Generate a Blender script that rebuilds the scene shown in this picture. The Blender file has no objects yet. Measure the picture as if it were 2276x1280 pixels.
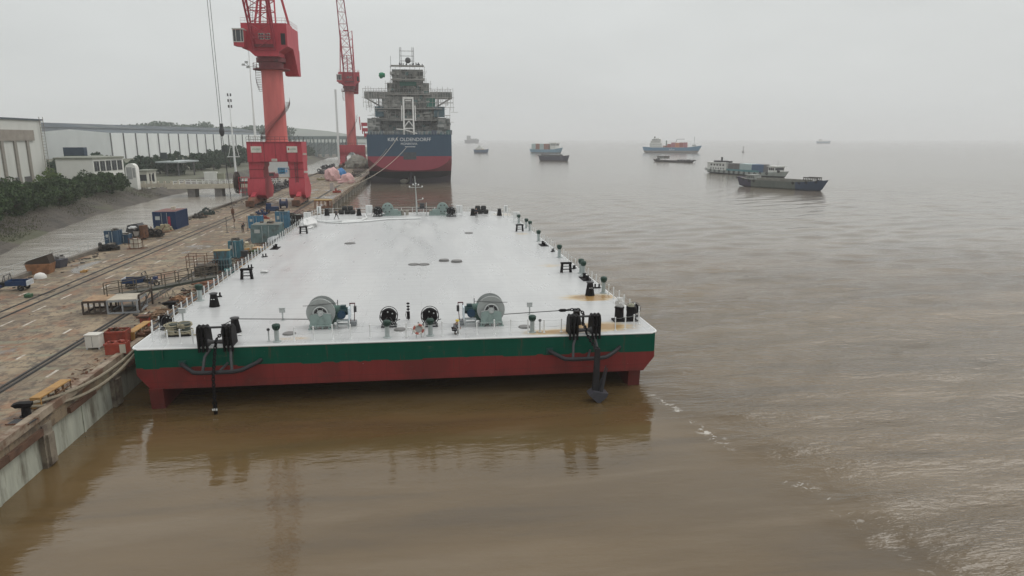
import bpy, bmesh, math, random
from mathutils import Vector, Matrix
R=math.radians; PI=math.pi
random.seed(7)
S=bpy.context.scene
COL=S.collection
# ------------------------------------------------------------------ camera
F=1517.; CX=1138.; CY=640.; HZ=308.; HC=18.
PIT=math.atan((CY-HZ)/F); YAW=math.atan((CX-926)*math.cos(PIT)/F)
cam=bpy.data.cameras.new('camera'); camo=bpy.data.objects.new('camera',cam); COL.objects.link(camo)
cam.sensor_width=36; cam.lens=F*36/2276; cam.clip_start=.5; cam.clip_end=40000
camo.location=(0,0,HC); camo.rotation_euler=(PI/2-PIT,0,-YAW); S.camera=camo
S.render.resolution_x=1024; S.render.resolution_y=576
# ------------------------------------------------------------------ sky, sun, exposure
SUN_EL=R(52); SUN_AZ=R(70)
W=bpy.data.worlds.new('World'); S.world=W; W.use_nodes=True
nt=W.node_tree; nt.nodes.clear(); N=nt.nodes.new; L=nt.links.new
sky=N('ShaderNodeTexSky'); sky.sky_type='NISHITA'; sky.sun_disc=False; sky.sun_elevation=SUN_EL; sky.sun_rotation=SUN_AZ
sky.air_density=1.5; sky.dust_density=6; sky.ozone_density=1
hs=N('ShaderNodeHueSaturation'); hs.inputs['Saturation'].default_value=.12; L(sky.outputs[0],hs.inputs['Color'])
tc=N('ShaderNodeTexCoord'); sx=N('ShaderNodeSeparateXYZ'); L(tc.outputs['Generated'],sx.inputs[0])
rp=N('ShaderNodeValToRGB'); L(sx.outputs['Z'],rp.inputs[0])
e=rp.color_ramp.elements; e[0].position=0; e[0].color=(6.5,6.7,6.65,1); e[1].position=.9; e[1].color=(10.5,10.6,10.5,1)
m_=rp.color_ramp.elements.new(.2); m_.color=(6.9,7.15,7.08,1)
cn=N('ShaderNodeTexNoise'); cn.inputs['Scale'].default_value=2.2; cn.inputs['Detail'].default_value=4
cmp_=N('ShaderNodeMapping'); cmp_.inputs['Scale'].default_value=(1,1,3.5); L(tc.outputs['Generated'],cmp_.inputs[0]); L(cmp_.outputs[0],cn.inputs['Vector'])
cr=N('ShaderNodeMapRange'); cr.inputs[1].default_value=.3; cr.inputs[2].default_value=.7; cr.inputs[3].default_value=.91; cr.inputs[4].default_value=1.07; L(cn.outputs['Fac'],cr.inputs[0])
mu=N('ShaderNodeMix'); mu.data_type='RGBA'; mu.blend_type='MULTIPLY'; mu.inputs[0].default_value=1; L(rp.outputs[0],mu.inputs[6]); L(cr.outputs[0],mu.inputs[7])
mx=N('ShaderNodeMix'); mx.data_type='RGBA'; mx.inputs[0].default_value=.88; L(hs.outputs[0],mx.inputs[6]); L(mu.outputs[2],mx.inputs[7])
bg=N('ShaderNodeBackground'); bg.inputs[1].default_value=.1; L(mx.outputs[2],bg.inputs[0])
wo=N('ShaderNodeOutputWorld'); L(bg.outputs[0],wo.inputs[0])
sl=bpy.data.lights.new('sun','SUN'); sl.energy=.8; sl.angle=R(35); sl.color=(1,.97,.92)
so=bpy.data.objects.new('sun',sl); COL.objects.link(so)
so.rotation_euler=(PI/2-SUN_EL,0,PI-SUN_AZ)
S.view_settings.view_transform='Standard'; S.view_settings.look='None'; S.view_settings.exposure=.08; S.view_settings.gamma=1
S.view_settings.use_curve_mapping=False
S.cycles.use_denoising=True
S.cycles.max_bounces=8; S.cycles.volume_bounces=1; S.cycles.transparent_max_bounces=16
# ------------------------------------------------------------------ helpers
def at(u,v,z=2.9):
    fx,fy=math.sin(YAW),math.cos(YAW); c,s=math.cos(PIT),math.sin(PIT)
    x=(u-CX)/F; y=(v-CY)/F
    d=(fx*c+x*fy-y*fx*s, fy*c-x*fx-y*fy*s, -s-y*c); t=(z-HC)/d[2]
    return Vector((d[0]*t,d[1]*t,z))
def aty(u,v,Y):
    a=at(u,v,-1000) if v>HZ else at(u,v,1000)
    d=a-Vector((0,0,HC)); return Vector((0,0,HC))+d*(Y/d.y)
def tag(o,label=None,cat=None,group=None,kind=None):
    if label: o['label']=label
    if cat: o['category']=cat
    if group: o['group']=group
    if kind: o['kind']=kind
    return o
def T(name,label,cat,loc=(0,0,0),rz=0,group=None):
    o=bpy.data.objects.new(name,None); COL.objects.link(o); o.location=loc; o.rotation_euler=(0,0,rz)
    o.empty_display_size=.1
    return tag(o,label,cat,group)
def copy_tree(o,parent=None):
    c=o.copy(); COL.objects.link(c)
    if parent: c.parent=parent
    for ch in list(o.children): copy_tree(ch,c)
    return c
def dup(o,loc,rz,label,group=None,scale=None):
    c=copy_tree(o); c.location=loc; c.rotation_euler=(0,0,rz); c['label']=label
    if group: c['group']=group
    if scale: c.scale=(scale,)*3
    return c
SPLIT={'window','window_pane','cab_glass','lower_window','floodlight','draught_plate','mounting_plate','container_stack'}
class MB:
    def __init__(s): s.b=bmesh.new()
    def box(s,c,d,rz=0,rx=0,ry=0,tx=1,ty=1):
        m=Matrix.Translation(c)@Matrix.Rotation(rz,4,'Z')@Matrix.Rotation(ry,4,'Y')@Matrix.Rotation(rx,4,'X')
        v=[]
        for z in(-.5,.5):
            a=(1,1) if z<0 else(tx,ty)
            for x,y in((-.5,-.5),(.5,-.5),(.5,.5),(-.5,.5)): v.append(s.b.verts.new(m@Vector((x*d[0]*a[0],y*d[1]*a[1],z*d[2]))))
        for f in((3,2,1,0),(4,5,6,7),(0,1,5,4),(1,2,6,5),(2,3,7,6),(3,0,4,7)): s.b.faces.new([v[i] for i in f])
        return s
    def bx(s,x0,x1,y0,y1,z0,z1): return s.box(((x0+x1)/2,(y0+y1)/2,(z0+z1)/2),(x1-x0,y1-y0,z1-z0))
    def cyl(s,p0,p1,r0,r1=None,n=10,cap=True):
        p0=Vector(p0);p1=Vector(p1); r1=r0 if r1 is None else r1
        d=(p1-p0).normalized(); a=d.orthogonal().normalized(); b=d.cross(a)
        A=[];B=[]
        for i in range(n):
            t=2*PI*(i+.5)/n; o=a*math.cos(t)+b*math.sin(t)
            A.append(s.b.verts.new(p0+o*r0)); B.append(s.b.verts.new(p1+o*r1))
        for i in range(n):
            j=(i+1)%n; s.b.faces.new((A[i],A[j],B[j],B[i]))
        if cap: s.b.faces.new(A[::-1]); s.b.faces.new(B)
        return s
    def bar(s,p0,p1,w,h=None):
        p0=Vector(p0);p1=Vector(p1);h=h or w; d=(p1-p0)
        if d.length<1e-6:return s
        q=d.to_track_quat('Z','Y').to_matrix().to_4x4(); m=Matrix.Translation((p0+p1)/2)@q; v=[]
        for z in(-.5,.5):
            for x,y in((-.5,-.5),(.5,-.5),(.5,.5),(-.5,.5)): v.append(s.b.verts.new(m@Vector((x*w,y*h,z*d.length))))
        for f in((3,2,1,0),(4,5,6,7),(0,1,5,4),(1,2,6,5),(2,3,7,6),(3,0,4,7)): s.b.faces.new([v[i] for i in f])
        return s
    def tube(s,pts,r,n=6,closed=False):
        P=[Vector(p) for p in pts]; k=len(P); rings=[]; up=None
        for i,p in enumerate(P):
            if closed: d=P[(i+1)%k]-P[i-1]
            else: d=P[min(i+1,k-1)]-P[max(i-1,0)]
            d.normalize()
            if up is None: up=d.orthogonal().normalized()
            up=(up-d*up.dot(d)).normalized(); b=d.cross(up)
            rr=r[i] if isinstance(r,(list,tuple)) else r
            rings.append([s.b.verts.new(p+(up*math.cos(2*PI*j/n)+b*math.sin(2*PI*j/n))*rr) for j in range(n)])
        for i in range(k if closed else k-1):
            A=rings[i];B=rings[(i+1)%k]
            for j in range(n):
                q=(j+1)%n; s.b.faces.new((A[j],A[q],B[q],B[j]))
        if not closed: s.b.faces.new(rings[0][::-1]); s.b.faces.new(rings[-1])
        return s
    def ring(s,c,Rr,r,axis='Z',n=20,m=6,arc=None):
        c=Vector(c); pts=[]
        for i in range(n if arc is None else n+1):
            t=2*PI*i/n if arc is None else arc[0]+(arc[1]-arc[0])*i/n
            x,y=Rr*math.cos(t),Rr*math.sin(t)
            pts.append(c+{'Z':Vector((x,y,0)),'Y':Vector((x,0,y)),'X':Vector((0,x,y))}[axis])
        return s.tube(pts,r,m,arc is None)
    def lathe(s,prof,c=(0,0,0),n=16,axis='Z'):
        c=Vector(c); rg=[]
        for r,z in prof:
            row=[]
            for i in range(n):
                t=2*PI*i/n; x,y=r*math.cos(t),r*math.sin(t)
                row.append(s.b.verts.new(c+{'Z':Vector((x,y,z)),'Y':Vector((x,z,y)),'X':Vector((z,x,y))}[axis]))
            rg.append(row)
        for a,b in zip(rg,rg[1:]):
            for i in range(n):
                j=(i+1)%n; s.b.faces.new((a[i],a[j],b[j],b[i]))
        s.b.faces.new(rg[0][::-1]); s.b.faces.new(rg[-1]); return s
    def sph(s,c,r,sq=(1,1,1),n=10,jit=0):
        c=Vector(c); res=bmesh.ops.create_icosphere(s.b,subdivisions=2 if n<=10 else 3,radius=1)
        for v in res['verts']:
            k=1+random.uniform(-jit,jit)
            v.co=Vector((v.co.x*r*sq[0]*k,v.co.y*r*sq[1]*k,v.co.z*r*sq[2]*k))+c
        return s
    def prism(s,pts,axis,a,b):
        f=lambda p,h:{'Z':Vector((p[0],p[1],h)),'Y':Vector((p[0],h,p[1])),'X':Vector((h,p[0],p[1]))}[axis]
        A=[s.b.verts.new(f(p,a)) for p in pts]; B=[s.b.verts.new(f(p,b)) for p in pts]; k=len(pts)
        s.b.faces.new(A[::-1]); s.b.faces.new(B)
        for i in range(k):
            j=(i+1)%k; s.b.faces.new((A[i],A[j],B[j],B[i]))
        return s
    def face(s,pts): s.b.faces.new([s.b.verts.new(Vector(p)) for p in pts]); return s
    def grid(s,rows):
        V=[[s.b.verts.new(Vector(p)) for p in r] for r in rows]
        for a,b in zip(V,V[1:]):
            for i in range(len(a)-1): s.b.faces.new((a[i],a[i+1],b[i+1],b[i]))
        return s
    def build(s,name,mat,parent=None,loc=None,smooth=True,rec=True):
        if name in SPLIT and parent:
            todo=set(s.b.verts); s.b.verts.index_update(); groups=[]
            while todo:
                st=[todo.pop()]; g=[]
                while st:
                    v=st.pop(); g.append(v)
                    for ed in v.link_edges:
                        w=ed.other_vert(v)
                        if w in todo: todo.discard(w); st.append(w)
                groups.append(g)
            if len(groups)>1:
                for g in groups:
                    n=MB(); mp={v:n.b.verts.new(v.co) for v in g}
                    for f in {f for v in g for f in v.link_faces}: n.b.faces.new([mp[v] for v in f.verts])
                    o=n.build(name,mat,parent,loc,smooth,rec)
                s.b.free(); return o
        if rec: bmesh.ops.recalc_face_normals(s.b,faces=s.b.faces)
        if smooth:
            for f in s.b.faces: f.smooth=True
            for ed in s.b.edges:
                if len(ed.link_faces)!=2 or ed.calc_face_angle(0)>.6: ed.smooth=False
        me=bpy.data.meshes.new(name); s.b.to_mesh(me); s.b.free(); me.materials.append(mat)
        o=bpy.data.objects.new(name,me); COL.objects.link(o)
        if parent: o.parent=parent
        if loc: o.location=loc
        return o
def text(name,body,size,mat,parent,loc,rot,ext=.01,align='CENTER'):
    cu=bpy.data.curves.new(name,'FONT'); cu.body=body; cu.size=size; cu.align_x=align; cu.align_y='CENTER'; cu.extrude=ext
    t=bpy.data.objects.new(name,cu); COL.objects.link(t)
    bpy.context.view_layer.update()
    me=bpy.data.meshes.new_from_object(t.evaluated_get(bpy.context.evaluated_depsgraph_get())); bpy.data.objects.remove(t)
    me.materials.clear(); me.materials.append(mat)
    o=bpy.data.objects.new(name,me); COL.objects.link(o); o.parent=parent; o.location=loc; o.rotation_euler=rot; return o
MC={}
def M(name,col,rough=.6,metal=0,var=.18,scale=1.2,col2=None,thr=(.55,.7),sc2=None,bump=0,spec=.4,stretch=(1,1,1),mix2=.85):
    if name in MC: return MC[name]
    m=bpy.data.materials.new(name); m.use_nodes=True; t=m.node_tree; n=t.nodes.new; l=t.links.new
    b=t.nodes['Principled BSDF']; b.inputs['Roughness'].default_value=rough; b.inputs['Metallic'].default_value=metal
    b.inputs['Specular IOR Level'].default_value=spec
    g=n('ShaderNodeNewGeometry'); mp=n('ShaderNodeMapping'); mp.inputs['Scale'].default_value=stretch; l(g.outputs['Position'],mp.inputs[0])
    no=n('ShaderNodeTexNoise'); no.inputs['Scale'].default_value=scale; no.inputs['Detail'].default_value=5; no.inputs['Roughness'].default_value=.6; l(mp.outputs[0],no.inputs['Vector'])
    mr=n('ShaderNodeMapRange'); mr.inputs[1].default_value=.25; mr.inputs[2].default_value=.75; mr.inputs[3].default_value=1-var; mr.inputs[4].default_value=1+var; l(no.outputs['Fac'],mr.inputs[0])
    k=n('ShaderNodeMix'); k.data_type='RGBA'; k.blend_type='MULTIPLY'; k.inputs[0].default_value=1; k.inputs[6].default_value=(*col,1); l(mr.outputs[0],k.inputs[7])
    out=k.outputs[2]
    if col2:
        n2=n('ShaderNodeTexNoise'); n2.inputs['Scale'].default_value=sc2 or scale*.7; n2.inputs['Detail'].default_value=6; n2.inputs['Roughness'].default_value=.65; l(mp.outputs[0],n2.inputs['Vector'])
        r2=n('ShaderNodeMapRange'); r2.inputs[1].default_value=thr[0]; r2.inputs[2].default_value=thr[1]; r2.inputs[4].default_value=mix2; l(n2.outputs['Fac'],r2.inputs[0])
        k2=n('ShaderNodeMix'); k2.data_type='RGBA'; l(r2.outputs[0],k2.inputs[0]); l(out,k2.inputs[6]); k2.inputs[7].default_value=(*col2,1); out=k2.outputs[2]
    l(out,b.inputs['Base Color'])
    if bump:
        bp=n('ShaderNodeBump'); bp.inputs['Strength'].default_value=1; bp.inputs['Distance'].default_value=bump; l(no.outputs['Fac'],bp.inputs['Height']); l(bp.outputs[0],b.inputs['Normal'])
    MC[name]=m; return m
RUST=(.13,.05,.022)
white=M('white_paint',(.72,.73,.72),.4,var=.06,col2=(.42,.33,.2),thr=(.66,.8),mix2=.5)
black=M('black_paint',(.009,.008,.009),.6,spec=.1,var=.35,scale=3,col2=(.06,.035,.025),thr=(.62,.75))
dark=M('dark_steel',(.045,.045,.048),.5,var=.3,scale=3,col2=RUST,thr=(.6,.75),mix2=.5)
rubber=M('rubber',(.02,.02,.02),.8)
rusty=M('rusty_steel',(.12,.055,.03),.8,var=.45,scale=2,col2=(.05,.03,.025),thr=(.5,.65))
crane_red=M('crane_red',(.44,.055,.074),.5,var=.25,scale=.9,col2=(.30,.045,.055),thr=(.52,.7),mix2=.7,stretch=(1.3,1.3,.25),sc2=.9,spec=.25)
crane_pink=M('faded_crane_red',(.56,.15,.14),.55,var=.16,scale=.5,col2=(.48,.11,.10),thr=(.55,.72),mix2=.7,stretch=(1.2,1.2,.18),spec=.25)
grey_green=M('grey_green_paint',(.24,.31,.29),.45,var=.12,scale=2,col2=(.15,.16,.14),thr=(.62,.75),mix2=.5)
lgrey=M('light_grey_steel',(.42,.44,.43),.45,var=.12,scale=2)
green=M('green_paint',(.006,.055,.034),.45,var=.25,scale=4)
blue=M('blue_paint',(.008,.03,.088),.45,var=.2,scale=1.5,col2=(.04,.04,.06),thr=(.6,.75))
teal=M('teal_paint',(.055,.165,.205),.55,var=.35,scale=1.5,col2=(.075,.06,.05),thr=(.5,.66),stretch=(1.6,1.6,.5))
tealblue=M('teal_blue_paint',(.04,.17,.29),.45,var=.15,scale=1.5,col2=(.1,.1,.1),thr=(.64,.76))
yellow=M('worn_yellow_paint',(.36,.2,.06),.6,var=.2,scale=1.5,col2=(.16,.08,.035),thr=(.52,.68))
redbin=M('red_rusty_paint',(.28,.045,.025),.65,var=.3,scale=1.2,col2=(.1,.04,.03),thr=(.52,.66))
rope=M('rope_fibre',(.22,.19,.14),.9,var=.3,scale=6)
wirem=M('wire_rope',(.05,.05,.05),.5,metal=.6)
glass=M('window_glass',(.03,.035,.04),.12,spec=.7)
wood=M('planks',(.28,.16,.09),.8,var=.3,scale=2,stretch=(3,.5,1))
cream=M('cream_concrete',(.45,.41,.33),.8,var=.15,scale=1)
cloth_pink=M('pink_tarp',(.56,.34,.33),.7,var=.2,scale=1.5,bump=.1)
cloth_blue=M('blue_tarp',(.03,.17,.4),.6,var=.25,scale=1.5,bump=.1)
cloth_white=M('white_tarp',(.62,.62,.61),.7,var=.12,scale=2,bump=.08)
skin=M('skin',(.4,.23,.16),.6); 
# ------------------------------------------------------------------ setting: water, land, quay, hills, haze
def nodes(name):
    m=bpy.data.materials.new(name); m.use_nodes=True; t=m.node_tree
    return m,t.nodes.new,t.links.new,t.nodes['Principled BSDF']
def mathn(n,l,op,a,b=None,c=None):
    q=n('ShaderNodeMath'); q.operation=op
    for i,x in enumerate((a,b,c)):
        if x is None: continue
        if isinstance(x,(int,float)): q.inputs[i].default_value=x
        else: l(x,q.inputs[i])
    return q.outputs[0]
def ramp(n,l,x,a,b,c=0.,d=1.):
    q=n('ShaderNodeMapRange'); q.interpolation_type='SMOOTHSTEP'
    q.inputs[1].default_value=a;q.inputs[2].default_value=b;q.inputs[3].default_value=c;q.inputs[4].default_value=d; l(x,q.inputs[0]); return q.outputs[0]
def noise(n,l,vec,scale,detail=4,stretch=None,rz=0,rough=.55,dist=0):
    if stretch:
        mp=n('ShaderNodeMapping'); mp.inputs['Scale'].default_value=stretch; mp.inputs['Rotation'].default_value=(0,0,rz); l(vec,mp.inputs[0]); vec=mp.outputs[0]
    q=n('ShaderNodeTexNoise'); q.inputs['Scale'].default_value=scale; q.inputs['Detail'].default_value=detail; q.inputs['Roughness'].default_value=rough; q.inputs['Distortion'].default_value=dist
    l(vec,q.inputs['Vector']); return q.outputs['Fac']
def mixc(n,l,f,a,b):
    k=n('ShaderNodeMix'); k.data_type='RGBA'
    if isinstance(f,(int,float)): k.inputs[0].default_value=f
    else: l(f,k.inputs[0])
    for i,x in((6,a),(7,b)):
        if isinstance(x,tuple): k.inputs[i].default_value=(*x,1)
        else: l(x,k.inputs[i])
    return k.outputs[2]
def water_mat():
    m,n,l,b=nodes('muddy_water')
    g=n('ShaderNodeNewGeometry'); pos=g.outputs['Position']; s=n('ShaderNodeSeparateXYZ'); l(pos,s.inputs[0])
    # the still pocket behind the barge is bounded by a shear line running from its right quarter towards the lower right
    w=noise(n,l,pos,.12,3)
    px,py=s.outputs[0],s.outputs[1]
    # distance to the right of the shear line x = 15.8 + (46-y)*.16
    e=mathn(n,l,'ADD',mathn(n,l,'MULTIPLY',mathn(n,l,'SUBTRACT',46.,py),-.2),mathn(n,l,'SUBTRACT',px,16.3))
    e=mathn(n,l,'ADD',e,mathn(n,l,'MULTIPLY',mathn(n,l,'SUBTRACT',w,.5),3.6))
    out=ramp(n,l,e,-2.5,5.5)
    far=ramp(n,l,py,47.,60.)
    rough_w=mathn(n,l,'MAXIMUM',out,far)
    amp=mathn(n,l,'ADD',mathn(n,l,'MULTIPLY',rough_w,.88),.12)
    w1=noise(n,l,pos,.3,5,(.45,1.5,1),R(14),.6,.3); w2=noise(n,l,pos,1.3,4,(.5,1.4,1),R(-8),.6); w3=noise(n,l,pos,.09,3,(.5,1.5,1),R(20))
    h=mathn(n,l,'ADD',mathn(n,l,'MULTIPLY',w1,.6),mathn(n,l,'ADD',mathn(n,l,'MULTIPLY',w2,.28),mathn(n,l,'MULTIPLY',w3,1.7)))
    h=mathn(n,l,'MULTIPLY',h,mathn(n,l,'MULTIPLY',amp,mathn(n,l,'ADD',mathn(n,l,'ADD',1.,mathn(n,l,'MULTIPLY',ramp(n,l,px,-43.,-45.),.4)),mathn(n,l,'MULTIPLY',ramp(n,l,py,55.,125.),-.92))))
    bp=n('ShaderNodeBump'); bp.inputs['Strength'].default_value=1; bp.inputs['Distance'].default_value=.6; l(h,bp.inputs['Height']); l(bp.outputs[0],b.inputs['Normal'])
    silt=noise(n,l,pos,.07,5,(.4,1.5,1),R(16)); silt2=noise(n,l,pos,.018,3)
    c=mixc(n,l,ramp(n,l,silt,.35,.68),(.09,.058,.024),(.135,.089,.040)); c=mixc(n,l,ramp(n,l,silt2,.4,.65,0,.6),c,(.112,.077,.035)); ripple_paint=noise(n,l,pos,.16,5,(.3,1.7,1),R(12),.6,.3); c=mixc(n,l,ramp(n,l,ripple_paint,.5,.7,0,.5),c,(.062,.044,.024)); c=mixc(n,l,ramp(n,l,ripple_paint,.5,.3,0,.5),c,(.17,.125,.075)); c=mixc(n,l,ramp(n,l,py,60.,400.,0,.75),c,(.17,.155,.135))  # streaks paint ripple tones into the silt colour; greyer far off for reflected sky
    ripple_paint_far=noise(n,l,pos,.45,5,(.28,1.5,1),R(9),.65,.3); mid=ramp(n,l,py,60.,120.); c=mixc(n,l,mathn(n,l,'MULTIPLY',ramp(n,l,ripple_paint_far,.52,.66),mathn(n,l,'MULTIPLY',mid,.25)),c,(.075,.066,.055)); c=mixc(n,l,mathn(n,l,'MULTIPLY',ramp(n,l,ripple_paint_far,.48,.34),mathn(n,l,'MULTIPLY',mid,.25)),c,(.26,.24,.21))  # finer streaks: light and dark sides of distant ripples, painted into the colour
    c=mixc(n,l,mathn(n,l,'MULTIPLY',ramp(n,l,px,-43.5,-44.5),ramp(n,l,silt,.2,.8,.75,1.)),c,(.31,.285,.245))  # canal body colour lifted to stand in for bright sky reflected by ripples
    # flecks of foam along the shear line and astern
    f1=ramp(n,l,mathn(n,l,'ABSOLUTE',mathn(n,l,'SUBTRACT',e,.3)),.05,.8,1.,0.)
    f2=noise(n,l,pos,1.1,6,(1,1.6,1),R(30),.7,1.2); f3=noise(n,l,pos,.16,2)
    fo=mathn(n,l,'MULTIPLY',mathn(n,l,'MULTIPLY',f1,ramp(n,l,f2,.57,.62)),ramp(n,l,f3,.40,.5))
    fo=mathn(n,l,'MULTIPLY',fo,mathn(n,l,'MULTIPLY',ramp(n,l,py,47.,45.),ramp(n,l,py,25.,33.,.25,1.)))
    c=mixc(n,l,mathn(n,l,'MULTIPLY',fo,.8),c,(.55,.52,.47))
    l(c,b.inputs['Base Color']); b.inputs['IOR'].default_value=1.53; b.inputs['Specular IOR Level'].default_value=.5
    l(mathn(n,l,'ADD',mathn(n,l,'ADD',mathn(n,l,'MULTIPLY',rough_w,.05),mathn(n,l,'MULTIPLY',ramp(n,l,py,70.,260.),.07)),.04),b.inputs['Roughness'])
    return m
import numpy as np
def water_mesh():
    """one sheet: real chop near the quay, flattening out where it is too far to resolve"""
    ys=[16.]
    while ys[-1]<520: ys.append(ys[-1]+max(.32,.0075*ys[-1]))
    ys=np.array([-80,-20,8]+ys+[600,800,1100,1600,2400,4000,7000,12000]); xs=np.concatenate([[-3000,-1200,-500,-250,-150],np.arange(-95,-19,.7),np.arange(-19,120,.6),np.arange(120,430,1.3),[450,500,600,800,1200,2000,3500,6000,9000]])
    X,Y=np.meshgrid(xs,ys); Z=np.zeros_like(X); rn=np.random.RandomState(4)
    sm=lambda a,b,t: (lambda q:q*q*(3-2*q))(np.clip((t-a)/(b-a),0,1))
    wob=1.2*np.sin(Y*.31)+.8*np.sin(Y*.13+X*.2)
    e=(X-16.3)-(46-Y)*.2+wob*.7
    amp=np.maximum(sm(-2.5,5.5,e),sm(47,60,Y)); amp=.10+.90*amp; amp=np.where(X<-44,np.maximum(amp*.4,.3),amp); amp*=1-.65*sm(120,420,Y)
    inside=((X>-96)&(X<430)&(Y>15)&(Y<525)); sp=np.maximum(.6,.0075*Y)
    wx=X+1.6*np.sin(Y*.11+1)+1.1*np.sin(X*.07+Y*.05); wy=Y+1.5*np.sin(X*.09)+.9*np.sin(X*.23+Y*.17)
    for i in range(34):
        lam=1.7*(9./1.7)**rn.rand(); th=rn.normal(PI/2+.16,.42); k=2*PI/lam; a=.0105*lam*rn.uniform(.5,1.1)
        ph=k*(wx*np.cos(th)+wy*np.sin(th))+rn.rand()*6.28; grp=.55+.45*np.sin(X*rn.uniform(.02,.09)+Y*rn.uniform(.02,.09)+rn.rand()*6)
        Z+=a*grp*np.sin(ph)*np.clip((lam/sp-2)/3,0,1)
    Z=np.where(inside,Z*amp*.62,0)-.35
    n,m=X.shape; V=np.stack([X,Y,Z],-1).reshape(-1,3); I=np.arange(n*m).reshape(n,m)
    Fq=np.stack([I[:-1,:-1],I[:-1,1:],I[1:,1:],I[1:,:-1]],-1).reshape(-1,4)
    me=bpy.data.meshes.new('water'); me.vertices.add(len(V)); me.vertices.foreach_set('co',V.ravel().astype(np.float32))
    me.loops.add(Fq.size); me.loops.foreach_set('vertex_index',Fq.ravel().astype(np.int32)); me.polygons.add(len(Fq)); me.polygons.foreach_set('loop_start',np.arange(0,Fq.size,4,dtype=np.int32)); me.polygons.foreach_set('loop_total',np.full(len(Fq),4,dtype=np.int32))
    me.polygons.foreach_set('use_smooth',np.ones(len(Fq),dtype=bool)); me.update(calc_edges=True); me.validate(); return me
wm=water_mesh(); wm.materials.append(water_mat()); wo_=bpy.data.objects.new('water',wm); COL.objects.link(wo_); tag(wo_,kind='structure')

def land_mat():
    m,n,l,b=nodes('muddy_bank')
    g=n('ShaderNodeNewGeometry'); pos=g.outputs['Position']; s=n('ShaderNodeSeparateXYZ'); l(pos,s.inputs[0])
    a=noise(n,l,pos,.25,6,None,0,.65); a2=noise(n,l,pos,1.2,5); a3=noise(n,l,pos,.06,3)
    c=mixc(n,l,ramp(n,l,a,.35,.65),(.04,.034,.026),(.085,.07,.055)); c=mixc(n,l,ramp(n,l,a2,.66,.74,0,.6),c,(.28,.26,.24))
    c=mixc(n,l,ramp(n,l,a3,.5,.62,0,.55),c,(.085,.095,.04))
    gz=ramp(n,l,s.outputs[2],2.2,2.9); c=mixc(n,l,gz,c,mixc(n,l,a,(.05,.075,.03),(.16,.14,.11)))
    l(c,b.inputs['Base Color']); b.inputs['Roughness'].default_value=.75
    bp=n('ShaderNodeBump'); bp.inputs['Distance'].default_value=.5; l(a2,bp.inputs['Height']); l(bp.outputs[0],b.inputs['Normal'])
    return m
Wl=[(-52,60),(-60,95),(-69,122),(-75,149),(-80.7,194),(-81.5,254),(-79,330),(-77,430),(-78,520),(-86,680),(-70,860),(-40,900),(60,1300)]
rows=[[],[],[],[],[]]
W2=[]
for (a,b_),(c,d) in zip(Wl,Wl[1:]):
    k=max(1,int(math.hypot(c-a,d-b_)/6))
    for i in range(k): W2.append((a+(c-a)*i/k,b_+(d-b_)*i/k))
W2.append(Wl[-1])
for i,(x,y) in enumerate(W2):
    j=random.uniform(-.8,.8)
    rows[0].append((x+3,y,-1.2)); rows[1].append((x+j,y,0.02+random.uniform(-.1,.1))); rows[2].append((x-4+j,y,1.2+random.uniform(-.25,.25)))
    rows[3].append((x-8.5,y,3)); rows[4].append((x-3000,y+20,3))
tag(MB().grid(rows).build('ground',land_mat(),smooth=True),kind='structure')

# quay
def quay_mat():
    m,n,l,b=nodes('quay_concrete')
    g=n('ShaderNodeNewGeometry'); pos=g.outputs['Position']; s=n('ShaderNodeSeparateXYZ'); l(pos,s.inputs[0])
    a=noise(n,l,pos,.22,6,(1.4,.7,1),0,.65); a2=noise(n,l,pos,.9,6,None,0,.65); a3=noise(n,l,pos,.14,4,(1,.8,1),R(40),.6,.6); a4=noise(n,l,pos,.45,5,(1.6,.6,1),R(-10),.65); a5=noise(n,l,pos,5.,4)
    c=mixc(n,l,ramp(n,l,a,.34,.66),(.145,.108,.07),(.295,.228,.148))
    c=mixc(n,l,ramp(n,l,a2,.47,.62,0,.85),c,(.105,.075,.052))
    c=mixc(n,l,ramp(n,l,a4,.52,.64,0,.75),c,(.21,.105,.055)); a6=noise(n,l,pos,.33,5,(.5,1.8,1),R(8),.7); c=mixc(n,l,ramp(n,l,a6,.54,.63,0,.7),c,(.19,.19,.13)); a7=noise(n,l,pos,1.9,5,(1,.6,1),0,.7); c=mixc(n,l,ramp(n,l,a7,.53,.6,0,.75),c,(.07,.055,.042))
    c=mixc(n,l,ramp(n,l,a5,.55,.75,0,.35),c,(.3,.265,.215))
    near=ramp(n,l,s.outputs[0],-27.,-22.,0,.10)
    wet=ramp(n,l,mathn(n,l,'ADD',a3,near),.6,.66)
    c=mixc(n,l,mathn(n,l,'MULTIPLY',wet,.6),c,(.105,.095,.085))
    # slab joints
    br=n('ShaderNodeTexBrick'); br.inputs['Scale'].default_value=1; br.inputs['Brick Width'].default_value=5; br.inputs['Row Height'].default_value=4; br.inputs['Mortar Size'].default_value=.035; br.offset=0
    l(pos,br.inputs['Vector']); 
    c=mixc(n,l,mathn(n,l,'MULTIPLY',br.outputs['Fac'],.6),c,(.07,.055,.045))
    l(c,b.inputs['Base Color']); l(mathn(n,l,'SUBTRACT',.75,mathn(n,l,'MULTIPLY',wet,.5)),b.inputs['Roughness'])
    bp=n('ShaderNodeBump'); bp.inputs['Distance'].default_value=.03; l(a2,bp.inputs['Height']); l(bp.outputs[0],b.inputs['Normal'])
    return m
QX0,QX1,QZ=-44.2,-21.4,2.9
qm=quay_mat()
mb=MB().bx(QX0,QX1,-10,700,1.7,QZ); mb.bx(-64,QX0-.003,266,312,1.6,QZ-.004)
quay=tag(mb.build('quay',qm),kind='structure')
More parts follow.
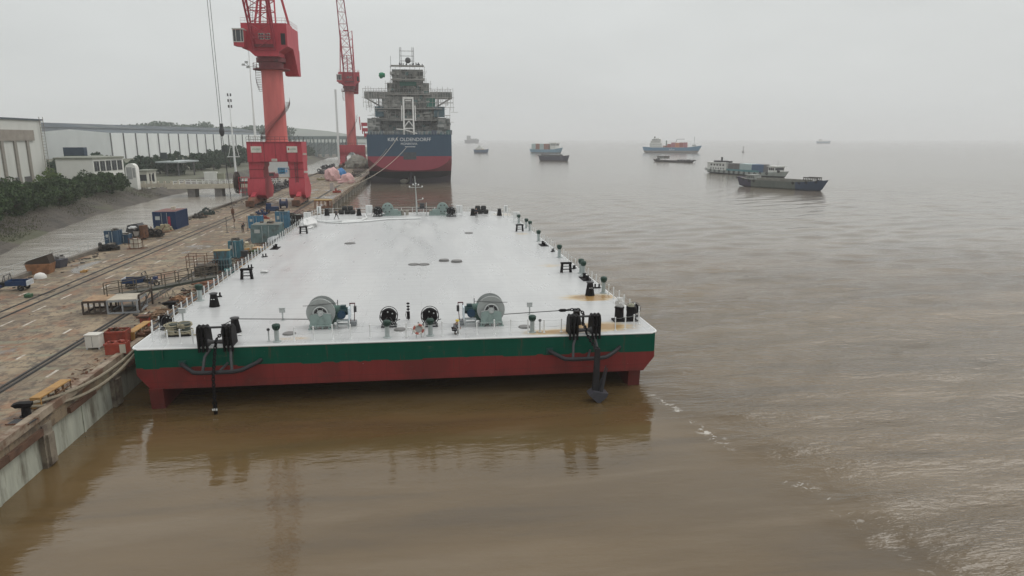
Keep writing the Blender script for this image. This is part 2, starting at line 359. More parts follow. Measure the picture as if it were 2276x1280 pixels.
facem=M('stained_wall_concrete',(.36,.37,.31),.8,var=.3,scale=1.1,col2=(.10,.085,.06),thr=(.5,.66),sc2=.7,stretch=(1.4,1.4,.3),bump=.02)
tag(MB().bx(QX0+1,QX1-1.6,-10,700,-1.5,1.695).build('quay_wall',M('dark_wall_concrete',(.05,.045,.04),.7,var=.3)),kind='structure')  # wall set back behind the piles, in a dark concrete tone
edgem=M('rusty_edge_beam',(.27,.22,.165),.8,var=.3,scale=1.2,col2=(.12,.06,.035),thr=(.46,.6),bump=.03)
# timber and steel capping along the river edge, low kerb along the canal edge
mb=MB()
y=-10
while y<330:
    k=random.uniform(5,9); mb.bx(QX1-.32,QX1+.12+random.uniform(0,.04),y,y+k-.05,QZ-.3,QZ+.1+random.uniform(0,.05)); y+=k
tag(mb.build('quay_edge',edgem),kind='structure')
mb=MB()
y=60
while y<330:
    mb.bx(QX0-.1,QX0+.55,y,y+7.9,QZ-.5,QZ+.42); y+=8
tag(mb.build('kerb',M('kerb_concrete',(.14,.125,.105),.8,var=.3,scale=.8)),kind='structure')
# wall panels, fender columns and piles of the river face
pan=MB().bx(0,.6,0,8.2,-1.5,2.2); pan.bx(.6,.66,0,.25,-1.4,2.1); pan.bx(.6,.66,4.,4.2,-1.4,2.1)
pan=pan.build('wall_panel',facem); pan.location=(QX1-.8,21.6,0)
tag(pan,kind='structure')
for i in range(1,4):
    c=pan.copy(); COL.objects.link(c); c.location.y=21.6+9.2*i
shelf=MB().bx(-.12,.3,.2,3.6,1.75,2.12).build('wall_ledge',M('ledge_rust',(.1,.055,.035),.85,var=.4,scale=1.5,bump=.03)); shelf.location=(QX1-.1,32.,0); tag(shelf,kind='structure')
for yy in(22.6,35.3,41.8,50.4):
    c=shelf.copy(); COL.objects.link(c); c.location.y=yy
fc=MB().bx(-.5,.34,-.5,.5,-1.5,2.2); fc.bx(-.3,.5,-.32,.32,-.2,1.6)
fc=fc.build('fender_column',M('fender_column_concrete',(.2,.17,.13),.8,var=.3,scale=1.2,col2=(.07,.05,.04),thr=(.5,.65))); fc.location=(QX1-.25,30.3,0)
tag(fc,'stained concrete fender column on the quay wall, nearest the camera','fender column','fender columns of the quay wall')
fl={39.5:'stained concrete fender column below the iron grating on the quay edge',48.7:'stained fender column where the slack ropes cross the quay wall, nearest the barge'}
for yy in(39.5,48.7):
    c=fc.copy(); COL.objects.link(c); c.location.y=yy; c['label']=fl[yy]
pile=MB().bx(-.4,.4,-.45,.45,-1.5,1.75).build('quay_pile',M('pile_concrete',(.36,.33,.28),.8,var=.25)); pile.location=(QX1-.5,140,0)
tag(pile,'pale square concrete pile under the quay edge beyond the white barge','pile','piles under the far quay edge')
for i in range(1,18):
    c=pile.copy(); COL.objects.link(c); c.location.y=140+9.5*i
# crane rails: steel in a dark groove
for nm,x in(('crane_rail',-37.2),('crane_rail',-35.9),('crane_rail',-26.),('crane_rail',-25.6)):
    mb=MB().bx(x-.16,x+.16,20,420,QZ,QZ+.012); mb.bx(x-.06,x+.06,20,420,QZ+.012,QZ+.05)
    tag(mb.build(nm,M('rail_groove',(.03,.027,.024),.6,var=.3)),kind='structure')
mb=MB()
for x,l0,st in((-39.2,1.7,4.6),(-34.4,2.6,4.9),(-32.6,2.,7.3),(-28.2,1.6,6.6),(-24.2,1.8,7.8)):
    y=30
    while y<330:
        if random.random()<.8: mb.bx(x-.1,x+.1,y,y+l0*random.uniform(.7,1.1),QZ+.004,QZ+.008)
        y+=st
tag(mb.build('quay_marking',M('worn_white_line',(.5,.46,.4),.7,var=.2,scale=2,col2=(.26,.2,.15),thr=(.45,.6))),kind='structure')
# hills
def hill(pts,z,yy,name,mat):
    rows=[[(x,yy-250,2.5) for x,_ in pts],[(x,yy,h) for x,h in pts],[(x,yy+600,2.5) for x,_ in pts]]
    return tag(MB().grid(rows).build(name,mat),kind='structure')
hm=M('wooded_hill',(.035,.06,.03),.9,var=.4,scale=.02)
hill([(-1500,3),(-1150,22),(-900,30),(-760,34),(-640,48),(-540,58),(-440,56),(-330,46),(-240,32),(-140,14),(-60,3)],0,2700,'hills',hm)
# haze: the air between the camera and the far bank
mb=MB().bx(-3100,9200,-160,12200,-2.6,150)
hz=bpy.data.materials.new('haze'); hz.use_nodes=True; t=hz.node_tree; t.nodes.clear()
o=t.nodes.new('ShaderNodeOutputMaterial'); v=t.nodes.new('ShaderNodeVolumePrincipled'); v.inputs['Color'].default_value=(.97,.985,1,1); v.inputs['Density'].default_value=.00028; v.inputs['Anisotropy'].default_value=0.2
t.links.new(v.outputs[0],o.inputs['Volume'])
hzo=tag(mb.build('haze',hz,smooth=False),kind='stuff'); hzo.display_type='BOUNDS'
# ------------------------------------------------------------------ deck barge
DZ=4.
def deck_mat():
    m,n,l,b=nodes('deck_paint')
    g=n('ShaderNodeNewGeometry'); pos=g.outputs['Position']; s=n('ShaderNodeSeparateXYZ'); l(pos,s.inputs[0])
    a=noise(n,l,pos,.09,4,(1.6,.5,1)); a2=noise(n,l,pos,.35,3,(1,.3,1)); a3=noise(n,l,pos,2.,5,(.4,1.6,1))
    c=mixc(n,l,ramp(n,l,a,.35,.65),(.46,.465,.465),(.51,.515,.51)); c=mixc(n,l,ramp(n,l,a2,.4,.7,0,.35),c,(.42,.425,.43)); a8=noise(n,l,pos,3.,4,(1.6,.25,1),0,.7); c=mixc(n,l,ramp(n,l,a8,.6,.75,0,.08),c,(.3,.3,.29))
    br=n('ShaderNodeTexBrick'); br.offset=.5; br.inputs['Scale'].default_value=1; br.inputs['Brick Width'].default_value=9; br.inputs['Row Height'].default_value=2.1; br.inputs['Mortar Size'].default_value=.022; l(pos,br.inputs['Vector']); c=mixc(n,l,mathn(n,l,'MULTIPLY',br.outputs['Fac'],.33),c,(.2,.2,.19))
    wv=n('ShaderNodeTexWave'); wv.bands_direction='Y'; wv.inputs['Scale'].default_value=.16; wv.inputs['Distortion'].default_value=.15; l(pos,wv.inputs['Vector'])
    c=mixc(n,l,mathn(n,l,'MULTIPLY',ramp(n,l,wv.outputs['Fac'],.975,1.),.3),c,(.28,.29,.28))
    tot=None
    for x,y,rx,ry in((15.3,58.6,4.6,2.),(13.3,48.8,4.6,2.2),(10.,47.9,4.5,1.2),(-9.2,48.7,2.2,.9),(14.7,74.5,2.6,1.6),(15.6,128.,3.5,5),(15.4,101,2,2.2),(15.3,57.5,2.6,.7),(-14.8,48.6,1.5,.6)):
        dx=mathn(n,l,'DIVIDE',mathn(n,l,'SUBTRACT',s.outputs[0],x),rx); dy=mathn(n,l,'DIVIDE',mathn(n,l,'SUBTRACT',s.outputs[1],y),ry)
        d=mathn(n,l,'SQRT',mathn(n,l,'ADD',mathn(n,l,'MULTIPLY',dx,dx),mathn(n,l,'MULTIPLY',dy,dy))); q=ramp(n,l,d,.15,1.,1.,0.)
        if x<0 or y>70: q=mathn(n,l,'MULTIPLY',q,.5)
        tot=q if tot is None else mathn(n,l,'MAXIMUM',tot,q)
    rm=mathn(n,l,'MULTIPLY',ramp(n,l,mathn(n,l,'ADD',a3,mathn(n,l,'MULTIPLY',tot,.6)),.58,.95),mathn(n,l,'POWER',tot,.6))
    c=mixc(n,l,mathn(n,l,'MULTIPLY',rm,.85),c,(.47,.31,.09)); c=mixc(n,l,ramp(n,l,rm,.75,.95,0,.6),c,(.22,.10,.025))
    l(c,b.inputs['Base Color']); l(ramp(n,l,noise(n,l,pos,.5,4,(1.,.18,1)),.35,.65,.26,.42),b.inputs['Roughness']); b.inputs['Specular IOR Level'].default_value=.35
    bp=n('ShaderNodeBump'); bp.inputs['Distance'].default_value=.006; l(a2,bp.inputs['Height']); l(bp.outputs[0],b.inputs['Normal'])
    return m
def hull_mat():
    m,n,l,b=nodes('barge_hull_paint')
    g=n('ShaderNodeNewGeometry'); pos=g.outputs['Position']; s=n('ShaderNodeSeparateXYZ'); l(pos,s.inputs[0])
    st=noise(n,l,pos,1.,4,(2.2,2.2,.25)); bl=noise(n,l,pos,.25,4); sp=noise(n,l,pos,7.,2)
    gr=mixc(n,l,st,(.001,.062,.037),(.002,.09,.056)); rd=mixc(n,l,st,(.16,.027,.026),(.235,.040,.036)); rd=mixc(n,l,ramp(n,l,bl,.5,.62,0,.5),rd,(.11,.03,.026))
    w=n('ShaderNodeTexNoise'); w.noise_dimensions='1D'; w.inputs['Scale'].default_value=.35; l(s.outputs[0],w.inputs['W'])
    z=mathn(n,l,'ADD',s.outputs[2],mathn(n,l,'MULTIPLY',ramp(n,l,w.outputs['Fac'],.47,.5),-.09))
    c=mixc(n,l,ramp(n,l,z,2.5,2.53),rd,gr)
    c=mixc(n,l,ramp(n,l,sp,.765,.79,0,.7),c,(.5,.5,.48))
    run=noise(n,l,pos,2.2,5,(1,1,.12),0,.7); c=mixc(n,l,ramp(n,l,run,.58,.68,0,.5),c,(.09,.04,.03)); sc=noise(n,l,pos,1.1,6,(.5,1,2.2),0,.75); c=mixc(n,l,ramp(n,l,sc,.62,.68,0,.45),c,(.13,.10,.08))
    gr_=ramp(n,l,mathn(n,l,'ADD',s.outputs[2],mathn(n,l,'MULTIPLY',st,.8)),1.2,1.9,.55,0.); c=mixc(n,l,gr_,c,(.08,.035,.03))
    b2=n('ShaderNodeTexBrick'); b2.offset=0; b2.inputs['Scale'].default_value=1; b2.inputs['Brick Width'].default_value=2.6; b2.inputs['Row Height'].default_value=1.55; b2.inputs['Mortar Size'].default_value=.014; cx=n('ShaderNodeCombineXYZ'); l(s.outputs[0],cx.inputs[0]); l(s.outputs[2],cx.inputs[1]); l(cx.outputs[0],b2.inputs['Vector']); c=mixc(n,l,mathn(n,l,'MULTIPLY',b2.outputs['Fac'],.4),c,(.02,.03,.025))
    c=mixc(n,l,ramp(n,l,s.outputs[2],3.93,3.935),c,(.5,.51,.5))
    l(c,b.inputs['Base Color']); b.inputs['Roughness'].default_value=.5; b.inputs['Specular IOR Level'].default_value=.12
    bp=n('ShaderNodeBump'); bp.inputs['Distance'].default_value=.06; l(bl,bp.inputs['Height']); l(bp.outputs[0],b.inputs['Normal'])
    return m
barge=T('deck_barge','huge white decked cargo barge with green and red hull moored along the quay','barge',(0,0,0))
XL,XR=-19.75,17.35
def yb(x): return 47.55+(x-XL)/(XR-XL)*-.75
YF=134.
dm,hm_=deck_mat(),hull_mat()
# plan with rounded corners
plan=[]
def arc(cx,cy,r,a0,a1,k=5):
    return [(cx+r*math.cos(R(a0+(a1-a0)*i/k)),cy+r*math.sin(R(a0+(a1-a0)*i/k))) for i in range(k+1)]
plan=arc(XL+.7,yb(XL)+.7,.7,180,270)+arc(XR-.7,yb(XR)+.7,.7,270,360)+[(XR,YF-4),(XR-3,YF),(XL+3,YF),(XL,YF-4)]
mb=MB(); V=[mb.b.verts.new((x,y,DZ)) for x,y in plan]; mb.b.faces.new(V)
deck=mb.build('deck',dm,barge)
# hull: side skin, chamfered transom, raked bottom
mb=MB()
def sec(y,zb,ch,inset=0):
    return [(XL,y,DZ-.01),(XL,y,zb+ch),(XL+ch,y,zb),(XR-ch,y,zb),(XR,y,zb+ch),(XR,y,DZ-.01)]
S0=[(x,yb(x) if 0 else y,z) for x,y,z in sec(0,1.05,1.05)]
S0=[(min(max(x,XL+.25),XR-.25),yb(x)+.02,z) for x,_,z in S0]
# transom plate
top=[(x,y,DZ-.01) for x,y in plan[:12]]
top=[p for p in top]
mb.face([S0[1],S0[2],S0[3],S0[4]]+[(XR-.25,yb(XR)+.02,DZ-.01),(XL+.25,yb(XL)+.02,DZ-.01)])
side=[S0,[(x,50,z) for x,_,z in sec(0,.75,1.2)],[(x,58,z) for x,_,z in sec(0,-.35,1.2)],[(x,66,z) for x,_,z in sec(0,-1.4,1.2)],[(x,YF-4,z) for x,_,z in sec(0,-1.4,1.2)],[(x*.9,YF,z) for x,_,z in sec(0,.5,1.2)]]
mb.grid(side)
mb.build('hull',hm_,barge)
# rounded sheer strip along the deck edge
mb=MB(); mb.tube([(x,y,DZ-.05) for x,y in plan],.07,6,True); mb.build('deck_edge',white,barge)
for x0 in(-18.75,15.35):
    MB().prism([(47.3,1.15),(47.5,-.6),(62,-.8),(62,-.5)],'X',x0,x0+.9).build('skeg',hm_,barge)
for x in(XL+5.4,):
    MB().box((x-3.3,yb(x)-.01,3.55),(.06,.05,.7)).build('draught_plate',green,barge)
# ---- railings: stanchion posts with slack chains
def post(h=1.): return MB().cyl((0,0,0),(0,0,h),.05,n=6).cyl((0,0,0),(0,0,.05),.1,n=8).sph((0,0,h),.055,n=8)
pm=post().build('stanchion',white); pm_data=pm.data; bpy.data.objects.remove(pm)
def railing(pts,label,step,hs=(.95,.5),skip=(),rod=.009,name='guard_rail',z=DZ):
    r=T(name,label,'railing',(0,0,0))
    P=[]
    for a,b in zip(pts,pts[1:]):
        a=Vector(a);b=Vector(b);k=max(1,round((b-a).length/step))
        for i in range(k): P.append(a+(b-a)*i/k)
    P.append(Vector(pts[-1]))
    for i,p in enumerate(P):
        if i in skip: continue
        o=bpy.data.objects.new('stanchion',pm_data); COL.objects.link(o); o.parent=r; o.location=(p.x+random.uniform(-.05,.05),p.y,z); o.rotation_euler=(random.uniform(-.03,.03),random.uniform(-.03,.03),0); o.scale.z=random.uniform(.95,1.08)
    for h in hs:
        pp=[]
        for i,(a,b) in enumerate(zip(P,P[1:])):
            pp.append((a.x,a.y,z+h)); m_=(a+b)/2; pp.append((m_.x,m_.y,z+h-(.06 if rod<.02 else 0)))
        pp.append((P[-1].x,P[-1].y,z+h))
        MB().tube(pp,rod,4).build('chain' if rod<.02 else 'top_rail',white if rod>.02 else lgrey,r)
    return r
railing([(-9.,48.15),(.2,47.95),(10.2,47.75)],'white stanchions with thin chain along the near edge of the barge deck between the anchors',1.27)
railing([(-18.9,49.4),(-17.6,48.5),(-15.9,48.3)],'few white stanchions round the near left deck corner beside the roped bollard',1.05)
railing([(14.3,47.6),(15.9,48.2),(16.6,49.2),(16.9,50.2)],'few white stanchions round the near right deck corner beside the black rope reel',1.0)
railing([(17.05,51.5),(17.,130)],'long row of white stanchions along the river side of the barge deck',1.55)
railing([(-19.45,51.0),(-19.4,130)],'long row of white stanchions along the quay side of the barge deck',1.55)
railing([(-19.2,131),(-16.2,133.6),(13.8,133.2),(16.9,130.5)],'white pipe railing with solid rails across the far end of the barge deck',2.2,(1.0,.55),rod=.035)
# ---- winches
def winch():
    r=T('anchor_winch','','winch')
    f=MB()
    for x in(-1.75,-.55,.25): f.bx(x-.06,x+.06,-.9,1.3,.12,.3)
    for y in(-.9,.2,1.25): f.bx(-1.8,.35,y-.06,y+.06,.3,.46)
    for x in(-1.75,-1.2,-.6,0,.28): f.bx(x-.04,x+.04,-.92,-.84,0,.42)
    f.bx(-1.9,-1.4,-1.,-.7,0,.1); f.bx(0,.45,-1.,-.7,0,.1)
    f.build('base_frame',grey_green,r)
    sp=MB().prism([(-1.75,.46),(.3,.46),(.25,1.35),(-.05,1.5),(-1.35,1.5),(-1.7,1.35)],'Y',-.85,-.72)
    MB().prism([(-1.75,.46),(.3,.46),(.25,1.35),(-.05,1.5),(-1.35,1.5),(-1.7,1.35)],'Y',1.05,1.18).build('side_plate',grey_green,r)
    sp.bar((-1.1,-.88,.5),(-.75,-.88,1.45),.06,.05).bar((-.3,-.88,.5),(-.65,-.88,1.45),.06,.05)
    sp.build('side_plate',grey_green,r)
    d=MB(); cz=1.55
    d.lathe([(.62,-.55),(1.32,-.55),(1.36,-.5),(1.36,-.42),(.62,-.4)],(-.72,0,cz),36,'Y')
    d.lathe([(.62,.75),(1.36,.78),(1.36,.88),(1.3,.92),(.62,.92)],(-.72,0,cz),36,'Y')
    d.build('drum_flange',M('winch_flange',(.33,.35,.34),.5,var=.1,scale=2,col2=(.2,.2,.18),thr=(.6,.75),mix2=.5),r)
    w=MB()
    for i in range(16): y=-.38+.072*i; w.lathe([(.86,y),(.9,y+.036),(.86,y+.072)],(-.72,0,cz),28,'Y')
    w.build('rope_drum',wirem,r)
    g=MB().ring((-.72,-.8,1.5),.66,.07,'Y',20,6,(0,PI)).ring((-.72,-.8,1.5),.3,.06,'Y',12,6,(.2,PI-.4))
    g.bar((-1.38,-.8,1.5),(-.9,-.8,1.5),.07).bar((-.5,-.8,1.6),(.25,-.8,1.48),.07)
    g.build('brake_band',lgrey,r)
    MB().lathe([(.6,-.74),(.6,-.6)],(-.72,0,1.52),24,'Y').build('drum_recess',dark,r)
    h=MB().lathe([(.0,-.96),(.2,-.95),(.26,-.85),(.26,-.74)],(-.72,0,1.5),16,'Y')
    for k in range(6):
        a=k*PI/3; h.bar((-.72,-.78,1.5),(-.72+.55*math.cos(a),-.78,1.5+.55*math.sin(a)),.07,.05)
    h.build('hub',lgrey,r)
    MB().tube([(-2.3,-.7,2.3),(-1.7,-.7,2.3),(.9,-.5,2.45)],.025,5).cyl((.9,-.5,2.2),(.9,-.5,2.75),.04).build('spray_pipe',dark,r)
    MB().bx(.3,.95,-.1,.9,.45,1.6).cyl((.3,.3,1.55),(1.05,.3,1.55),.48,n=14).build('gearbox',M('winch_gearbox',(.06,.12,.10),.4,var=.2),r)
    mt=MB().cyl((1.0,.0,1.5),(1.75,0,1.5),.36,n=14).cyl((1.75,0,1.5),(1.85,0,1.5),.38,n=14).bx(1.1,1.6,-.2,.2,1.85,2.1)
    for k in range(10):
        a=k*PI/5; mt.bar((1.05,.37*math.cos(a),1.5+.37*math.sin(a)),(1.7,.37*math.cos(a),1.5+.37*math.sin(a)),.03)
    mt.build('motor',M('motor_green',(.012,.045,.05),.35,var=.2),r)
    MB().cyl((1.2,-.55,1.25),(1.2,.1,1.25),.4,n=16).build('blue_motor_end',M('motor_blue',(.012,.045,.085),.35),r)
    st=MB().bx(.75,1.85,-.95,-.35,.72,.8).bx(.75,1.85,-1.,-.4,.38,.44)
    for x in(.78,1.82):
        for y in(-.93,-.4): st.bx(x-.035,x+.035,y-.035,y+.035,0,.78)
    st.build('step',M('step_grey',(.33,.36,.36),.5),r)
    MB().bx(1.85,2.0,-.9,.55,.8,1.95).build('end_shield',M('shield_white',(.55,.62,.66),.4),r)
    MB().bar((1.95,.2,.1),(1.95,.2,2.25),.08).bar((1.95,.2,2.2),(2.45,.2,2.2),.1).bar((2.42,.2,2.2),(2.3,.2,.4),.07).build('control_stand',M('maroon_paint',(.09,.02,.025),.5),r)
    MB().bx(2.3,2.55,.05,.4,1.35,1.9).build('control_box',dark,r)
    MB().bx(1.9,2.5,-.2,.7,.02,.45).build('foundation_box',M('foundation_grey',(.2,.21,.22),.5),r)
    return r
w1=winch(); w1['label']='left anchor winch with rope drum and motor on the near deck, its brake facing aft'; w1['group']='anchor winches on the near deck'
p=at(722,735,DZ); w1.location=(p.x+.25,p.y+1.1,DZ)
w2=dup(w1,(0,0,DZ),0,'right anchor winch on the near deck whose taut wire runs to the hanging anchor'); w2.scale=(-.79,.79,.79)
p=at(1096,728,DZ); w2.location=(p.x-.65,p.y+1.1,DZ); w1.scale=(.79,)*3
WX=w1.location.copy(); WY=w2.location.copy()
# ---- tapered guide posts
def gpost():
    r=T('guide_post','','bollard')
    MB().lathe([(.42,0),(.42,.05),(.40,.06),(.25,1.0),(.25,1.03)],(0,0,0),20).build('post_body',black,r)
    MB().lathe([(.3,1.03),(.33,1.06),(.33,1.12),(.2,1.16)],(0,0,0),20).build('cap',dark,r)
    return r
def marks(r,x=0):
    for dx in(-.09,.09): MB().box((dx,-.325,.66),(.11,.02,.045),rx=-.16).build('white_mark',white,r)
g0=gpost(); g0.location=at(524,738,DZ); g0['label']='black tapered post with a taut wire wrapped round it, behind the left bow rollers'; g0['group']='black tapered posts on deck'
g1=dup(g0,at(1281,720,DZ),0,'black tapered post under the shackle of the right winch wire, behind the right rollers')
g2=dup(g0,at(477,681,DZ),0,'black tapered post with two white dashes near the quay side stanchions'); marks(g2); g2.scale=(1.05,1.05,1.05)
g3=dup(g0,at(1311,656,DZ),0,'black tapered post with white dashes standing in a yellow rust stain'); marks(g3); g3.scale=(1.05,1.05,1.12)
# wires from winches
def wire(name,label,pts,r,mat,cat='cable'):
    return tag(MB().tube(pts,r,6).build(name,mat),label,cat)
a=g0.location
wire('winch_wire','taut thin wire from the left winch drum to the black tapered post',[(WX.x-1.05,WX.y+.1,DZ+.6),(a.x+.25,a.y-.1,DZ+1.03),(a.x-.1,a.y-.33,DZ+1.0),(a.x-.6,a.y-.9,DZ+.8)],.035,wirem)
b=g1.location
wire('winch_wire','taut thin wire from the right winch drum to the shackled chain end',[(WY.x+1.05,WY.y+.1,DZ+.68),(b.x-.75,b.y-.1,DZ+1.16)],.035,wirem)
def chain(pts,name,label,link=.3,rad=.045,w=.1,mat=None):
    P=[Vector(p) for p in pts]; mb=MB(); t=0; pos=[]
    for a,b in zip(P,P[1:]):
        d=b-a; L_=d.length; u=d.normalized(); k=max(1,round(L_/(link*.72)))
        for i in range(k): pos.append((a+d*((i+.5)/k),u))
    for i,(c,u) in enumerate(pos):
        s1=u.orthogonal().normalized(); s2=u.cross(s1); s=s1 if i%2 else s2
        mb.tube([c+u*(link/2*math.cos(q))*1.0+s*(w*math.sin(q)) for q in [2*PI*k/8 for k in range(8)]],rad,5,True)
    return tag(mb.build(name,mat or black),label,'chain')
# ---- bow roller fairleads with tubular anchor guards
def roller():
    r=T('anchor_roller','','fairlead')
    for sx_ in(-1,1):
        for k in range(3):
            x=sx_*(.5+.24*k)
            MB().prism([(.75,0),(.55,.95),(.1,1.32),(-.35,1.28),(-.5,1.0),(-.45,-.28),(-.1,-.28),(-.1,-.02)],'X',x-.05,x+.05).build('side_plate',black,r)
        MB().bar((sx_*.76,.1,1.25),(sx_*.76,-.4,1.2),.52,.06).bar((sx_*.76,.35,.55),(sx_*.76,-.4,.55),.5,.08).build('web',black,r)
    MB().cyl((-.5,-.05,1.15),(.5,-.05,1.15),.07,n=10).build('top_bar',dark,r)
    MB().lathe([(.2,-.45),(.13,-.35),(.11,0),(.13,.35),(.2,.45)],(0,-.22,.3),16,'X').build('roller',dark,r)
    return r
def guard(flip):
    r=T('anchor_guard','','guard')
    pts=[(-2.55,.05,-1.15),(-2.2,-.25,-1.3),(-1.55,-.8,-1.55),(-1.0,-.85,-1.58),(1.,-.85,-1.58),(1.6,-.8,-1.5),(2.5,-.2,-1.2),(2.75,.05,-1.05)]
    MB().tube(pts,.15,10).build('guard_pipe',M('guard_black',(.022,.022,.025),.5,spec=.3),r)
    for x in(-.95,.95): MB().tube([(x*.72+.1,.0,-.15),(x*.9,-.4,-.6),(x,-.8,-1.5)],.1,8).build('strut',dark,r)
    MB().tube([(.15,-.8,-1.52),(.5,0,-1.2)],.09,8).build('brace',dark,r)
    MB().box((-2.5,.03,-1.15),(.5,.07,.45)).box((2.72,.03,-1.05),(.5,.07,.5)).build('mounting_plate',M('plate_green',(.01,.06,.05),.5),r)
    return r
ra=roller(); p=at(487,764,DZ); ra.location=(p.x,yb(p.x)+.25,DZ); ra['label']='left black roller fairlead at the deck edge, chain with no anchor below'; ra['group']='black anchor rollers'
ra.scale=(1.12,1.15,1.15)
rb=dup(ra,(0,0,DZ),0,'right black roller fairlead at the deck edge above the hanging anchor'); p=at(1297,741,DZ); rb.location=(p.x,yb(p.x)+.25,DZ)
ga=guard(0); ga.location=(ra.location.x+.15,yb(ra.location.x)-.02,DZ); ga['label']='left tubular grey guard frame on the stern plate round the bare chain'; ga['group']='tubular anchor guards'
gb=dup(ga,(rb.location.x-.05,yb(rb.location.x)-.02,DZ),0,'right tubular grey guard frame on the stern plate behind the anchor shank')
xa,ya=ra.location.x,ra.location.y
chain([(a.x-.6,a.y-.9,DZ+.8),(xa+.25,ya+.5,DZ+.75),(xa+.05,ya-.2,DZ+.55),(xa,ya-.5,DZ+.1),(xa-.02,ya-1.55,2.2),(xa-.03,ya-1.7,.35)],'anchor_chain','black chain over the left rollers that hangs to a swivel with white marks')
sw=T('chain_swivel','black swivel with white marks at the chain end just above the water','swivel',(xa-.03,ya-1.7,-.2))
MB().tube([(0,0,-.5),(0,0,.55)],[.12,.15],8).ring((0,0,.62),.13,.06,'Y').build('swivel_body',black,sw)
MB().bx(-.17,-.07,-.16,-.12,.15,.28).bx(-.03,.03,-.16,-.12,.15,.3).bx(.08,.17,-.16,-.12,.15,.28).build('white_mark',white,sw)
xb,ybb=rb.location.x,rb.location.y
chain([(b.x-.75,b.y-.1,DZ+1.16),(b.x-.25,b.y-.05,DZ+1.18),(b.x+.2,b.y-.15,DZ+1.18),(b.x+.42,b.y-.5,DZ+.95),(xb+.0,ybb+.3,DZ+.7),(xb+.05,ybb-.3,DZ+.5),(xb+.1,ybb-.5,DZ+.1),(xb+.38,ybb-2.15,3.5)],'anchor_chain','chain from the right post over the rollers down to the anchor ring')
tag(MB().lathe([(.03,-.4),(.12,-.25),(.12,.1),(.05,.3)],(b.x-1.05,b.y-.1,DZ+1.15),10,'X').build('wire_socket',black),'black socket joining the right winch wire to the chain','socket')
an=T('anchor','big grey anchor hanging from the right rollers into the brown water','anchor',(xb+.42,ybb-2.3,.0))
MB().box((0,0,1.9),(.46,.32,3.3),ry=.03,tx=.7,ty=.8).ring((-.05,0,3.55),.14,.05,'Y').build('shank',M('anchor_steel',(.022,.021,.023),.6,spec=.25,var=.25,scale=2),an)
MB().prism([(-.6,.25),(-.25,.5),(.8,.3),(.65,.0),(.1,-.42)],'Y',-.5,.4).build('crown',M('anchor_crown',(.05,.05,.06),.5,var=.25,scale=2),an)
MB().prism([(.12,.1),(.4,.05),(.74,2.15),(.70,2.2)],'Y',-.3,-.24).prism([(.12,.1),(.4,.05),(.76,2.2),(.72,2.22)],'Y',.14,.2).bar((.28,-.05,.2),(.5,-.05,1.3),.02,.36).build('fluke',M('fluke_steel',(.035,.035,.04),.5,var=.25,scale=2),an)
# ---- vents
def vent(h=1.15):
    r=T('deck_vent','','vent')
    MB().lathe([(.3,0),(.3,.04),(.165,.06),(.165,h-.25)],(0,0,0),14).build('vent_pipe',M('vent_pipe_grey',(.33,.37,.36),.5,var=.1),r)
    MB().lathe([(.17,h-.3),(.22,h-.24),(.28,h-.12),(.29,h+.04),(.23,h+.12),(.1,h+.16)],(0,0,0),14).build('vent_cap',M('vent_green',(.010,.040,.028),.55,var=.3),r)
    return r
v0=vent()
VL=[(616,759,'green capped vent pipe left of the left winch beside a thin black headed pipe'),(861,750,'green capped vent pipe in front of the left black reel'),(957,746,'green capped vent pipe between the life ring and the right black reel'),(1183,738,'green capped vent pipe right of the right winch beside a manhole'),
 (445,668,'green capped vent on the quay side edge behind the gangway foot'),(1341,651,'first and nearest green vent on the river side railing, beyond the rust stained post'),(1296,612,'green vent in a close pair on the river side, nearer the camera of the two'),(1291,607,'second of the close pair of vents on the river side, dull brownish cap'),
 (1243,572,'vent on the river side between the black frame and the next fairlead hole'),(1197,536,'dark capped vent on the river side beside the far deck edge hole'),(1178,513,'right one of two dark vents beside the far black frame'),(1170,507,'left one of two dark vents beside the far black frame'),(1153,497,'farthest dark capped vent on the river side by the white cabinet')]
for i,(u,v,lab) in enumerate(VL):
    o=v0 if i==0 else copy_tree(v0); o.location=at(u,v,DZ); o['label']=lab; o['group']='green capped deck vents'; o.rotation_euler.z=random.random()*6
    if i>=5: o.scale=(1.1,1.1,1.2)
    if u==445: o.scale=(1.2,1.2,1.15)
def sound(u,v,lab,h=.75):
    r=T('sounding_pipe',lab,'pipe',at(u,v,DZ),0,'thin sounding pipes on deck')
    MB().lathe([(.14,0),(.14,.03),(.05,.05),(.05,h)],(0,0,0),8).build('pipe',lgrey,r); MB().lathe([(.05,h),(.11,h+.04),(.11,h+.16),(.04,h+.2)],(0,0,0),8).build('cap',dark,r)
sound(598,758,'thin black headed sounding pipe left of the near left green vent'); sound(1200,738,'thin grey sounding pipe right of the near right green vent',.8)
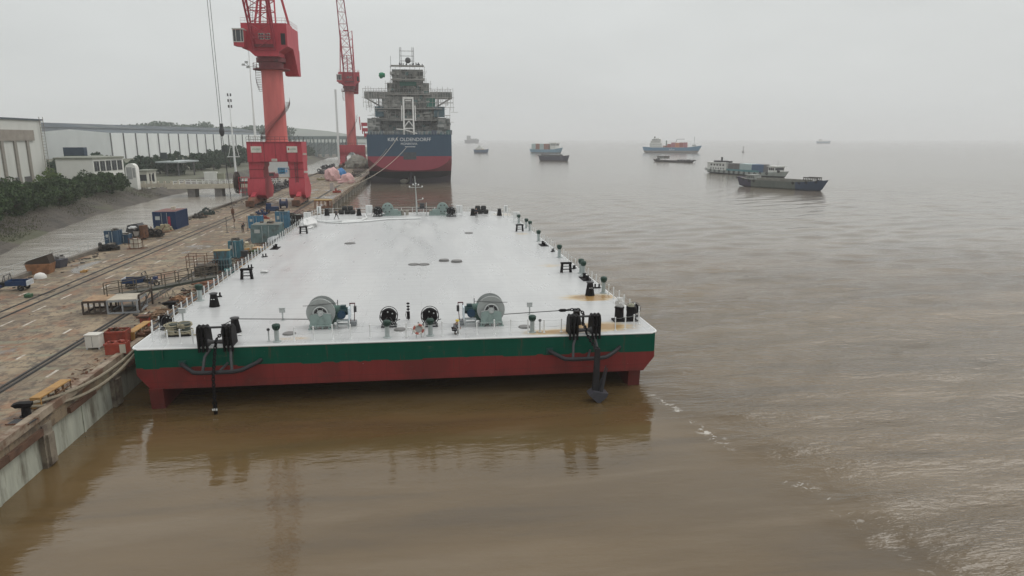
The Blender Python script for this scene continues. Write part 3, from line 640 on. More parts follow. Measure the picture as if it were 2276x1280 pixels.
# ---- rope reels (black discs on trestles)
def reel():
    r=T('rope_reel','','reel')
    d=MB().lathe([(.0,-.3),(.5,-.3),(.52,-.27),(.52,-.22),(.3,-.2),(.3,.2),(.52,.22),(.52,.28),(0,.3)],(0,0,.75),24,'Y'); d.build('drum',black,r)
    MB().ring((0,-.32,.75),.61,.028,'Y',28).ring((0,.32,.75),.61,.028,'Y',28).build('rim_ring',dark,r)
    f=MB()
    for y in(-.36,.36): f.bar((-.5,y,0),(-.1,y,.75),.07).bar((.5,y,0),(.1,y,.75),.07).bar((-.55,y,.06),(.55,y,.06),.08)
    f.bar((-.5,-.36,.06),(-.5,.36,.06),.08).bar((.5,-.36,.06),(.5,.36,.06),.08); f.build('stand',dark,r)
    MB().bar((.52,0,.4),(.78,-.1,.5),.05).build('crank',dark,r)
    for x,z in((-.05,1.12),(.27,1.0),(-.3,.42),(.22,.4)): MB().lathe([(.055,-.33),(.055,-.305)],(x,0,z),8,'Y').build('lightening_hole',lgrey,r)
    return r
r0=reel(); RL=[(865,725,0,'black disc shaped rope reel left of the signal lamp post'),(956,724,0,'black disc shaped rope reel right of the signal lamp post'),(354,731,.9,'black rope reel at the near left deck corner by the red quay bollard'),(1419,702,-.9,'black rope reel at the near right deck corner')]
for i,(u,v,rz,lab) in enumerate(RL):
    o=r0 if i==0 else copy_tree(r0); o.location=at(u,v,DZ); o.rotation_euler=(0,0,rz); o['label']=lab; o['group']='black rope reels'; o.scale=(1.08,)*3
    if i>1: o.scale=(.82,)*3; o.location.x+=(.5 if i==2 else -.45)
# ---- signal lamp post
r=T('signal_lamp_post','black signal lamp stack on a short post between the two black reels','signal lamp',at(908,711,DZ))
MB().cyl((0,0,0),(0,0,1.05),.03).build('post',dark,r)
MB().bx(-.12,.12,-.1,.1,.1,.68).build('lamp_box',black,r)
for z in(.85,1.08,1.32): MB().lathe([(.04,z-.07),(.13,z),(.13,z+.05),(.05,z+.1)],(0,0,0),10).build('lamp',black,r)
MB().tube([(-.14,0,.1),(-.22,0,.4),(-.14,0,.75)],.02,5).build('cable',dark,r)
# ---- life ring on its stand and white bent pipe
r=T('life_ring','orange and white life ring on a small stand at the near deck edge','life ring',at(931,750,DZ))
o1=M('life_ring_orange',(.42,.13,.10),.6); o2=M('life_ring_white',(.6,.57,.52),.6)
for k in range(8): MB().ring((0,0,.62),.33,.085,'Y',5,8,(k*PI/4,(k+1)*PI/4)).build('ring_segment',o1 if k%2 else o2,r)
MB().cyl((-.18,.03,0),(-.18,.03,.5),.035).cyl((.18,.03,0),(.18,.03,.5),.035).bx(-.3,.3,.05,.1,.3,.9).cyl((0,.08,.8),(0,.08,1.15),.06).build('stand',lgrey,r)
tag(MB().tube([(-.25,0,0),(-.27,0,.45),(-.1,0,.68),(.15,0,.66),(.27,0,.42),(.2,0,.2)],.06,8).build('vent_bend',white,None,at(910,749,DZ)),'white bent pipe beside the life ring','pipe')
# ---- manholes
def manhole(u,v,lab,rr=.42,z=.09):
    tag(MB().lathe([(rr+.06,0),(rr+.06,z*.5),(rr,z*.6),(rr,z),(rr-.1,z+.015)],(0,0,0),20).build('manhole_cover',M('manhole_grey',(.16,.155,.15),.5,var=.2),None,at(u,v,DZ)),lab,'manhole','manhole covers on deck')
for a_ in((643,742,'oval manhole cover left of the left winch'),(1166,727,'oval manhole cover right of the right winch'),(890,733,'flat brown manhole cover between the two middle vents'),(920,588,'left of the two flat manholes near the deck centreline',.6),(942,588,'right of the two flat manholes near the deck centreline',.6),(987,580,'dark manhole right of the centreline pair, the farther one',.55,.2),(1015,582,'rightmost dark manhole at mid deck',.6,.2),(778,541,'lone manhole on the left half of the deck',.7),(1042,518,'lone manhole on the far right half of the deck',.6)): manhole(*a_)
# ---- boxes on posts
def pbox(u,v,lab,h=.95,w=.42):
    r=T('junction_box',lab,'box',at(u,v,DZ),0,'grey boxes on posts')
    MB().bx(-w/2,w/2,-.1,.12,h-.3,h+.05).bx(-w/2-.03,w/2+.03,-.14,.15,h+.053,h+.08).build('box',lgrey,r); MB().cyl((0,0,0),(0,0,h-.3),.06,n=8).cyl((0,0,0),(0,0,.03),.18,n=10).build('post',lgrey,r)
pbox(629,712,'grey box on a post between the left posts and the left winch'); pbox(1177,699,'grey box on a post right of the right winch'); 
pbox(408,718,'grey box on legs by the quay side stanchions near the roped bollard',1.1,.5)
# ---- black goal-like frames
def hframe():
    r=T('towing_frame','','frame')
    for x in(-.5,.5): MB().prism([(x-.12,0),(x+.12,0),(x*.86+.1,.95),(x*.86-.1,.95)],'Y',-.2,.2).build('leg',black,r)
    MB().bx(-.58,.58,-.22,.22,.96,1.15).build('top_beam',black,r)
    for z in(.35,.68): MB().cyl((-.42,0,z),(.42,0,z),.06).build('cross_bar',black if z<.5 else lgrey,r)
    return r
h0=hframe()
for i,(u,v,lab) in enumerate(((549,620,'black steel frame on deck, the nearer of two on the quay side'),(675,519,'black steel frame by the white tarp heap, far left of the deck'),(1258,605,'black steel frame on deck, the nearer of two on the river side'),(1155,514,'black steel frame far right of the deck near the vents'))):
    o=h0 if i==0 else copy_tree(h0); o.location=at(u,v,DZ); o['label']=lab; o['group']='black steel frames on deck'
    o.scale=(1.,1.,.95)
# ---- mooring bollards at the near corners
r=T('mooring_bollard','squat green-grey bollard heaped with brown mooring rope at the near left corner','bollard',at(402,745,DZ))
bm=M('bollard_dark',(.05,.06,.05),.6,var=.3)
MB().bx(-.75,.75,-.4,.4,0,.12).build('base_plate',black,r)
for x in(-.4,.4): MB().lathe([(.3,.12),(.28,.75),(.36,.8),(.36,.9),(.1,.95)],(x,0,0),16).build('post',bm,r)
rope2=M('rope_greenish',(.3,.27,.19),.9,var=.4,scale=5)
rp=T('coiled_rope','brown mooring rope heaped over the near left bollard','rope',at(396,744,DZ))
mb=MB()
for k in range(26):
    a=random.uniform(0,6.28); rr=random.uniform(.36,.56); cx=random.choice((-.32,.48)); z=random.uniform(.15,.95)
    mb.ring((cx+random.uniform(-.05,.05),random.uniform(-.05,.05),z),rr,.045,'Z',14,5)
for k in range(9): 
    x=random.uniform(-.6,.2); mb.tube([(x,-.1,1.),(x-.15,-.42,.7),(x-.05+random.uniform(-.2,.2),-.5,.25),(x+.3,-.45,.1)],.045,5)
mb.tube([(.6,-.3,.3),(1.,-.4,.1),(1.5,-.45,.06)],.05,5)
mb.build('rope_coil',rope2,rp)
r=T('mooring_bollard','black double bollard on a base plate at the near right corner','bollard',at(1388,712,DZ))
MB().bx(-.95,.95,-.45,.45,0,.12).build('base_plate',black,r)
for x in(-.45,.5): MB().lathe([(.36,.12),(.34,1.0),(.38,1.02),(.38,1.1),(.1,1.13)],(x,0,0),18).build('post',black,r)
mb=MB()
for k in range(14): mb.tube([(random.uniform(-.25,.25),random.uniform(-.15,.15),z) for z in(0,.15,.35,.55,.75)],[.08,.14,.15,.12,.07],5)
tag(mb.build('wrapped_bundle',cloth_white,None,at(1388,712,DZ)+Vector((-.45,0,1.1))),'white wrapped bundle standing on the near right double bollard','bundle')
mb=MB()
for k in range(9): mb.ring((random.uniform(-.08,.08),random.uniform(-.08,.08),random.uniform(.0,.15)),random.uniform(.12,.25),.04,'Z',10,4)
tag(mb.build('rope_coil',M('pale_rope',(.35,.34,.26),.9),None,at(1388,712,DZ)+Vector((.5,0,1.14))),'pale rope coil on the near right double bollard','rope')
# ---- edge fairlead recesses on the river and quay sides
def fair(u,v,lab,rz=0):
    r=T('edge_fairlead',lab,'fairlead',at(u,v,DZ),rz,'black edge fairleads')
    MB().bx(-.5,.5,-1.1,1.1,0,.06).build('base_plate',black,r)
    for y in(-.6,.6): MB().lathe([(.18,.06),(.15,.4),(.2,.42),(.2,.48)],(0,y,0),10).build('roller',black,r)
for a_ in((1302,620,'black roller fairlead in the river side deck edge under the close pair of vents'),(1208,545,'black roller fairlead far along the river side deck edge'),(612,552,'black roller fairlead in the quay side deck edge, middle of the row')): fair(*a_)
def sbol(u,v,lab,s=.6):
    r=T('small_bollard',lab,'bollard',at(u,v,DZ),random.random(),'low black deck bollards')
    MB().bx(-.6*s,.6*s,-.25*s,.25*s,0,.08).build('base_plate',black,r)
    for x in(-.33*s,.33*s): MB().cyl((x,0,.08),(x,0,.4),.13*s,n=10).build('post',black,r)
for a_ in((1327,640,'low black bollard right of the rust stained tapered post'),(1276,597,'low black bollard beside the nearer river side frame'),(1229,559,'low black bollard between the two river side frames'),(484,660,'low black bollard behind the white dashed post on the quay side'),(556,596,'low dark bollard behind the nearer quay side frame'),(588,571,'low dark bollard on the quay side beyond the nearer frame')): sbol(*a_)
# ---- far end gear
def windlass():
    r=T('mooring_windlass','','windlass')
    MB().lathe([(1.,-.25),(1.05,-.2),(1.05,-.12),(.5,-.1),(.5,.5),(1.05,.52),(1.05,.6)],(0,0,1.3),24,'Y').build('drum',grey_green,r)
    d=MB()
    for k in range(6): d.lathe([(.13,-.28),(.13,-.24)],(.65*math.cos(k*1.047),0,1.3+.65*math.sin(k*1.047)),8,'Y')
    d.build('drum_holes',dark,r)
    MB().bx(.5,1.9,-.3,.7,.2,1.15).bx(1.9,2.4,-.1,.5,.2,.8).build('gear_case',grey_green,r)
    MB().bx(-1.2,2.5,-.6,.9,0,.25).build('bed',grey_green,r)
    MB().lathe([(.45,-.2),(.5,0),(.35,.2),(.5,.4)],(-1.6,0,.9),16,'X').build('warping_head',grey_green,r)
    return r
w3=windlass(); p=at(862,479,DZ); w3.location=p; w3['label']='left grey green windlass at the far end of the deck'; w3['group']='windlasses at the far deck end'
w4=dup(w3,at(984,478,DZ),0,'right grey green windlass at the far end of the deck'); w4.scale=(-1,1,1)
for i,(u,lab) in enumerate(((840,'left black rope reel at the far deck end beside its windlass'),(1003,'right black rope reel at the far deck end beside its windlass'))):
    o=copy_tree(r0); o.location=at(u,481,DZ); o.rotation_euler=(0,0,.4 if i else -.4); o.scale=(1.35,1.6,1.35); o['label']=lab; o['group']='black rope reels'
def drums(u,v,lab,k):
    r=T('fender_stack',lab,'fenders',at(u,v,DZ))
    for i,(x,y,z) in enumerate(((-1.1,0,.4),(0,.2,.4),(1.,-.1,.4),(-.5,.3,1.1),(.6,.2,1.1))[:k]): MB().lathe([(.2,-.5),(.42,-.42),(.45,0),(.42,.42),(.2,.5)],(x,y,z),12,'X').build('rubber_fender',rubber,r)
drums(772,476,'stack of black rubber fenders at the far left of the deck',5); drums(1068,475,'stack of black rubber fenders at the far right of the deck',5)
def far_box(u,v,lab,w=1.2,h=1.5,leg=.5):
    r=T('deck_cabinet',lab,'cabinet',at(u,v,DZ),0,'white cabinets at the far deck end')
    MB().bx(-w/2,w/2,-.3,.4,leg,leg+h).build('cabinet_body',white,r)
    for x in(-w/2+.1,w/2-.1): MB().bx(x-.05,x+.05,-.2,.3,0,leg).build('leg',white,r)
    MB().bx(-.03,.03,-.32,-.303,leg+.1,leg+h-.1).build('door_seam',lgrey,r)
far_box(821,479,'white cabinet left of the left far windlass',1.2,1.4); far_box(1021,479,'white cabinet right of the right far windlass',1.2,1.4); far_box(1148,493,'white cabinet on legs by the farthest river side vents',1.1,1.0,.7); far_box(684,497,'white cabinet among white hoses at the far left deck edge',1.1,1.,.9)
def vpost(u,v,lab):
    r=T('deck_ventilator',lab,'vent',at(u,v,DZ),0,'white vent trunks at the far deck corners'); MB().bx(-.35,.35,-.3,.3,.9,2.1).build('vent_head',white,r)
    for x,y in((-.3,-.25),(.3,-.25),(.3,.25),(-.3,.25)): MB().bar((x*1.5,y*1.5,0),(x,y,.95),.07).build('leg',white,r)
    MB().bx(-.05,.05,-.32,-.302,1.,2.).build('slot',dark,r)
vpost(710,485,'white vent trunk on legs at the far left deck corner'); vpost(1124,482,'white vent trunk on legs at the far right deck corner')
for u,lab in((798,'small dark tapered post at the far left deck end behind the fenders'),(1110,'small dark post at the far right deck corner'),(1051,'small dark post right of the far right cabinet'),(727,'small dark post near the far left vent trunk')):
    o=copy_tree(g0); o.location=at(u,479,DZ); o['label']=lab; o['group']='dark posts at the far deck end'; o.scale=(1.2,1.2,1.15)
r=T('light_mast','thin grey mast with cross arms and lamps at the far end of the barge','mast',at(926,473,DZ))
MB().tube([(0,0,0),(0,0,3),(-.15,0,7)],[.14,.11,.06],8).build('mast_pole',lgrey,r)
MB().bar((-1.3,0,4.9),(1.25,0,4.9),.09).bar((-.6,0,5.3),(.6,0,5.3),.06).bar((0,0,2.4),(1.3,0,2.6),.09).build('cross_arm',lgrey,r)
for x,z in((-1.2,5.05),(1.2,5.05),(-.5,5.45),(.5,5.4),(1.25,2.75),(0,5.6)): MB().bx(x-.13,x+.13,-.1,.1,z-.12,z+.13).build('lamp',white,r)
r=T('mast_platform','small dark engine housing with steps at the foot of the far mast','platform',at(938,478,DZ))
MB().bx(-.9,.9,-.3,1.,1.2,1.35).bx(-.4,.5,0,.8,1.36,2.2).build('housing',dark,r)
for x in(-.85,.85): MB().bx(x-.06,x+.06,-.3,-.2,0,2.4).build('frame_post',lgrey,r)
MB().bx(-.5,.5,-.8,-.4,.35,.42).bx(-.5,.5,-.6,-.3,.75,.82).build('step',lgrey,r)
for u,lb in((895,'buff valve post right of the left far windlass'),(905,'second buff valve post nearer the far mast on its left'),(957,'buff valve post just right of the far mast platform'),(965,'middle one of the three buff valve posts right of the far mast'),(973,'buff valve post beside the right far windlass')):
    tag(MB().lathe([(.3,0),(.25,.8),(.4,.9),(.1,1.0)],(0,0,0),10).build('valve_post',M('pipe_buff',(.3,.28,.24),.6),None,at(u,478,DZ)),lb,'valve','buff valve posts')
# white tarps and hoses far left
mb=MB(); p=at(687,503,DZ); mb.sph((p.x,p.y,DZ+.4),1,(1.3,3.4,1.0),12,jit=.18)
tag(mb.build('tarp_heap',cloth_white),'heap of white sheeting at the far left deck edge','sheeting')
for k,(pts,lab) in enumerate(((((700,488),(712,492),(735,491),(760,490),(800,489)),'white hose snaking from the sheeting heap along the far deck'),(((760,493),(800,490),(815,484),(812,478)),'white hose curving up to the far left cabinet'),(((720,493),(760,495),(820,491),(860,487),(935,485)),'straight white hose lying across the far deck'))):
    tag(MB().tube([at(u,v,DZ+.15) for u,v in pts],.16,6).build('hose',white),lab,'hose')
tag(MB().sph((0,0,.12),.35,(1.3,.8,.5),jit=.25).build('cloth_scrap',cloth_white,None,at(588,606,DZ)),'white cloth scrap on the deck right of the nearer left frame','cloth')
tag(MB().sph((0,0,.06),.12,(1.3,.8,.6),jit=.2).build('cloth_scrap',cloth_white,None,at(532,746,DZ)),'tiny white rag on the deck by the left tapered post','cloth')
# dark rope line along the quay side
tag(MB().tube([(-19.9,52,DZ+.25),(-19.95,60,DZ+.2),(-19.9,72,DZ+.3),(-19.95,90,DZ+.2),(-19.9,112,DZ+.25)],.12,6).build('edge_hose',dark),'dark hose laid along the quay side edge of the barge','hose')
# ------------------------------------------------------------------ portal cranes
def truss(mb,A,B,n,rc,rb):
    """A,B: lists of chord corner points at both ends; lacing between neighbours"""
    A=[Vector(p) for p in A];B=[Vector(p) for p in B];k=len(A)
    for a,b in zip(A,B): mb.cyl(a,b,rc,n=6)
    for i in range(n+1):
        t=i/n; P=[a.lerp(b,t) for a,b in zip(A,B)]
        for j in range(k): mb.cyl(P[j],P[(j+1)%k],rb,n=4)
        if i<n:
            Q=[a.lerp(b,(i+1)/n) for a,b in zip(A,B)]
            for j in range(k):
                if i%2: mb.cyl(P[j],Q[(j+1)%k],rb,n=4)
                else: mb.cyl(P[(j+1)%k],Q[j],rb,n=4)
def crane(label,loc,slew,hp,hb,hc,lk,jib_tip,gap=True,arch=False,apw=.55,aph=13,w=6.05,hs_=.79):
    """hp portal top, hb portal beam underside, hc column top (all above the quay)"""
    r=T('portal_crane',label,'crane',loc,0,'red portal cranes on the quay')
    wl=3.4; d=3.6
    m=MB().bx(-w,w,-d,d,hb,hp)
    m.build('portal_beam',crane_red,r)
    for s in(-1,1):
        x0=s*w; x1=s*(w-wl)
        l=MB()
        l.prism([(x0,hb),(x1,hb),(x1,hb-.9),(s*(w-wl+.3),hb-1.4),(s*(w-wl+.3),6.2),(x0,6.2)],'Y',-2.9,2.9)
        if arch: l.prism([(x1,hb-.003),(x1-s*2.4,hb-.003),(x1,hb-2.6)],'Y',-2.8,2.8)
        l.build('leg',crane_red,r)
        l=MB(); a0,a1=(-w-.5,-w+3.4) if s<0 else(w-3.4,w+.15)
        l.prism([(-2.9,6.19),(2.9,6.19),(5.8,3.9),(5.8,2.6),(4.,1.5),(-2.2,1.5),(-3.6,2.4),(-3.7,3.6)],'X',a0,a1)
        l.build('sill_beam',crane_red,r)
        for y in(-6.4,-1.,4.6):
            g=MB().prism([(y-2.2,.7),(y+2.2,.7),(y+1.7,1.3),(y+.5,2.15),(y-.5,2.15),(y-1.7,1.3)],'X',x0*.82-.8,x0*.82+.8)
            g.build('bogie',M('bogie_brown',(.2,.08,.05),.75,var=.4,scale=1.5,col2=(.07,.05,.04),thr=(.5,.65)),r)
            for k in(-1.6,-.55,.55,1.6): MB().cyl((x0*.82-.35,y+k,.5),(x0*.82+.35,y+k,.5),.5,n=14).build('wheel',dark,r)
        MB().bx(x0*.82-.9,x0*.82+.9,-9.6,-9.0,.3,1.6).bx(x0*.82-.5,x0*.82+.5,-9.0,-8.5,.6,1.2).build('buffer',rusty,r)
        MB().bar((x0*.82,-6.4,2.),(x0*.82,-3.,2.9),.9,.7).bar((x0*.82,4.6,2.),(x0*.82,4.2,2.9),.9,.7).build('equaliser_beam',crane_red,r)
    # landing rails on the portal
    q=MB()
    for x in [i*1.05-w for i in range(14)]:
        for y in(-d+.1,d-.1): q.cyl((x,y,hp),(x,y,hp+1.1),.035,n=4)
    for z in(.55,1.1):
        for y in(-d+.1,d-.1): q.cyl((-w,y,hp+z),(w-.1,y,hp+z),.035,n=4)
    q.build('handrail',dark if gap else crane_red,r)
    cr=2.45
    MB().lathe([(cr+.12,hp),(cr+.1,hp+.25),(cr,hp+.3),(cr-.12,hc-.6),(cr+.1,hc-.5),(cr+.1,hc)],(0,0,0),28).build('column',crane_pink,r)
    # spiral stair
    s=MB(); n=46
    for i in range(n):
        a=R(215)-R(-150)*i/n if False else R(200)+R(175)*i/n; z=hp+.2+(hc*.55-hp*.55)*i/n
        s.box(((cr+.55)*math.cos(a),(cr+.55)*math.sin(a),z),(.95,.34,.06),rz=a)
        s.cyl(((cr+1.)*math.cos(a),(cr+1.)*math.sin(a),z),((cr+1.)*math.cos(a),(cr+1.)*math.sin(a),z+1.),.03,n=4)
    s.build('spiral_stair',M('stair_dark_red',(.09,.04,.04),.6),r); s=MB()
    for i in range(14):
        a=R(215)-R(60)*i/14; z=hc-.2-5*i/14
        s.box(((cr+.6)*math.cos(a),(cr+.6)*math.sin(a),z),(1.1,.4,.06),rz=a)
        s.cyl(((cr+1.1)*math.cos(a),(cr+1.1)*math.sin(a),z),((cr+1.1)*math.cos(a),(cr+1.1)*math.sin(a),z+1.),.03,n=4)
    s.build('spiral_stair',M('stair_dark_red',(.09,.04,.04),.6),r)
    # ring platform
    p=MB().lathe([(cr,hc-.35),(cr+1.6,hc-.3),(cr+1.6,hc-.1),(cr,hc-.05)],(0,0,0),24)
    for i in range(10):
        a=R(120)+R(18)*i; p.cyl(((cr+1.5)*math.cos(a),(cr+1.5)*math.sin(a),hc-.1),((cr+1.5)*math.cos(a),(cr+1.5)*math.sin(a),hc+1.1),.04,n=4)
    for z in(.5,1.1): p.tube([((cr+1.5)*math.cos(R(120)+R(18)*i),(cr+1.5)*math.sin(R(120)+R(18)*i),hc+z) for i in range(10)],.03,4)
    p.build('ring_platform',M('platform_dark_red',(.16,.035,.04),.6),r)
    # slewing house (front faces local -y)
    top=r if slew==0 else None
    def rot(mb,sc=True):
        if sc:
            for v in mb.b.verts: v.co.x*=hs_
        bmesh.ops.rotate(mb.b,verts=mb.b.verts,cent=(0,0,0),matrix=Matrix.Rotation(slew,3,'Z'))
        return mb
    h0=hc+2.3; h1=h0+6.9
    rot(MB().lathe([(cr+.1,hc),(cr+.25,hc+.05),(cr+.25,hc+1.3),(cr+.75,hc+1.35),(cr+.75,h0)],(0,0,0),24),False).build('slew_ring',M('slew_dark_red',(.16,.03,.035),.55,var=.3,col2=(.05,.03,.03)),r)
    hs=MB(); hs.prism([(-6.2,h1),(6.2,h1),(6.2,h0+2.1),(3.6,h0+.9),(3.6,h0),(-2.9,h0),(-4.5,h0+1.2),(-6.2,h0+1.6)],'Y',-4.2,1.)
    hs.bx(-5.4,5.95,1.003,7.2,h0+2.4,h1-.1)
    rot(hs).build('machinery_house',crane_red,r)
    rot(MB().prism([(1.003,h0+2.39),(7.2,h0+2.39),(7.2,h0-3.4),(5.2,h0-3.4)],'X',2.2,6.1)).build('counterweight',crane_red,r)
    win=M('crane_window_frame',(.5,.5,.46),.5)
    rot(MB().bx(-1.6,-.1,-4.27,-4.21,h0+3.5,h0+4.8).bx(.15,1.65,-4.27,-4.21,h0+3.5,h0+4.8)).build('window_frame',win,r)
    q=MB()
    for x in(-1.5,-.8,.25,.95):
        for z in(3.6,4.2): q.bx(x,x+.58,-4.30,-4.275,h0+z,h0+z+.5)
    rot(q).build('window_pane',glass,r)
    rot(MB().bx(4.5,5.7,-4.26,-4.21,h0+2.4,h0+4.8)).build('door_opening',M('opening_dark',(.02,.02,.022),.7),r)
    rot(MB().bx(-3.,3.,-4.9,-4.2,h0+2.2,h0+2.45).bx(-2.8,2.9,-4.85,-4.21,h0+1.9,h0+2.19)).build('front_ledge',M('platform_dark_red',(.16,.035,.04)),r)
    # cab
    c=MB().prism([(-7.6,h0+1.9),(-4.8,h0+1.6),(-4.8,h0+5.2),(-7.6,h0+5.2)],'Y',-6.4,-4.203); rot(c).build('cab',crane_red,r)
    rot(MB().bx(-7.75,-4.7,-6.6,-4.1,h0+5.203,h0+5.45).bx(-7.66,-4.75,-6.46,-6.41,h0+2.6,h0+2.75).bx(-7.66,-7.5,-6.46,-6.41,h0+2.75,h0+5.2).bx(-6.9,-6.75,-6.46,-6.41,h0+2.75,h0+5.2).bx(-5.6,-5.45,-6.46,-6.41,h0+2.75,h0+5.2).bx(-4.9,-4.75,-6.46,-6.41,h0+2.75,h0+5.2)).build('cab_frame',win,r)
    rot(MB().bx(-7.48,-6.92,-6.44,-6.405,h0+2.78,h0+5.1).bx(-6.73,-5.62,-6.44,-6.405,h0+2.78,h0+5.1).bx(-5.43,-4.92,-6.44,-6.405,h0+2.78,h0+5.1)).build('cab_glass',glass,r)
    q=MB()
    for x in [i*1.24-6.2 for i in range(11)]:
        q.cyl((x,-4.1,h1),(x,-4.1,h1+1.1),.03,n=4)
    for y in range(0,12): q.cyl((5.9,-4.1+y,h1),(5.9,-4.1+y,h1+1.1),.03,n=4)
    for z in(.55,1.1): q.cyl((-6.2,-4.1,h1+z),(6.2,-4.1,h1+z),.03,n=4).cyl((5.9,-4.1,h1+z),(5.9,7,h1+z),.03,n=4)
    rot(q).build('roof_rail',M('rail_pale_red',(.4,.2,.2),.6),r)
    # jib, A frame and stays
    q=MB(); tip=Vector(jib_tip); b0=Vector((0,-4.6,h0+1.2)); u=(tip-b0).normalized(); sd=Vector((1,0,0)); nn=u.cross(sd).normalized()
    if nn.z<0: nn=-nn
    mid=b0.lerp(tip,.16)
    def cr4(p,wx,hh): return [p+sd*wx-nn*hh,p-sd*wx-nn*hh,p-sd*wx+nn*hh,p+sd*wx+nn*hh]
    A=[b0+sd*2.3,b0-sd*2.3,b0-sd*2.2+nn*.9,b0+sd*2.2+nn*.9]
    truss(q,A,cr4(mid,2.4,1.3),5,.22,.08); truss(q,cr4(mid,2.4,1.3),cr4(tip,.8,.7),lk,.2,.08)
    rot(q,False).build('jib',M('jib_red',(.33,.04,.06),.55,var=.12),r)
    q=MB(); ap=Vector((0,1.8,h1+aph))
    for x in(-2.6,2.6):
        q.bar((x*1.1,-2.6,h1),(x*apw,ap.y,ap.z),.42); q.bar((x*1.7,5.2,h1),(x*apw,ap.y+.3,ap.z),.48)
    for k in range(1,5):
        t=k/5; z=h1+aph*t; wx=2.86+(2.6*apw-2.86)*t; y=-2.6+4.4*t; q.bar((-wx,y,z),(wx,y,z),.18)
        if k<5: q.bar((-wx,y,z),(wx*.95,y+.85,z+aph*.2),.16); q.bar((wx,y,z),(-wx*.95,y+.85,z+aph*.2),.12)
    q.bar((-1.5,1.9,ap.z),(1.5,1.9,ap.z),.6); q.bar((-.3,.5,h1),(-.3,1.5,h1+9),.55)
    rot(q).build('apex_frame',crane_red,r)
    q=MB()
    for i in range(16): z=h1+.3*i*1.9; t=i/16; q.bar((-3.9+1.2*t,-3.4,z),(-3.2+1.2*t,-3.4,z),.05) 
    q.bar((-3.9,-3.4,h1),(-2.7,-3.4,h1+9),.07).bar((-3.2,-3.4,h1),(-2.,-3.4,h1+9),.07).bx(-4.6,-2.2,-4,-2.6,h1+7.4,h1+7.5)
    for x in(-4.5,-3.6,-2.3): q.cyl((x,-3.9,h1+7.5),(x,-3.9,h1+8.5),.04,n=4)
    rot(q).build('ladder',dark,r)
    q=MB()
    for x in(-.8,.8): q.tube([ap+Vector((x,0,0)),tip+Vector((x*.4,0,0))],.05,4)
    rot(q,False).build('luffing_rope',wirem,r)
    return r,tip
gl=Vector((-32.2,168.2,QZ))
hook=at(519,492,QZ+.9)
tipw=Vector((hook.x-1.5,hook.y-1.,118.))-gl
c1,tip=crane('nearer tall red portal crane straddling the quay with a square cab',gl,R(-4),14.4,9.9,30.6,10,tuple(Matrix.Rotation(R(4),3,'Z')@tipw))
q=MB()
for x in(-4.9,-2.3,.2,2.7,4.9): q.bx(x-.05,x+.05,-3.66,-3.605,9.92,14.38)
q.bx(-6.04,6.04,-3.68,-3.605,14.1,14.3).bx(-3.2,3.2,-3.68,-3.605,9.92,10.0)
q.build('panel_seam',M('seam_dark_red',(.17,.02,.03),.6),c1)
q=MB()
for x in(4.2,4.75): q.bar((x,-3.2,2.5),(x,-3.2,9.8),.08)
for k in range(18): q.bar((4.2,-3.2,2.6+.4*k),(4.75,-3.2,2.6+.4*k),.05)
q.build('ladder',dark,c1)
for sx_ in(-1,1):
    q=MB()
    for z in(6.25,8.2): q.bx(sx_*4.35-1.72,sx_*4.35+1.72,-2.98,-2.905,z-.06,z+.06)
    q.build('leg_flange',M('seam_dark_red',(.17,.02,.03)),c1)
# signs on the portal beam
sg=M('sign_white',(.62,.6,.54),.5)
for x,ks in((-4.,'g'),(3.9,'r')):
    b=MB().bx(x-1.15,x+1.15,-3.72,-3.61,12.,13.4).build('sign_board',sg,c1)
    gm=M('sign_green',(.06,.28,.14),.6); rm=M('sign_red',(.45,.06,.06),.6)
    q=MB(); 
    for k in range(5):
        x0=x-.68+.34*k
        if ks=='r' and k==0: continue
        for dx,dz,w,h in((-.1,0,.03,.3),(.1,0,.03,.3),(0,.13,.22,.03),(0,-.02,.22,.03),(0,-.15,.22,.03)): q.box((x0+dx,-3.735,12.75+dz),(w,.02,h))
    q.build('sign_lettering',gm,b)
    if ks=='r':
        MB().box((x-.75,-3.735,12.75),(.3,.02,.34)).box((x-.75,-3.745,12.75),(.12,.02,.5)).build('sign_emblem',rm,b)
b=MB().bx(-.75,.45,-3.7,-3.61,10.02,10.6).build('number_plate',sg,c1)
q=MB()
for k in range(4):
    for dz in(-.12,0,.12): q.box((-.55+.26*k,-3.71,10.3+dz),(.17,.02,.05))
q.build('number_lettering',rusty,b)
for z in(7.3,11.4): MB().bx(6.053,6.75,-2.5,-1.9,z,z+.45).build('side_lamp',sg,c1)
q=MB()
for dx,dy in((-.5,0),(.0,.7)): q.bar((-6.8,-3.2,30.3),(-6.8,-3.2,30.4),.1)
f=MB().box((-5.3,-3.6,31.1),(.6,.5,.4)).box((-4.6,-3.8,31.6),(.6,.5,.4)).box((-4.5,-3.2,30.6),(.5,.5,.4)).bar((-2.5,-2.4,30.6),(-5.3,-3.4,31.),.08).bar((-4.,-2.9,30.4),(-4.6,-3.6,31.4),.08); f.build('flood_light',lgrey,c1); q.b.free()
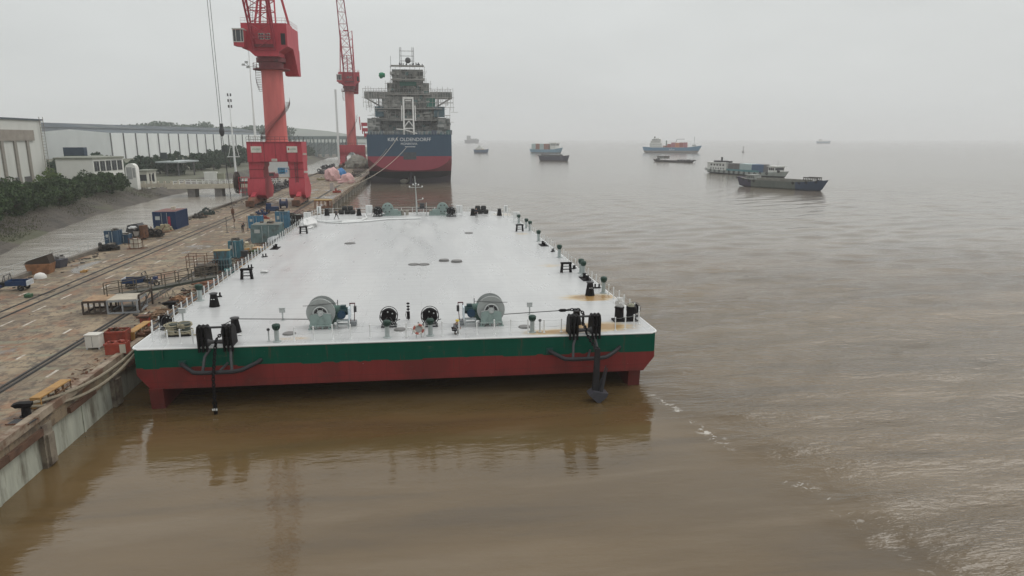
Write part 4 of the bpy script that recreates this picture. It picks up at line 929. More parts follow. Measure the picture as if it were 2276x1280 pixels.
# cable reel beside the left leg
b=MB(); b.ring((-9.,-2,5.2),2.4,.13,'X',28).ring((-9.3,-2,5.2),2.4,.1,'X',28)
for k in range(12): a=k*PI/6; b.bar((-9.15,-2,5.2),(-9.15,-2+2.3*math.cos(a),5.2+2.3*math.sin(a)),.1)
b.cyl((-9.5,-2,5.2),(-6.6,-2,5.2),.3).lathe([(1.2,-.3),(1.7,-.25),(1.7,.25),(1.2,.3)],(-9.15,-2,5.2),20,'X')
b.build('cable_reel',M('reel_brown',(.05,.035,.03),.7),c1)
b=MB()
for z in(3.,4.,5.2,6.4):
    b.bar((-8.4,-3.4,z),(-6.1,-3.4,z),.08).bar((-8.4,-.6,z),(-6.1,-.6,z),.08).bar((-8.4,-3.4,z),(-8.4,-.6,z),.08)
for x,y in((-8.4,-3.4),(-8.4,-.6),(-7.2,-3.4)): b.bar((x,y,2.5),(x,y,6.5),.1)
b.build('reel_platform',crane_red,c1)
# hoist ropes and hook of crane 1
tw=gl+Matrix.Rotation(R(-4),3,'Z')@tip
hk=T('crane_hook','hook block hanging on long ropes from the nearer crane over the quay','hook',hook)
bz=16.3
bl=hook+Vector((-.6,-.5,0)); 
q=MB()
for dx in(-.35,.35): q.tube([(tw.x-hook.x+dx,tw.y-hook.y,tw.z-hook.z),(-.55+dx*.5,-.4,bz)],.045,4)
q.tube([(-.5,-.4,bz-1.6),(0,0,2.2)],.05,4)
q.build('hoist_rope',wirem,hk)
MB().sph((-.52,-.4,bz-.9),.55,(.8,.6,1.6)).box((-.52,-.4,bz+.1),(.5,.35,.6)).build('hook_block',dark,hk)
MB().lathe([(.1,2.3),(.25,2.1),(.3,1.6),(.2,1.2)],(0,0,0),10).tube([(0,0,1.3),(.05,0,.6),(.25,0,.2),(.1,0,-.1),(-.15,0,.0)],[.14,.13,.12,.1,.05],6).build('hook',rusty,hk)
# crane 2, farther
gl2=Vector((-35.2+.9,380,QZ))
c2,tip2=crane('farther red portal crane behind, next to the moored ship',gl2,R(10),11.8,8.0,39.5,12,(-7,-27,118),arch=True,apw=1.35,aph=21,w=6.8,hs_=.85)
MB().bx(-7.2,-6.2,-3.9,-3.3,0,40).build('cable_duct',white,c2)
for k,z in enumerate((9,14,19)): MB().box((8.2-k*.6,-1,12+z*.55),(3.,2.,1.8)).bar((7-k,-1,12+z*.4),(7-k*1.2,-1,15+z*.6),.5).build('side_platform',crane_red,c2)
# ------------------------------------------------------------------ ship at the quay
sh=T('cargo_ship','large blue and red cargo ship under scaffolding, stern towards the camera at the quay','ship',(-2.9,285,0))
def ship_mat():
    m,n,l,b=nodes('ship_hull_paint'); g=n('ShaderNodeNewGeometry'); s=n('ShaderNodeSeparateXYZ'); l(g.outputs['Position'],s.inputs[0])
    st=noise(n,l,g.outputs['Position'],.5,4,(1,1,.25)); 
    c=mixc(n,l,ramp(n,l,s.outputs[2],10.95,11.05),mixc(n,l,st,(.25,.028,.05),(.30,.035,.06)),mixc(n,l,st,(.02,.055,.10),(.03,.075,.125)))
    c=mixc(n,l,ramp(n,l,s.outputs[2],4.6,4.8),mixc(n,l,st,(.02,.014,.02),(.035,.02,.025)),c)
    l(c,b.inputs['Base Color']); b.inputs['Roughness'].default_value=.55; return m
sm=ship_mat()
wd=17.2; n=17
def ssec(y,zc,zs,wf=1.):
    P=[]
    for i in range(n):
        t=-1+2*i/(n-1); x=wd*wf*(abs(t)**.85)*(1 if t>0 else -1)
        P.append((x,y,zc+(zs-zc)*(abs(t)**3.2)))
    return P
secs=[(0,5.3,10.5,.985),(5,4.2,8.,.995),(12,2.,4.,1),(20,-1,-1,1),(140,-1,-1,1),(172,-1,-1,.75),(190,-1,-1,.03)]
mb=MB(); rows=[]
for y,zc,zs,wf in secs:
    P=ssec(y,zc,zs,wf); zt=19.6 if y<160 else 21.5
    rows.append([(-wd*wf,y,zt)]+P+[(wd*wf,y,zt)])
mb.grid(rows); mb.face(rows[0])
mb.face([(r[0]) for r in rows]+[(r[-1]) for r in rows[::-1]])
mb.build('hull',sm,sh)
# shaped underwater body below the overhang, seen dark
MB().prism([(-16.9,6),(-16.6,-1),(16.6,-1),(16.9,6)],'Y',13.5,22).build('after_body',M('antifouling_dark',(.045,.03,.04),.5,var=.15),sh)
MB().bx(-.55,.55,5,12,-1,4.5).build('rudder',M('rudder_dark',(.035,.03,.045),.5),sh)
MB().sph((-2.8,7.,.6),1.2,(1.5,.6,.8)).sph((-.3,10,1),1.2).build('propeller',M('bronze_grey',(.30,.29,.24),.5),sh)
tl=M('ship_lettering',(.7,.72,.72),.5)
text('ship_name','KIRA OLDENDORFF',1.95,tl,sh,(0,-.05,17.6),(PI/2,0,0))
text('home_port','MONROVIA',1.25,tl,sh,(-.2,-.05,15.9),(PI/2,0,0))
q=MB()
for k in range(10): q.box((-1.7+.42*k,-.04,14.8),(.26,.04,.3))
q.build('number_lettering',tl,sh)
MB().bx(-2.6,2.6,-.08,-.01,9.7,12.6).build('stern_plate',M('stern_plate',(.06,.07,.08),.6,var=.3),sh)
scf=M('scaffold_netting',(.25,.25,.235),.9,var=.35,scale=.6,col2=(.12,.14,.14),thr=(.5,.62),stretch=(1,1,1.6))
pole=M('scaffold_pole',(.32,.31,.29),.7)
def tier(x0,x1,y0,y1,z0,z1,nm='netted_deckhouse',off=.55,mat=scf):
    MB().bx(x0,x1,y0,y1,z0,z1).build(nm,mat,sh)
    q=MB(); yy=y0-off
    k=max(3,int((x1-x0)/1.7))
    for i in range(k+1):
        x=x0-.6+(x1-x0+1.2)*i/k; q.cyl((x,yy,z0),(x+random.uniform(-.06,.06),yy,z1+random.uniform(.3,2.)),.075,n=4)
    z=z0+.8
    while z<z1+1: q.cyl((x0-.9,yy,z),(x1+.9,yy,z),.075,n=4); z+=1.9
    for i in range(0,k,2):
        a=x0-.6+(x1-x0+1.2)*i/k; q.cyl((a,yy,z0),(a+3.,yy,min(z1,z0+5)),.06,n=4)
    q.build('scaffolding',pole,sh)
tier(-14.,14.2,17,45,19.6,25.5); tier(-12.6,12.2,16,44,25.5,30.2); tier(-11,11.2,15,40,30.2,36.); tier(-8.8,8.8,18,38,36,41.); tier(-6.6,6.4,19,36,41,46.5)
for z in(25.6,30.3,36.1,42.1,47.6):
    w_={25.6:15.,30.3:14,36.1:9,42.1:7,47.6:6.8}[z]; MB().bx(-w_,w_,13.8,16.9,z-.15,z+.15).build('walkway',pole,sh)
# bridge wings
for s in(-1,1):
    MB().bx(min(s*9,s*18.4),max(s*9,s*18.4),18,22,34.6,37.4).build('bridge_wing',scf,sh)
    q=MB().bar((s*17.5,18.2,34.6),(s*11.,18.2,30.8),.6).bar((s*12.5,18.2,34.6),(s*12.5,18.2,28.),.5).bar((s*10.5,18.2,34.6),(s*10.5,18.2,26.),.4)
    q.build('wing_brace',M('brace_grey',(.2,.2,.19),.6),sh)
    q=MB()
    for k in range(9):
        x=s*(10+1.1*k); q.cyl((x,17.3,30+random.uniform(-2,3)),(x,17.3,38.6+random.uniform(-.3,1)),.075,n=4)
    for z in(31,33.,35.,37.8,38.5): q.cyl((s*9,17.3,z),(s*(17.5+random.uniform(0,2)),17.3,z),.075,n=4)
    for z in(21,23.2,25.4,27.6): q.cyl((s*11,16.5,z),(s*(16.5+random.uniform(0,1.5)),16.5,z),.08,n=4)
    for k in range(6): x=s*(12+1.*k); q.cyl((x,16.5,19.6),(x,16.5,27+random.uniform(-2,2)),.075,n=4)
    q.build('scaffolding',pole,sh)
    MB().bx(min(s*12,s*17),max(s*12,s*17),10,16,20.,26.2).build('winch_house',scf,sh)
    MB().bx(min(s*10.5,s*14),max(s*10.5,s*15),14.5,19,27,31.2).build('lifeboat_station',M('blue_grey_panel',(.07,.12,.14),.6,var=.3),sh)
    MB().bx(min(s*10,s*15.5),max(s*10,s*15.5),14,19,25.8,26.6).bx(min(s*12,s*17),max(s*12,s*17),12,15,24.1,24.5).build('side_platform',M('platform_grey',(.11,.11,.10),.7,var=.3),sh)
MB().bx(7.5,11,14.6,16,31,34.6).bx(-3.5,3.5,17.3,17.9,39.8,41.4).build('green_netting',M('green_netting',(.06,.17,.14),.9,var=.3),sh)
MB().sph((-10.8,19,44),1.3,jit=.3).build('green_tarp',M('green_tarp',(.02,.2,.10),.8),sh)
q=MB()
for x in(-3.2,-2.6,2.,2.6): q.cyl((x,20,47.5),(x,20,55.5),.12,n=5)
for z in(50,52,54): q.cyl((-3.2,20,z),(2.6,20,z),.1,n=4)
q.cyl((-7,20,47),(-7,20,52),.08,n=4).build('mast_frame',M('mast_grey',(.16,.16,.16),.6),sh)
MB().sph((.2,19.5,50.2),1.25).build('radar_dome',dark,sh)
q=MB()
for k in range(16): x=random.uniform(-6,6); q.bx(x,x+.4,19,19.4,47.6,48.6+random.random()*.8)
q.build('roof_clutter',dark,sh)
# white free fall davit at the stern
q=MB()
for x in(-2.,1.9): q.bar((x,.4,19.6),(x*.95,3.,34.),.62)
q.bar((-2.2,3.,34.),(2.1,3.,34.),.8)
for z,y in((22.,.8),(25.6,1.5)): q.bar((-2,y,z),(1.9,y,z),.45)
q.bar((-1.9,1.,22.6),(0,1.4,25),.35).bar((1.8,1.,22.6),(0,1.4,25),.35).bar((-2.8,2.4,25),(-2.7,2.6,31),.35).bar((2.7,2.4,25),(2.6,2.6,31),.35).bar((-1.2,2.8,33),(1.1,2.8,33),.4)
q.build('stern_davit',M('davit_white',(.7,.7,.68),.5),sh)
MB().bar((-5.,-.1,21.8),(-1.8,.3,21.5),.45).bar((-1.8,.3,21.5),(3.2,.2,20.),.4).build('white_boom',M('davit_white',(.7,.7,.68)),sh)
pan_m=[M('net_panel_pale',(.36,.36,.34),.9,var=.3),M('net_panel_dark',(.10,.105,.10),.9,var=.3),M('net_panel_teal',(.12,.19,.19),.9,var=.3)]
for nm,mt,k_ in(('pale_net_panels',pan_m[0],70),('dark_net_panels',pan_m[1],90),('teal_net_panels',pan_m[2],34)):
    q=MB()
    for k in range(k_):
        z0,z1,hw,yy=random.choice(((20,25.5,13.5,16.3),(25.7,30,12.4,15.3),(30.4,35.8,11,14.3),(36.2,40.8,8.6,17.3),(41.2,46.3,6.4,18.3),(20,26,16.5,9.7)))
        x=random.uniform(-hw,hw); z=random.uniform(z0,z1-1.); w_=random.uniform(.5,2.4); h_=random.uniform(.4,1.7)
        if abs(x)<12 and yy<10: x=math.copysign(random.uniform(12.2,16.5),x)
        q.box((x,yy+random.uniform(.3,.62),z+h_/2),(w_,.12+random.random()*.3,h_))
    tag(q.build(nm,mt,sh),kind='stuff')
q=MB()
for k in range(90):
    s=random.choice((-1,1)); x=s*random.uniform(9,17.5); z=random.uniform(20,36); y=random.uniform(13,16.5)
    if random.random()<.5: q.cyl((x,y,z),(x+random.uniform(1,3.5),y,z),.07,n=4)
    else: q.cyl((x,y,z-random.uniform(1,4)),(x,y,z+1),.07,n=4)
q.build('scaffolding',pole,sh)
q=MB()
for k in range(40):
    x=random.uniform(-16.8,16.8); h=random.uniform(.4,1.8); q.bx(x,x+random.uniform(.3,1.8),.5+random.random()*5,6.,19.6,19.6+h)
q.build('deck_gear',M('deck_gear',(.10,.12,.14),.7,var=.5,scale=.4,col2=(.04,.16,.15),thr=(.5,.6)),sh)
q=MB()
for k in range(30): x=-16.9+33.8*k/29; q.cyl((x,.15,19.6),(x,.15,20.7),.06,n=4)
for z in(20.2,20.7): q.cyl((-16.9,.15,z),(16.9,.15,z),.05,n=4)
q.build('stern_rail',lgrey,sh)
MB().bx(9.,11.,.4,1.6,19.7,21.2).build('blue_housing',blue,sh)
# ------------------------------------------------------------------ mooring ropes
def sag(p,q,s,n=14):
    p=Vector(p);q=Vector(q); return [p.lerp(q,i/n)-Vector((0,0,s*4*(i/n)*(1-i/n))) for i in range(n+1)]
def mrope(p,q,s,r,lab,mat=None):
    return tag(MB().tube(sag(p,q,s),r,6).build('mooring_rope',mat or rope),lab,'rope')
pale=M('pale_mooring_rope',(.42,.38,.31),.9)
mrope((-7.5,284.9,18.6),at(745,413,QZ+.4),3.5,.075,'upper mooring rope from the ship stern down to the quay edge',pale)
mrope((-4.2,284.9,14.5),at(735,425,QZ+.4),3.,.075,'lower mooring rope from the ship stern down to the quay edge',pale)
mrope((-12.,284.9,14.),at(790,392,QZ+.4),1.5,.07,'short mooring rope from the ship side down to the quay',pale)
q0=at(62,903,QZ+.5)
mrope(q0,(XL,48.6,3.5),1.0,.09,'lower of two slack ropes from the near quay bollard to the barge corner')
mrope(q0+Vector((0,0,.15)),(XL-.1,49.6,3.75),.7,.09,'upper of two slack ropes from the near quay bollard along the quay edge')
# ------------------------------------------------------------------ vessels on the river
def hullmesh(L,B,D,sh_b=1.,sh_s=.5,rake=2.,tr=.75,n=14,low=-.5):
    """bow towards +x; D side height above the water"""
    rows=[]
    for i in range(n+1):
        t=i/n; x=-L/2+L*t
        w=B/2*(tr+(1-tr)*min(1,t/.15) if t<.15 else (1 if t<.8 else max(.02,(1-((t-.8)/.2)**2.2))))
        s=D+sh_b*max(0,(t-.7)/.3)**2+sh_s*max(0,(.18-t)/.18)**2
        bx=rake*max(0,(t-.8)/.2)**1.5; ax=-rake*.8*max(0,(.1-t)/.1)
        rows.append([(x+bx+ax,-w,s),(x+ax*.3,-w*.93,.15),(x-.3*bx-ax*.8,-w*.8,low),(x-.3*bx-ax*.8,w*.8,low),(x+ax*.3,w*.93,.15),(x+bx+ax,w,s)])
    mb=MB().grid(rows); mb.face(rows[0]); mb.face(rows[-1]); return mb,rows
def deckrow(rows,dz,mat,r,name='deck'):
    MB().grid([[(a[0][0],a[0][1]*.97,a[0][2]-dz),(a[-1][0],a[-1][1]*.97,a[-1][2]-dz)] for a in rows]).build(name,mat,r)
def tyres(r,rows,idx,z=0.9,rad=.55,side=0):
    for i in idx:
        a=rows[i][side]; s=-1 if side==0 else 1
        MB().ring((a[0],a[1]+s*.15,a[2]-z),rad,.2,'Y',12,6).build('tyre',rubber,r)
def windows(mb,x0,x1,n,y,z0,z1,w=.6):
    for i in range(n):
        x=x0+(x1-x0)*(i+.5)/n; mb.bx(x-w/2,x+w/2,y-.03,y+.03,z0,z1)
def hull_paint(nm,lo,hi,zs,lo2=None):
    m,n,l,b=nodes(nm); tc=n('ShaderNodeTexCoord'); s=n('ShaderNodeSeparateXYZ'); l(tc.outputs['Object'],s.inputs[0])
    st=noise(n,l,tc.outputs['Object'],.6,5,(1,1,.3)); f=mathn(n,l,'ADD',mathn(n,l,'MULTIPLY',st,.5),.75)
    c=mixc(n,l,ramp(n,l,s.outputs[2],zs-.05,zs+.05),lo,hi)
    k=n('ShaderNodeMix'); k.data_type='RGBA'; k.blend_type='MULTIPLY'; k.inputs[0].default_value=1; l(c,k.inputs[6]); l(f,k.inputs[7]); l(k.outputs[2],b.inputs['Base Color']); b.inputs['Roughness'].default_value=.6; return m
vwhite=M('vessel_white',(.62,.63,.6),.6,var=.12,scale=.5,col2=(.3,.26,.2),thr=(.6,.75),mix2=.5)
cdeck=M('vessel_deck_grey',(.16,.15,.13),.8,var=.3,scale=.5)
# near dark open hold barge
def place(name,lab,cat,us,vs,ub,vb,L=None,grp=None,z=0):
    a=at(us,vs,0);b=at(ub,vb,0); d=b-a; r=T(name,lab,cat,(a+b)/2,math.atan2(d.y,d.x),grp); return r,d.length
r,L=place('river_barge','nearest loaded dark river barge with blue bow and open hold, seen from its starboard side','barge',1668,409,1812,425)
L=46; r.scale=(.72,)*3
r.rotation_euler.z=R(-62)
D=3.5
mb,rw=hullmesh(L,9.5,D,1.5,1.2,3,.55)
m,n,l,b=nodes('barge_hull_grey_blue'); tcx=n('ShaderNodeTexCoord'); sxx=n('ShaderNodeSeparateXYZ'); l(tcx.outputs['Object'],sxx.inputs[0]); st=noise(n,l,tcx.outputs['Object'],.5,6,(1,1,.4),0,.65)
c=mixc(n,l,st,(.07,.09,.08),(.17,.18,.16)); c=mixc(n,l,ramp(n,l,sxx.outputs[0],10.5,11.5),c,(.035,.06,.11)); c=mixc(n,l,ramp(n,l,sxx.outputs[0],-14.5,-15.5),c,(.05,.045,.075)); l(c,b.inputs['Base Color']); b.inputs['Roughness'].default_value=.65
mb.build('hull',m,r); deckrow(rw,.5,cdeck,r)
cm=M('hold_coaming_grey',(.20,.20,.175),.7,var=.25,scale=.6,col2=(.1,.07,.05),thr=(.55,.7))
MB().bx(-12,15,-3.9,-3.6,D-.5,D+1.).bx(-12,15,3.6,3.9,D-.5,D+1.).bx(-12,-11.7,-3.597,3.597,D-.5,D+1.).bx(14.7,15,-3.597,3.597,D-.5,D+1.).build('hold_coaming',cm,r)
q=MB().box((-16.5,0,D+1.),(5,6,2.)).box((-17,0,D+2.3),(6,7,.25))
q.build('deckhouse',M('barge_house_grey',(.3,.31,.29),.7,var=.3),r); q=MB(); windows(q,-18.7,-14.3,4,-3.02,D+.9,D+1.6); q.build('window',glass,r)
q=MB()
for i in range(8): q.bx(14+.95*i,14.3+.95*i,-2.5,-2.2,D,D+2.4).bx(14+.95*i,14.3+.95*i,2.2,2.5,D,D+2.4)
q.bx(14,21,-2.6,-2.1,D+2.1,D+2.6).bx(14,21,2.1,2.6,D+2.1,D+2.6).build('bow_frame',M('bow_frame_dark',(.08,.08,.07),.7),r)
tyres(r,rw,(0,1,2,3,10,11,12,13),.5,.5); q=MB().cyl((21.5,-1.5,D+1),(21.5,1.5,D+1),.5).cyl((20.5,-.8,D+.5),(20.5,-.8,D+2.2),.25).build('windlass',dark,r)
# white container barge behind it
r,L=place('container_barge','pale inland container barge with long white cabin and tyres, half hidden by the dark barge','barge',1592,377,1735,402)
L=75; r.rotation_euler.z=R(-77); r.scale=(.74,)*3; r.location+=Vector((1.5,0,0))
D=2.2
mb,rw=hullmesh(L,13,D,1.6,.8,3,.7); mb.build('hull',hull_paint('pale_barge_hull',(.06,.07,.07),(.36,.40,.38),.5),r); deckrow(rw,.4,cdeck,r)
MB().bx(-37,-16,-5.4,5.4,D,D+5.).bx(-38,-15.5,-6,6,D+5.003,D+5.3).build('deckhouse',vwhite,r)
q=MB(); windows(q,-34,-17,5,-5.43,D+3,D+4.2,1.7); windows(q,-34,-17,6,-5.43,D+.6,D+1.6,1.1); q.build('window',glass,r)
MB().bx(-33,-24,-3,3,D+5.3,D+6.5).build('roof_housing',dark,r); MB().bx(-28,-27,-.5,.5,D+6.4,D+9.).build('funnel',dark,r)
for i in range(4): x=-22.5+2*i; MB().bx(x,x+1,-2-i*.3,0,D+5.3,D+6.2+.1*i).build('roof_vent',dark,r)
cc=[((.16,.15,.15),'grey'),((.32,.42,.42),'pale'),((.32,.42,.42),'pale'),((.07,.15,.3),'blue')]
def boxes(x0,n,yn,z,h,cols,lx=6.1,wy=2.44):
    k=0
    for i in range(n):
        for j in range(yn):
            col=cols[(i+j//2)%len(cols)]
            q=MB().bx(x0+i*(lx+.1),x0+i*(lx+.1)+lx,-yn*wy/2+j*wy,-yn*wy/2+j*wy+wy-.05,z,z+h)
            yield q,col
ctn={'grey':M('container_grey',(.13,.125,.125),.7),'pale':M('container_pale',(.36,.45,.45),.7),'bluec':M('container_blue',(.06,.11,.19),.7),'redc':M('container_rust_red',(.3,.055,.045),.7),'orange':M('container_orange',(.5,.17,.08),.7),'brown':M('container_brown',(.22,.08,.05),.7),'pink':M('container_pink',(.36,.11,.13),.7)}
for q,cn_ in boxes(-14,5,4,D-.3,5.4,['grey','grey','pale','pale','bluec']): q.build('container',ctn[cn_],r)
MB().bx(-14.5,18,-5.6,5.6,D-.39,D-.31).bx(-14,19,-6,-5.6,D-.4,D+1.3).build('hold_side',M('hold_side_teal',(.09,.22,.24),.7,var=.2),r)
MB().bx(26,32,-4,4,D+.4,D+4.2).bx(25,33,-4.6,4.6,D+4.203,D+4.6).build('wheelhouse',vwhite,r)
q=MB(); windows(q,26.4,31.6,3,-4.03,D+2.,D+3.5,1.4); q.bx(32.0,32.04,-3.5,3.5,D+2,D+3.5).build('window',glass,r)
tyres(r,rw,range(0,13),.7,.75); MB().cyl((35,-4,D+1.5),(35,-3.,D+1.5),.9).cyl((29,1,D+4.6),(29,1,D+8),.1).build('bow_gear',dark,r)
# low empty sand barge
r,L=place('sand_barge','low dark barge almost awash with a small stern hut, before the blue ship','barge',1466,357,1534,362)
L=46; r.rotation_euler.z=R(-62); D=1.3; r.scale=(.82,)*3
mb,rw=hullmesh(L,10,D,.9,1.,2,.6); mb.build('hull',M('dark_barge_hull',(.065,.058,.058),.7,var=.3),r); deckrow(rw,.3,M('wet_sand',(.22,.20,.17),.9),r)
MB().bx(-19,-9,-3.2,3.2,D+1.5,D+3.6).bx(-20,-8.5,-3.8,3.8,D+3.603,D+3.9).build('deckhouse',M('hut_grey',(.11,.10,.09),.8),r)
q=MB(); windows(q,-18.6,-9.4,5,-3.23,D+2.3,D+3.2,1.2); q.build('window',M('hut_window',(.35,.36,.35),.4),r)
q=MB()
for x in(-18.8,-14,-9.2): q.cyl((x,-3,D),(x,-3,D+1.6),.15)
q.cyl((-21.,0,D),(-21.,0,D+5),.12).bx(-21.5,-20.5,-2,2,D,D+1.5).build('stern_gear',dark,r)
q=MB()
for x in(7,11,15,19,21): q.bx(x,x+2.2,-4,4,D-.2,D+random.uniform(.5,1.1))
q.build('bow_gear',dark,r)
# blue and orange container ship
r,L=place('coastal_container_ship','blue hulled coastal ship with white stern superstructure and red orange containers, far right','ship',1446,339,1550,342)
ctr=aty(1492,339.5,880); r.location=(ctr.x,880,0); L=82; r.rotation_euler.z=R(-24); D=8; r.scale=(.82,)*3
mb,rw=hullmesh(L,14,D,3.2,1.,6,.75); mb.build('hull',hull_paint('ship_blue_hull',(.18,.16,.15),(.035,.16,.29),3.2),r); deckrow(rw,.6,cdeck,r)
MB().bx(-34,-15,-6.5,6.5,D,D+7.).bx(-33,-17,-6,6,D+7.003,D+10.5).bx(-31,-17,-7.5,7.5,D+10.503,D+13.5).bx(-29,-20,-4,4,D+13.503,D+15.).build('superstructure',vwhite,r)
q=MB(); windows(q,-31,-17,8,-7.53,D+11.6,D+12.7,1.2); windows(q,-33,-16,9,-6.53,D+4.4,D+5.3,.6); windows(q,-33,-16,9,-6.53,D+1.6,D+2.5,.6); windows(q,-32,-18,8,-6.03,D+8.2,D+9.2,.6); q.build('window',glass,r)
MB().sph((-27,0,D+16.2),1.3).cyl((-27,0,D+14),(-27,0,D+16),.3).build('radome',dark,r)
for i,(x,h,cl) in enumerate(((-13,2.6,'brown'),(-6.7,5.2,'redc'),(-.4,7.6,'pink'),(5.9,7.2,'orange'),(12.2,7.6,'redc'),(18.5,7.8,'pink'))):
    for j in range(3):
        MB().bx(x,x+6.1,-6.3+4.2*j,-6.3+4.2*j+4.1,D+.3,D+.3+h-(.3*j)).build('container_stack',ctn[cl if j==0 else random.choice(('redc','orange','pink'))],r)
MB().cyl((-8,-5,D),(-8,-5,D+10.5),1.).bx(-9,-7,-6,-4,D+8,D+11).build('funnel',M('funnel_grey_green',(.16,.2,.18),.6),r)
MB().bar((6,0,D+7),(8,0,D+13),.8).bar((8,0,D+13),(20,0,D+13.2),.6).build('deck_crane',M('deck_crane_grey',(.2,.2,.2),.6),r)
MB().cyl((35,0,D+1.5),(35,0,D+17),.35).bx(32,38,-2,2,D+2,D+4.5).build('foremast',lgrey,r)
MB().box((-3,-7.13,D-3.2),(.1,.06,.1)).build('hull_dot',tl,r)
text('hull_lettering','SaTow',3.3,tl,r,(1,-7.12,D-3.1),(PI/2,0,0),.04)
# container ship further left, and dark coaster before it
r=T('feeder_ship','hazy container vessel with pale blue bow and wheelhouse forward, above the small dark barge','ship'); ctr=aty(1215,336,880); r.location=(ctr.x,880,0); r.rotation_euler.z=R(-42); L=42; D=6.
mb,rw=hullmesh(L,11,D-1.5,2.5,.5,3,.8); mb.build('hull',hull_paint('pale_blue_hull',(.1,.12,.14),(.12,.26,.36),1.),r); deckrow(rw,.4,cdeck,r)
MB().bx(8,16,-4.6,4.6,D-1,D+6.).bx(7,17,-5.5,5.5,D+6.003,D+6.9).build('wheelhouse',vwhite,r)
q=MB(); windows(q,8.3,15.8,4,-4.63,D+3.6,D+5,1.3); q.bx(16,16.05,-4,4,D+3.5,D+5.).build('window',glass,r)
for q,cn_ in boxes(-20,4,4,D-2,7.6,['pale','brown','pale','brown']): q.build('container',ctn[cn_],r)
r=T('coaster','small dark laden coaster just below the hazy container vessel','barge'); ctr=aty(1232,357,570); r.location=(ctr.x,570,0); r.rotation_euler.z=R(-38); D=3.6
mb,rw=hullmesh(25,7,D,1.2,.8,1.5,.7); mb.build('hull',hull_paint('dark_purple_hull',(.05,.04,.05),(.06,.06,.085),.5),r); deckrow(rw,.2,cdeck,r)
q=MB().bx(-9,7,-2.6,2.6,D,D+1.); 
for k in range(9): x=-9+1.9*k; q.sph((x,random.uniform(-1,1),D+1.),.9,(1.3,1.3,.7),jit=.2)
q.build('covered_cargo',M('cargo_grey',(.09,.09,.09),.9,var=.4),r); MB().bx(-11.8,-9.3,-2.,2.,D,D+2.3).build('wheelhouse',M('house_dark',(.15,.15,.15),.7),r); tyres(r,rw,(0,1,13),.4,.4)
r=T('workboat','small blue workboat with pale top, farthest left on the open river','boat'); ctr=aty(1070,336,900); r.location=(ctr.x,900,0); r.rotation_euler.z=R(-35); D=4.
mb,rw=hullmesh(19,6,D,1.2,.4,1.5,.7); mb.build('hull',hull_paint('workboat_blue',(.06,.07,.1),(.06,.11,.19),.6),r); deckrow(rw,.2,cdeck,r)
MB().bx(-7,2,-2.4,2.4,D,D+2.6).bx(-4,0,-2,2,D+2.603,D+5.).build('cabin',vwhite,r); MB().bx(-8,5,-2.6,2.6,D-.2,D+.6).build('bulwark',M('tan_top',(.4,.32,.2),.7),r); MB().cyl((-2,0,D+5),(-2,0,D+8),.12).build('mast',dark,r)
r=T('distant_ship','faint ship almost lost in the haze at the far right horizon','ship'); ctr=aty(1830,319,2500); r.location=(ctr.x,2500,0); r.rotation_euler.z=R(-25)
mb,rw=hullmesh(46,11,7,3,1,3,.8); mb.build('hull',hull_paint('far_blue_hull',(.1,.1,.12),(.05,.12,.2),2.),r); MB().bx(-18,-6,-4,4,6,16).bx(-4,16,-4.5,4.5,5.5,10).build('superstructure',vwhite,r)
r=T('faint_vessel','very faint grey vessel deep in haze left of the open river','ship'); ctr=aty(1049,311,2900); r.location=(ctr.x,2900,0); r.rotation_euler.z=R(-30)
mb,rw=hullmesh(60,14,12,3,1,3,.8); mb.build('hull',M('far_hull_grey',(.06,.06,.07),.8),r); MB().bx(-22,-8,-5,5,11,30).bx(-6,24,-5,5,10,18).build('superstructure',M('far_grey',(.16,.16,.16),.8),r)
r=T('channel_buoy','small upright channel buoy right of the blue ship','buoy'); ctr=aty(1652,334,900); r.location=(ctr.x,900,0)
MB().lathe([(1.6,-.3),(1.7,.8),(.4,1.2),(.25,6),(.6,6.2),(.5,7.5),(.05,8)],(0,0,0),12).build('buoy_body',M('buoy_grey',(.2,.19,.2),.7),r)
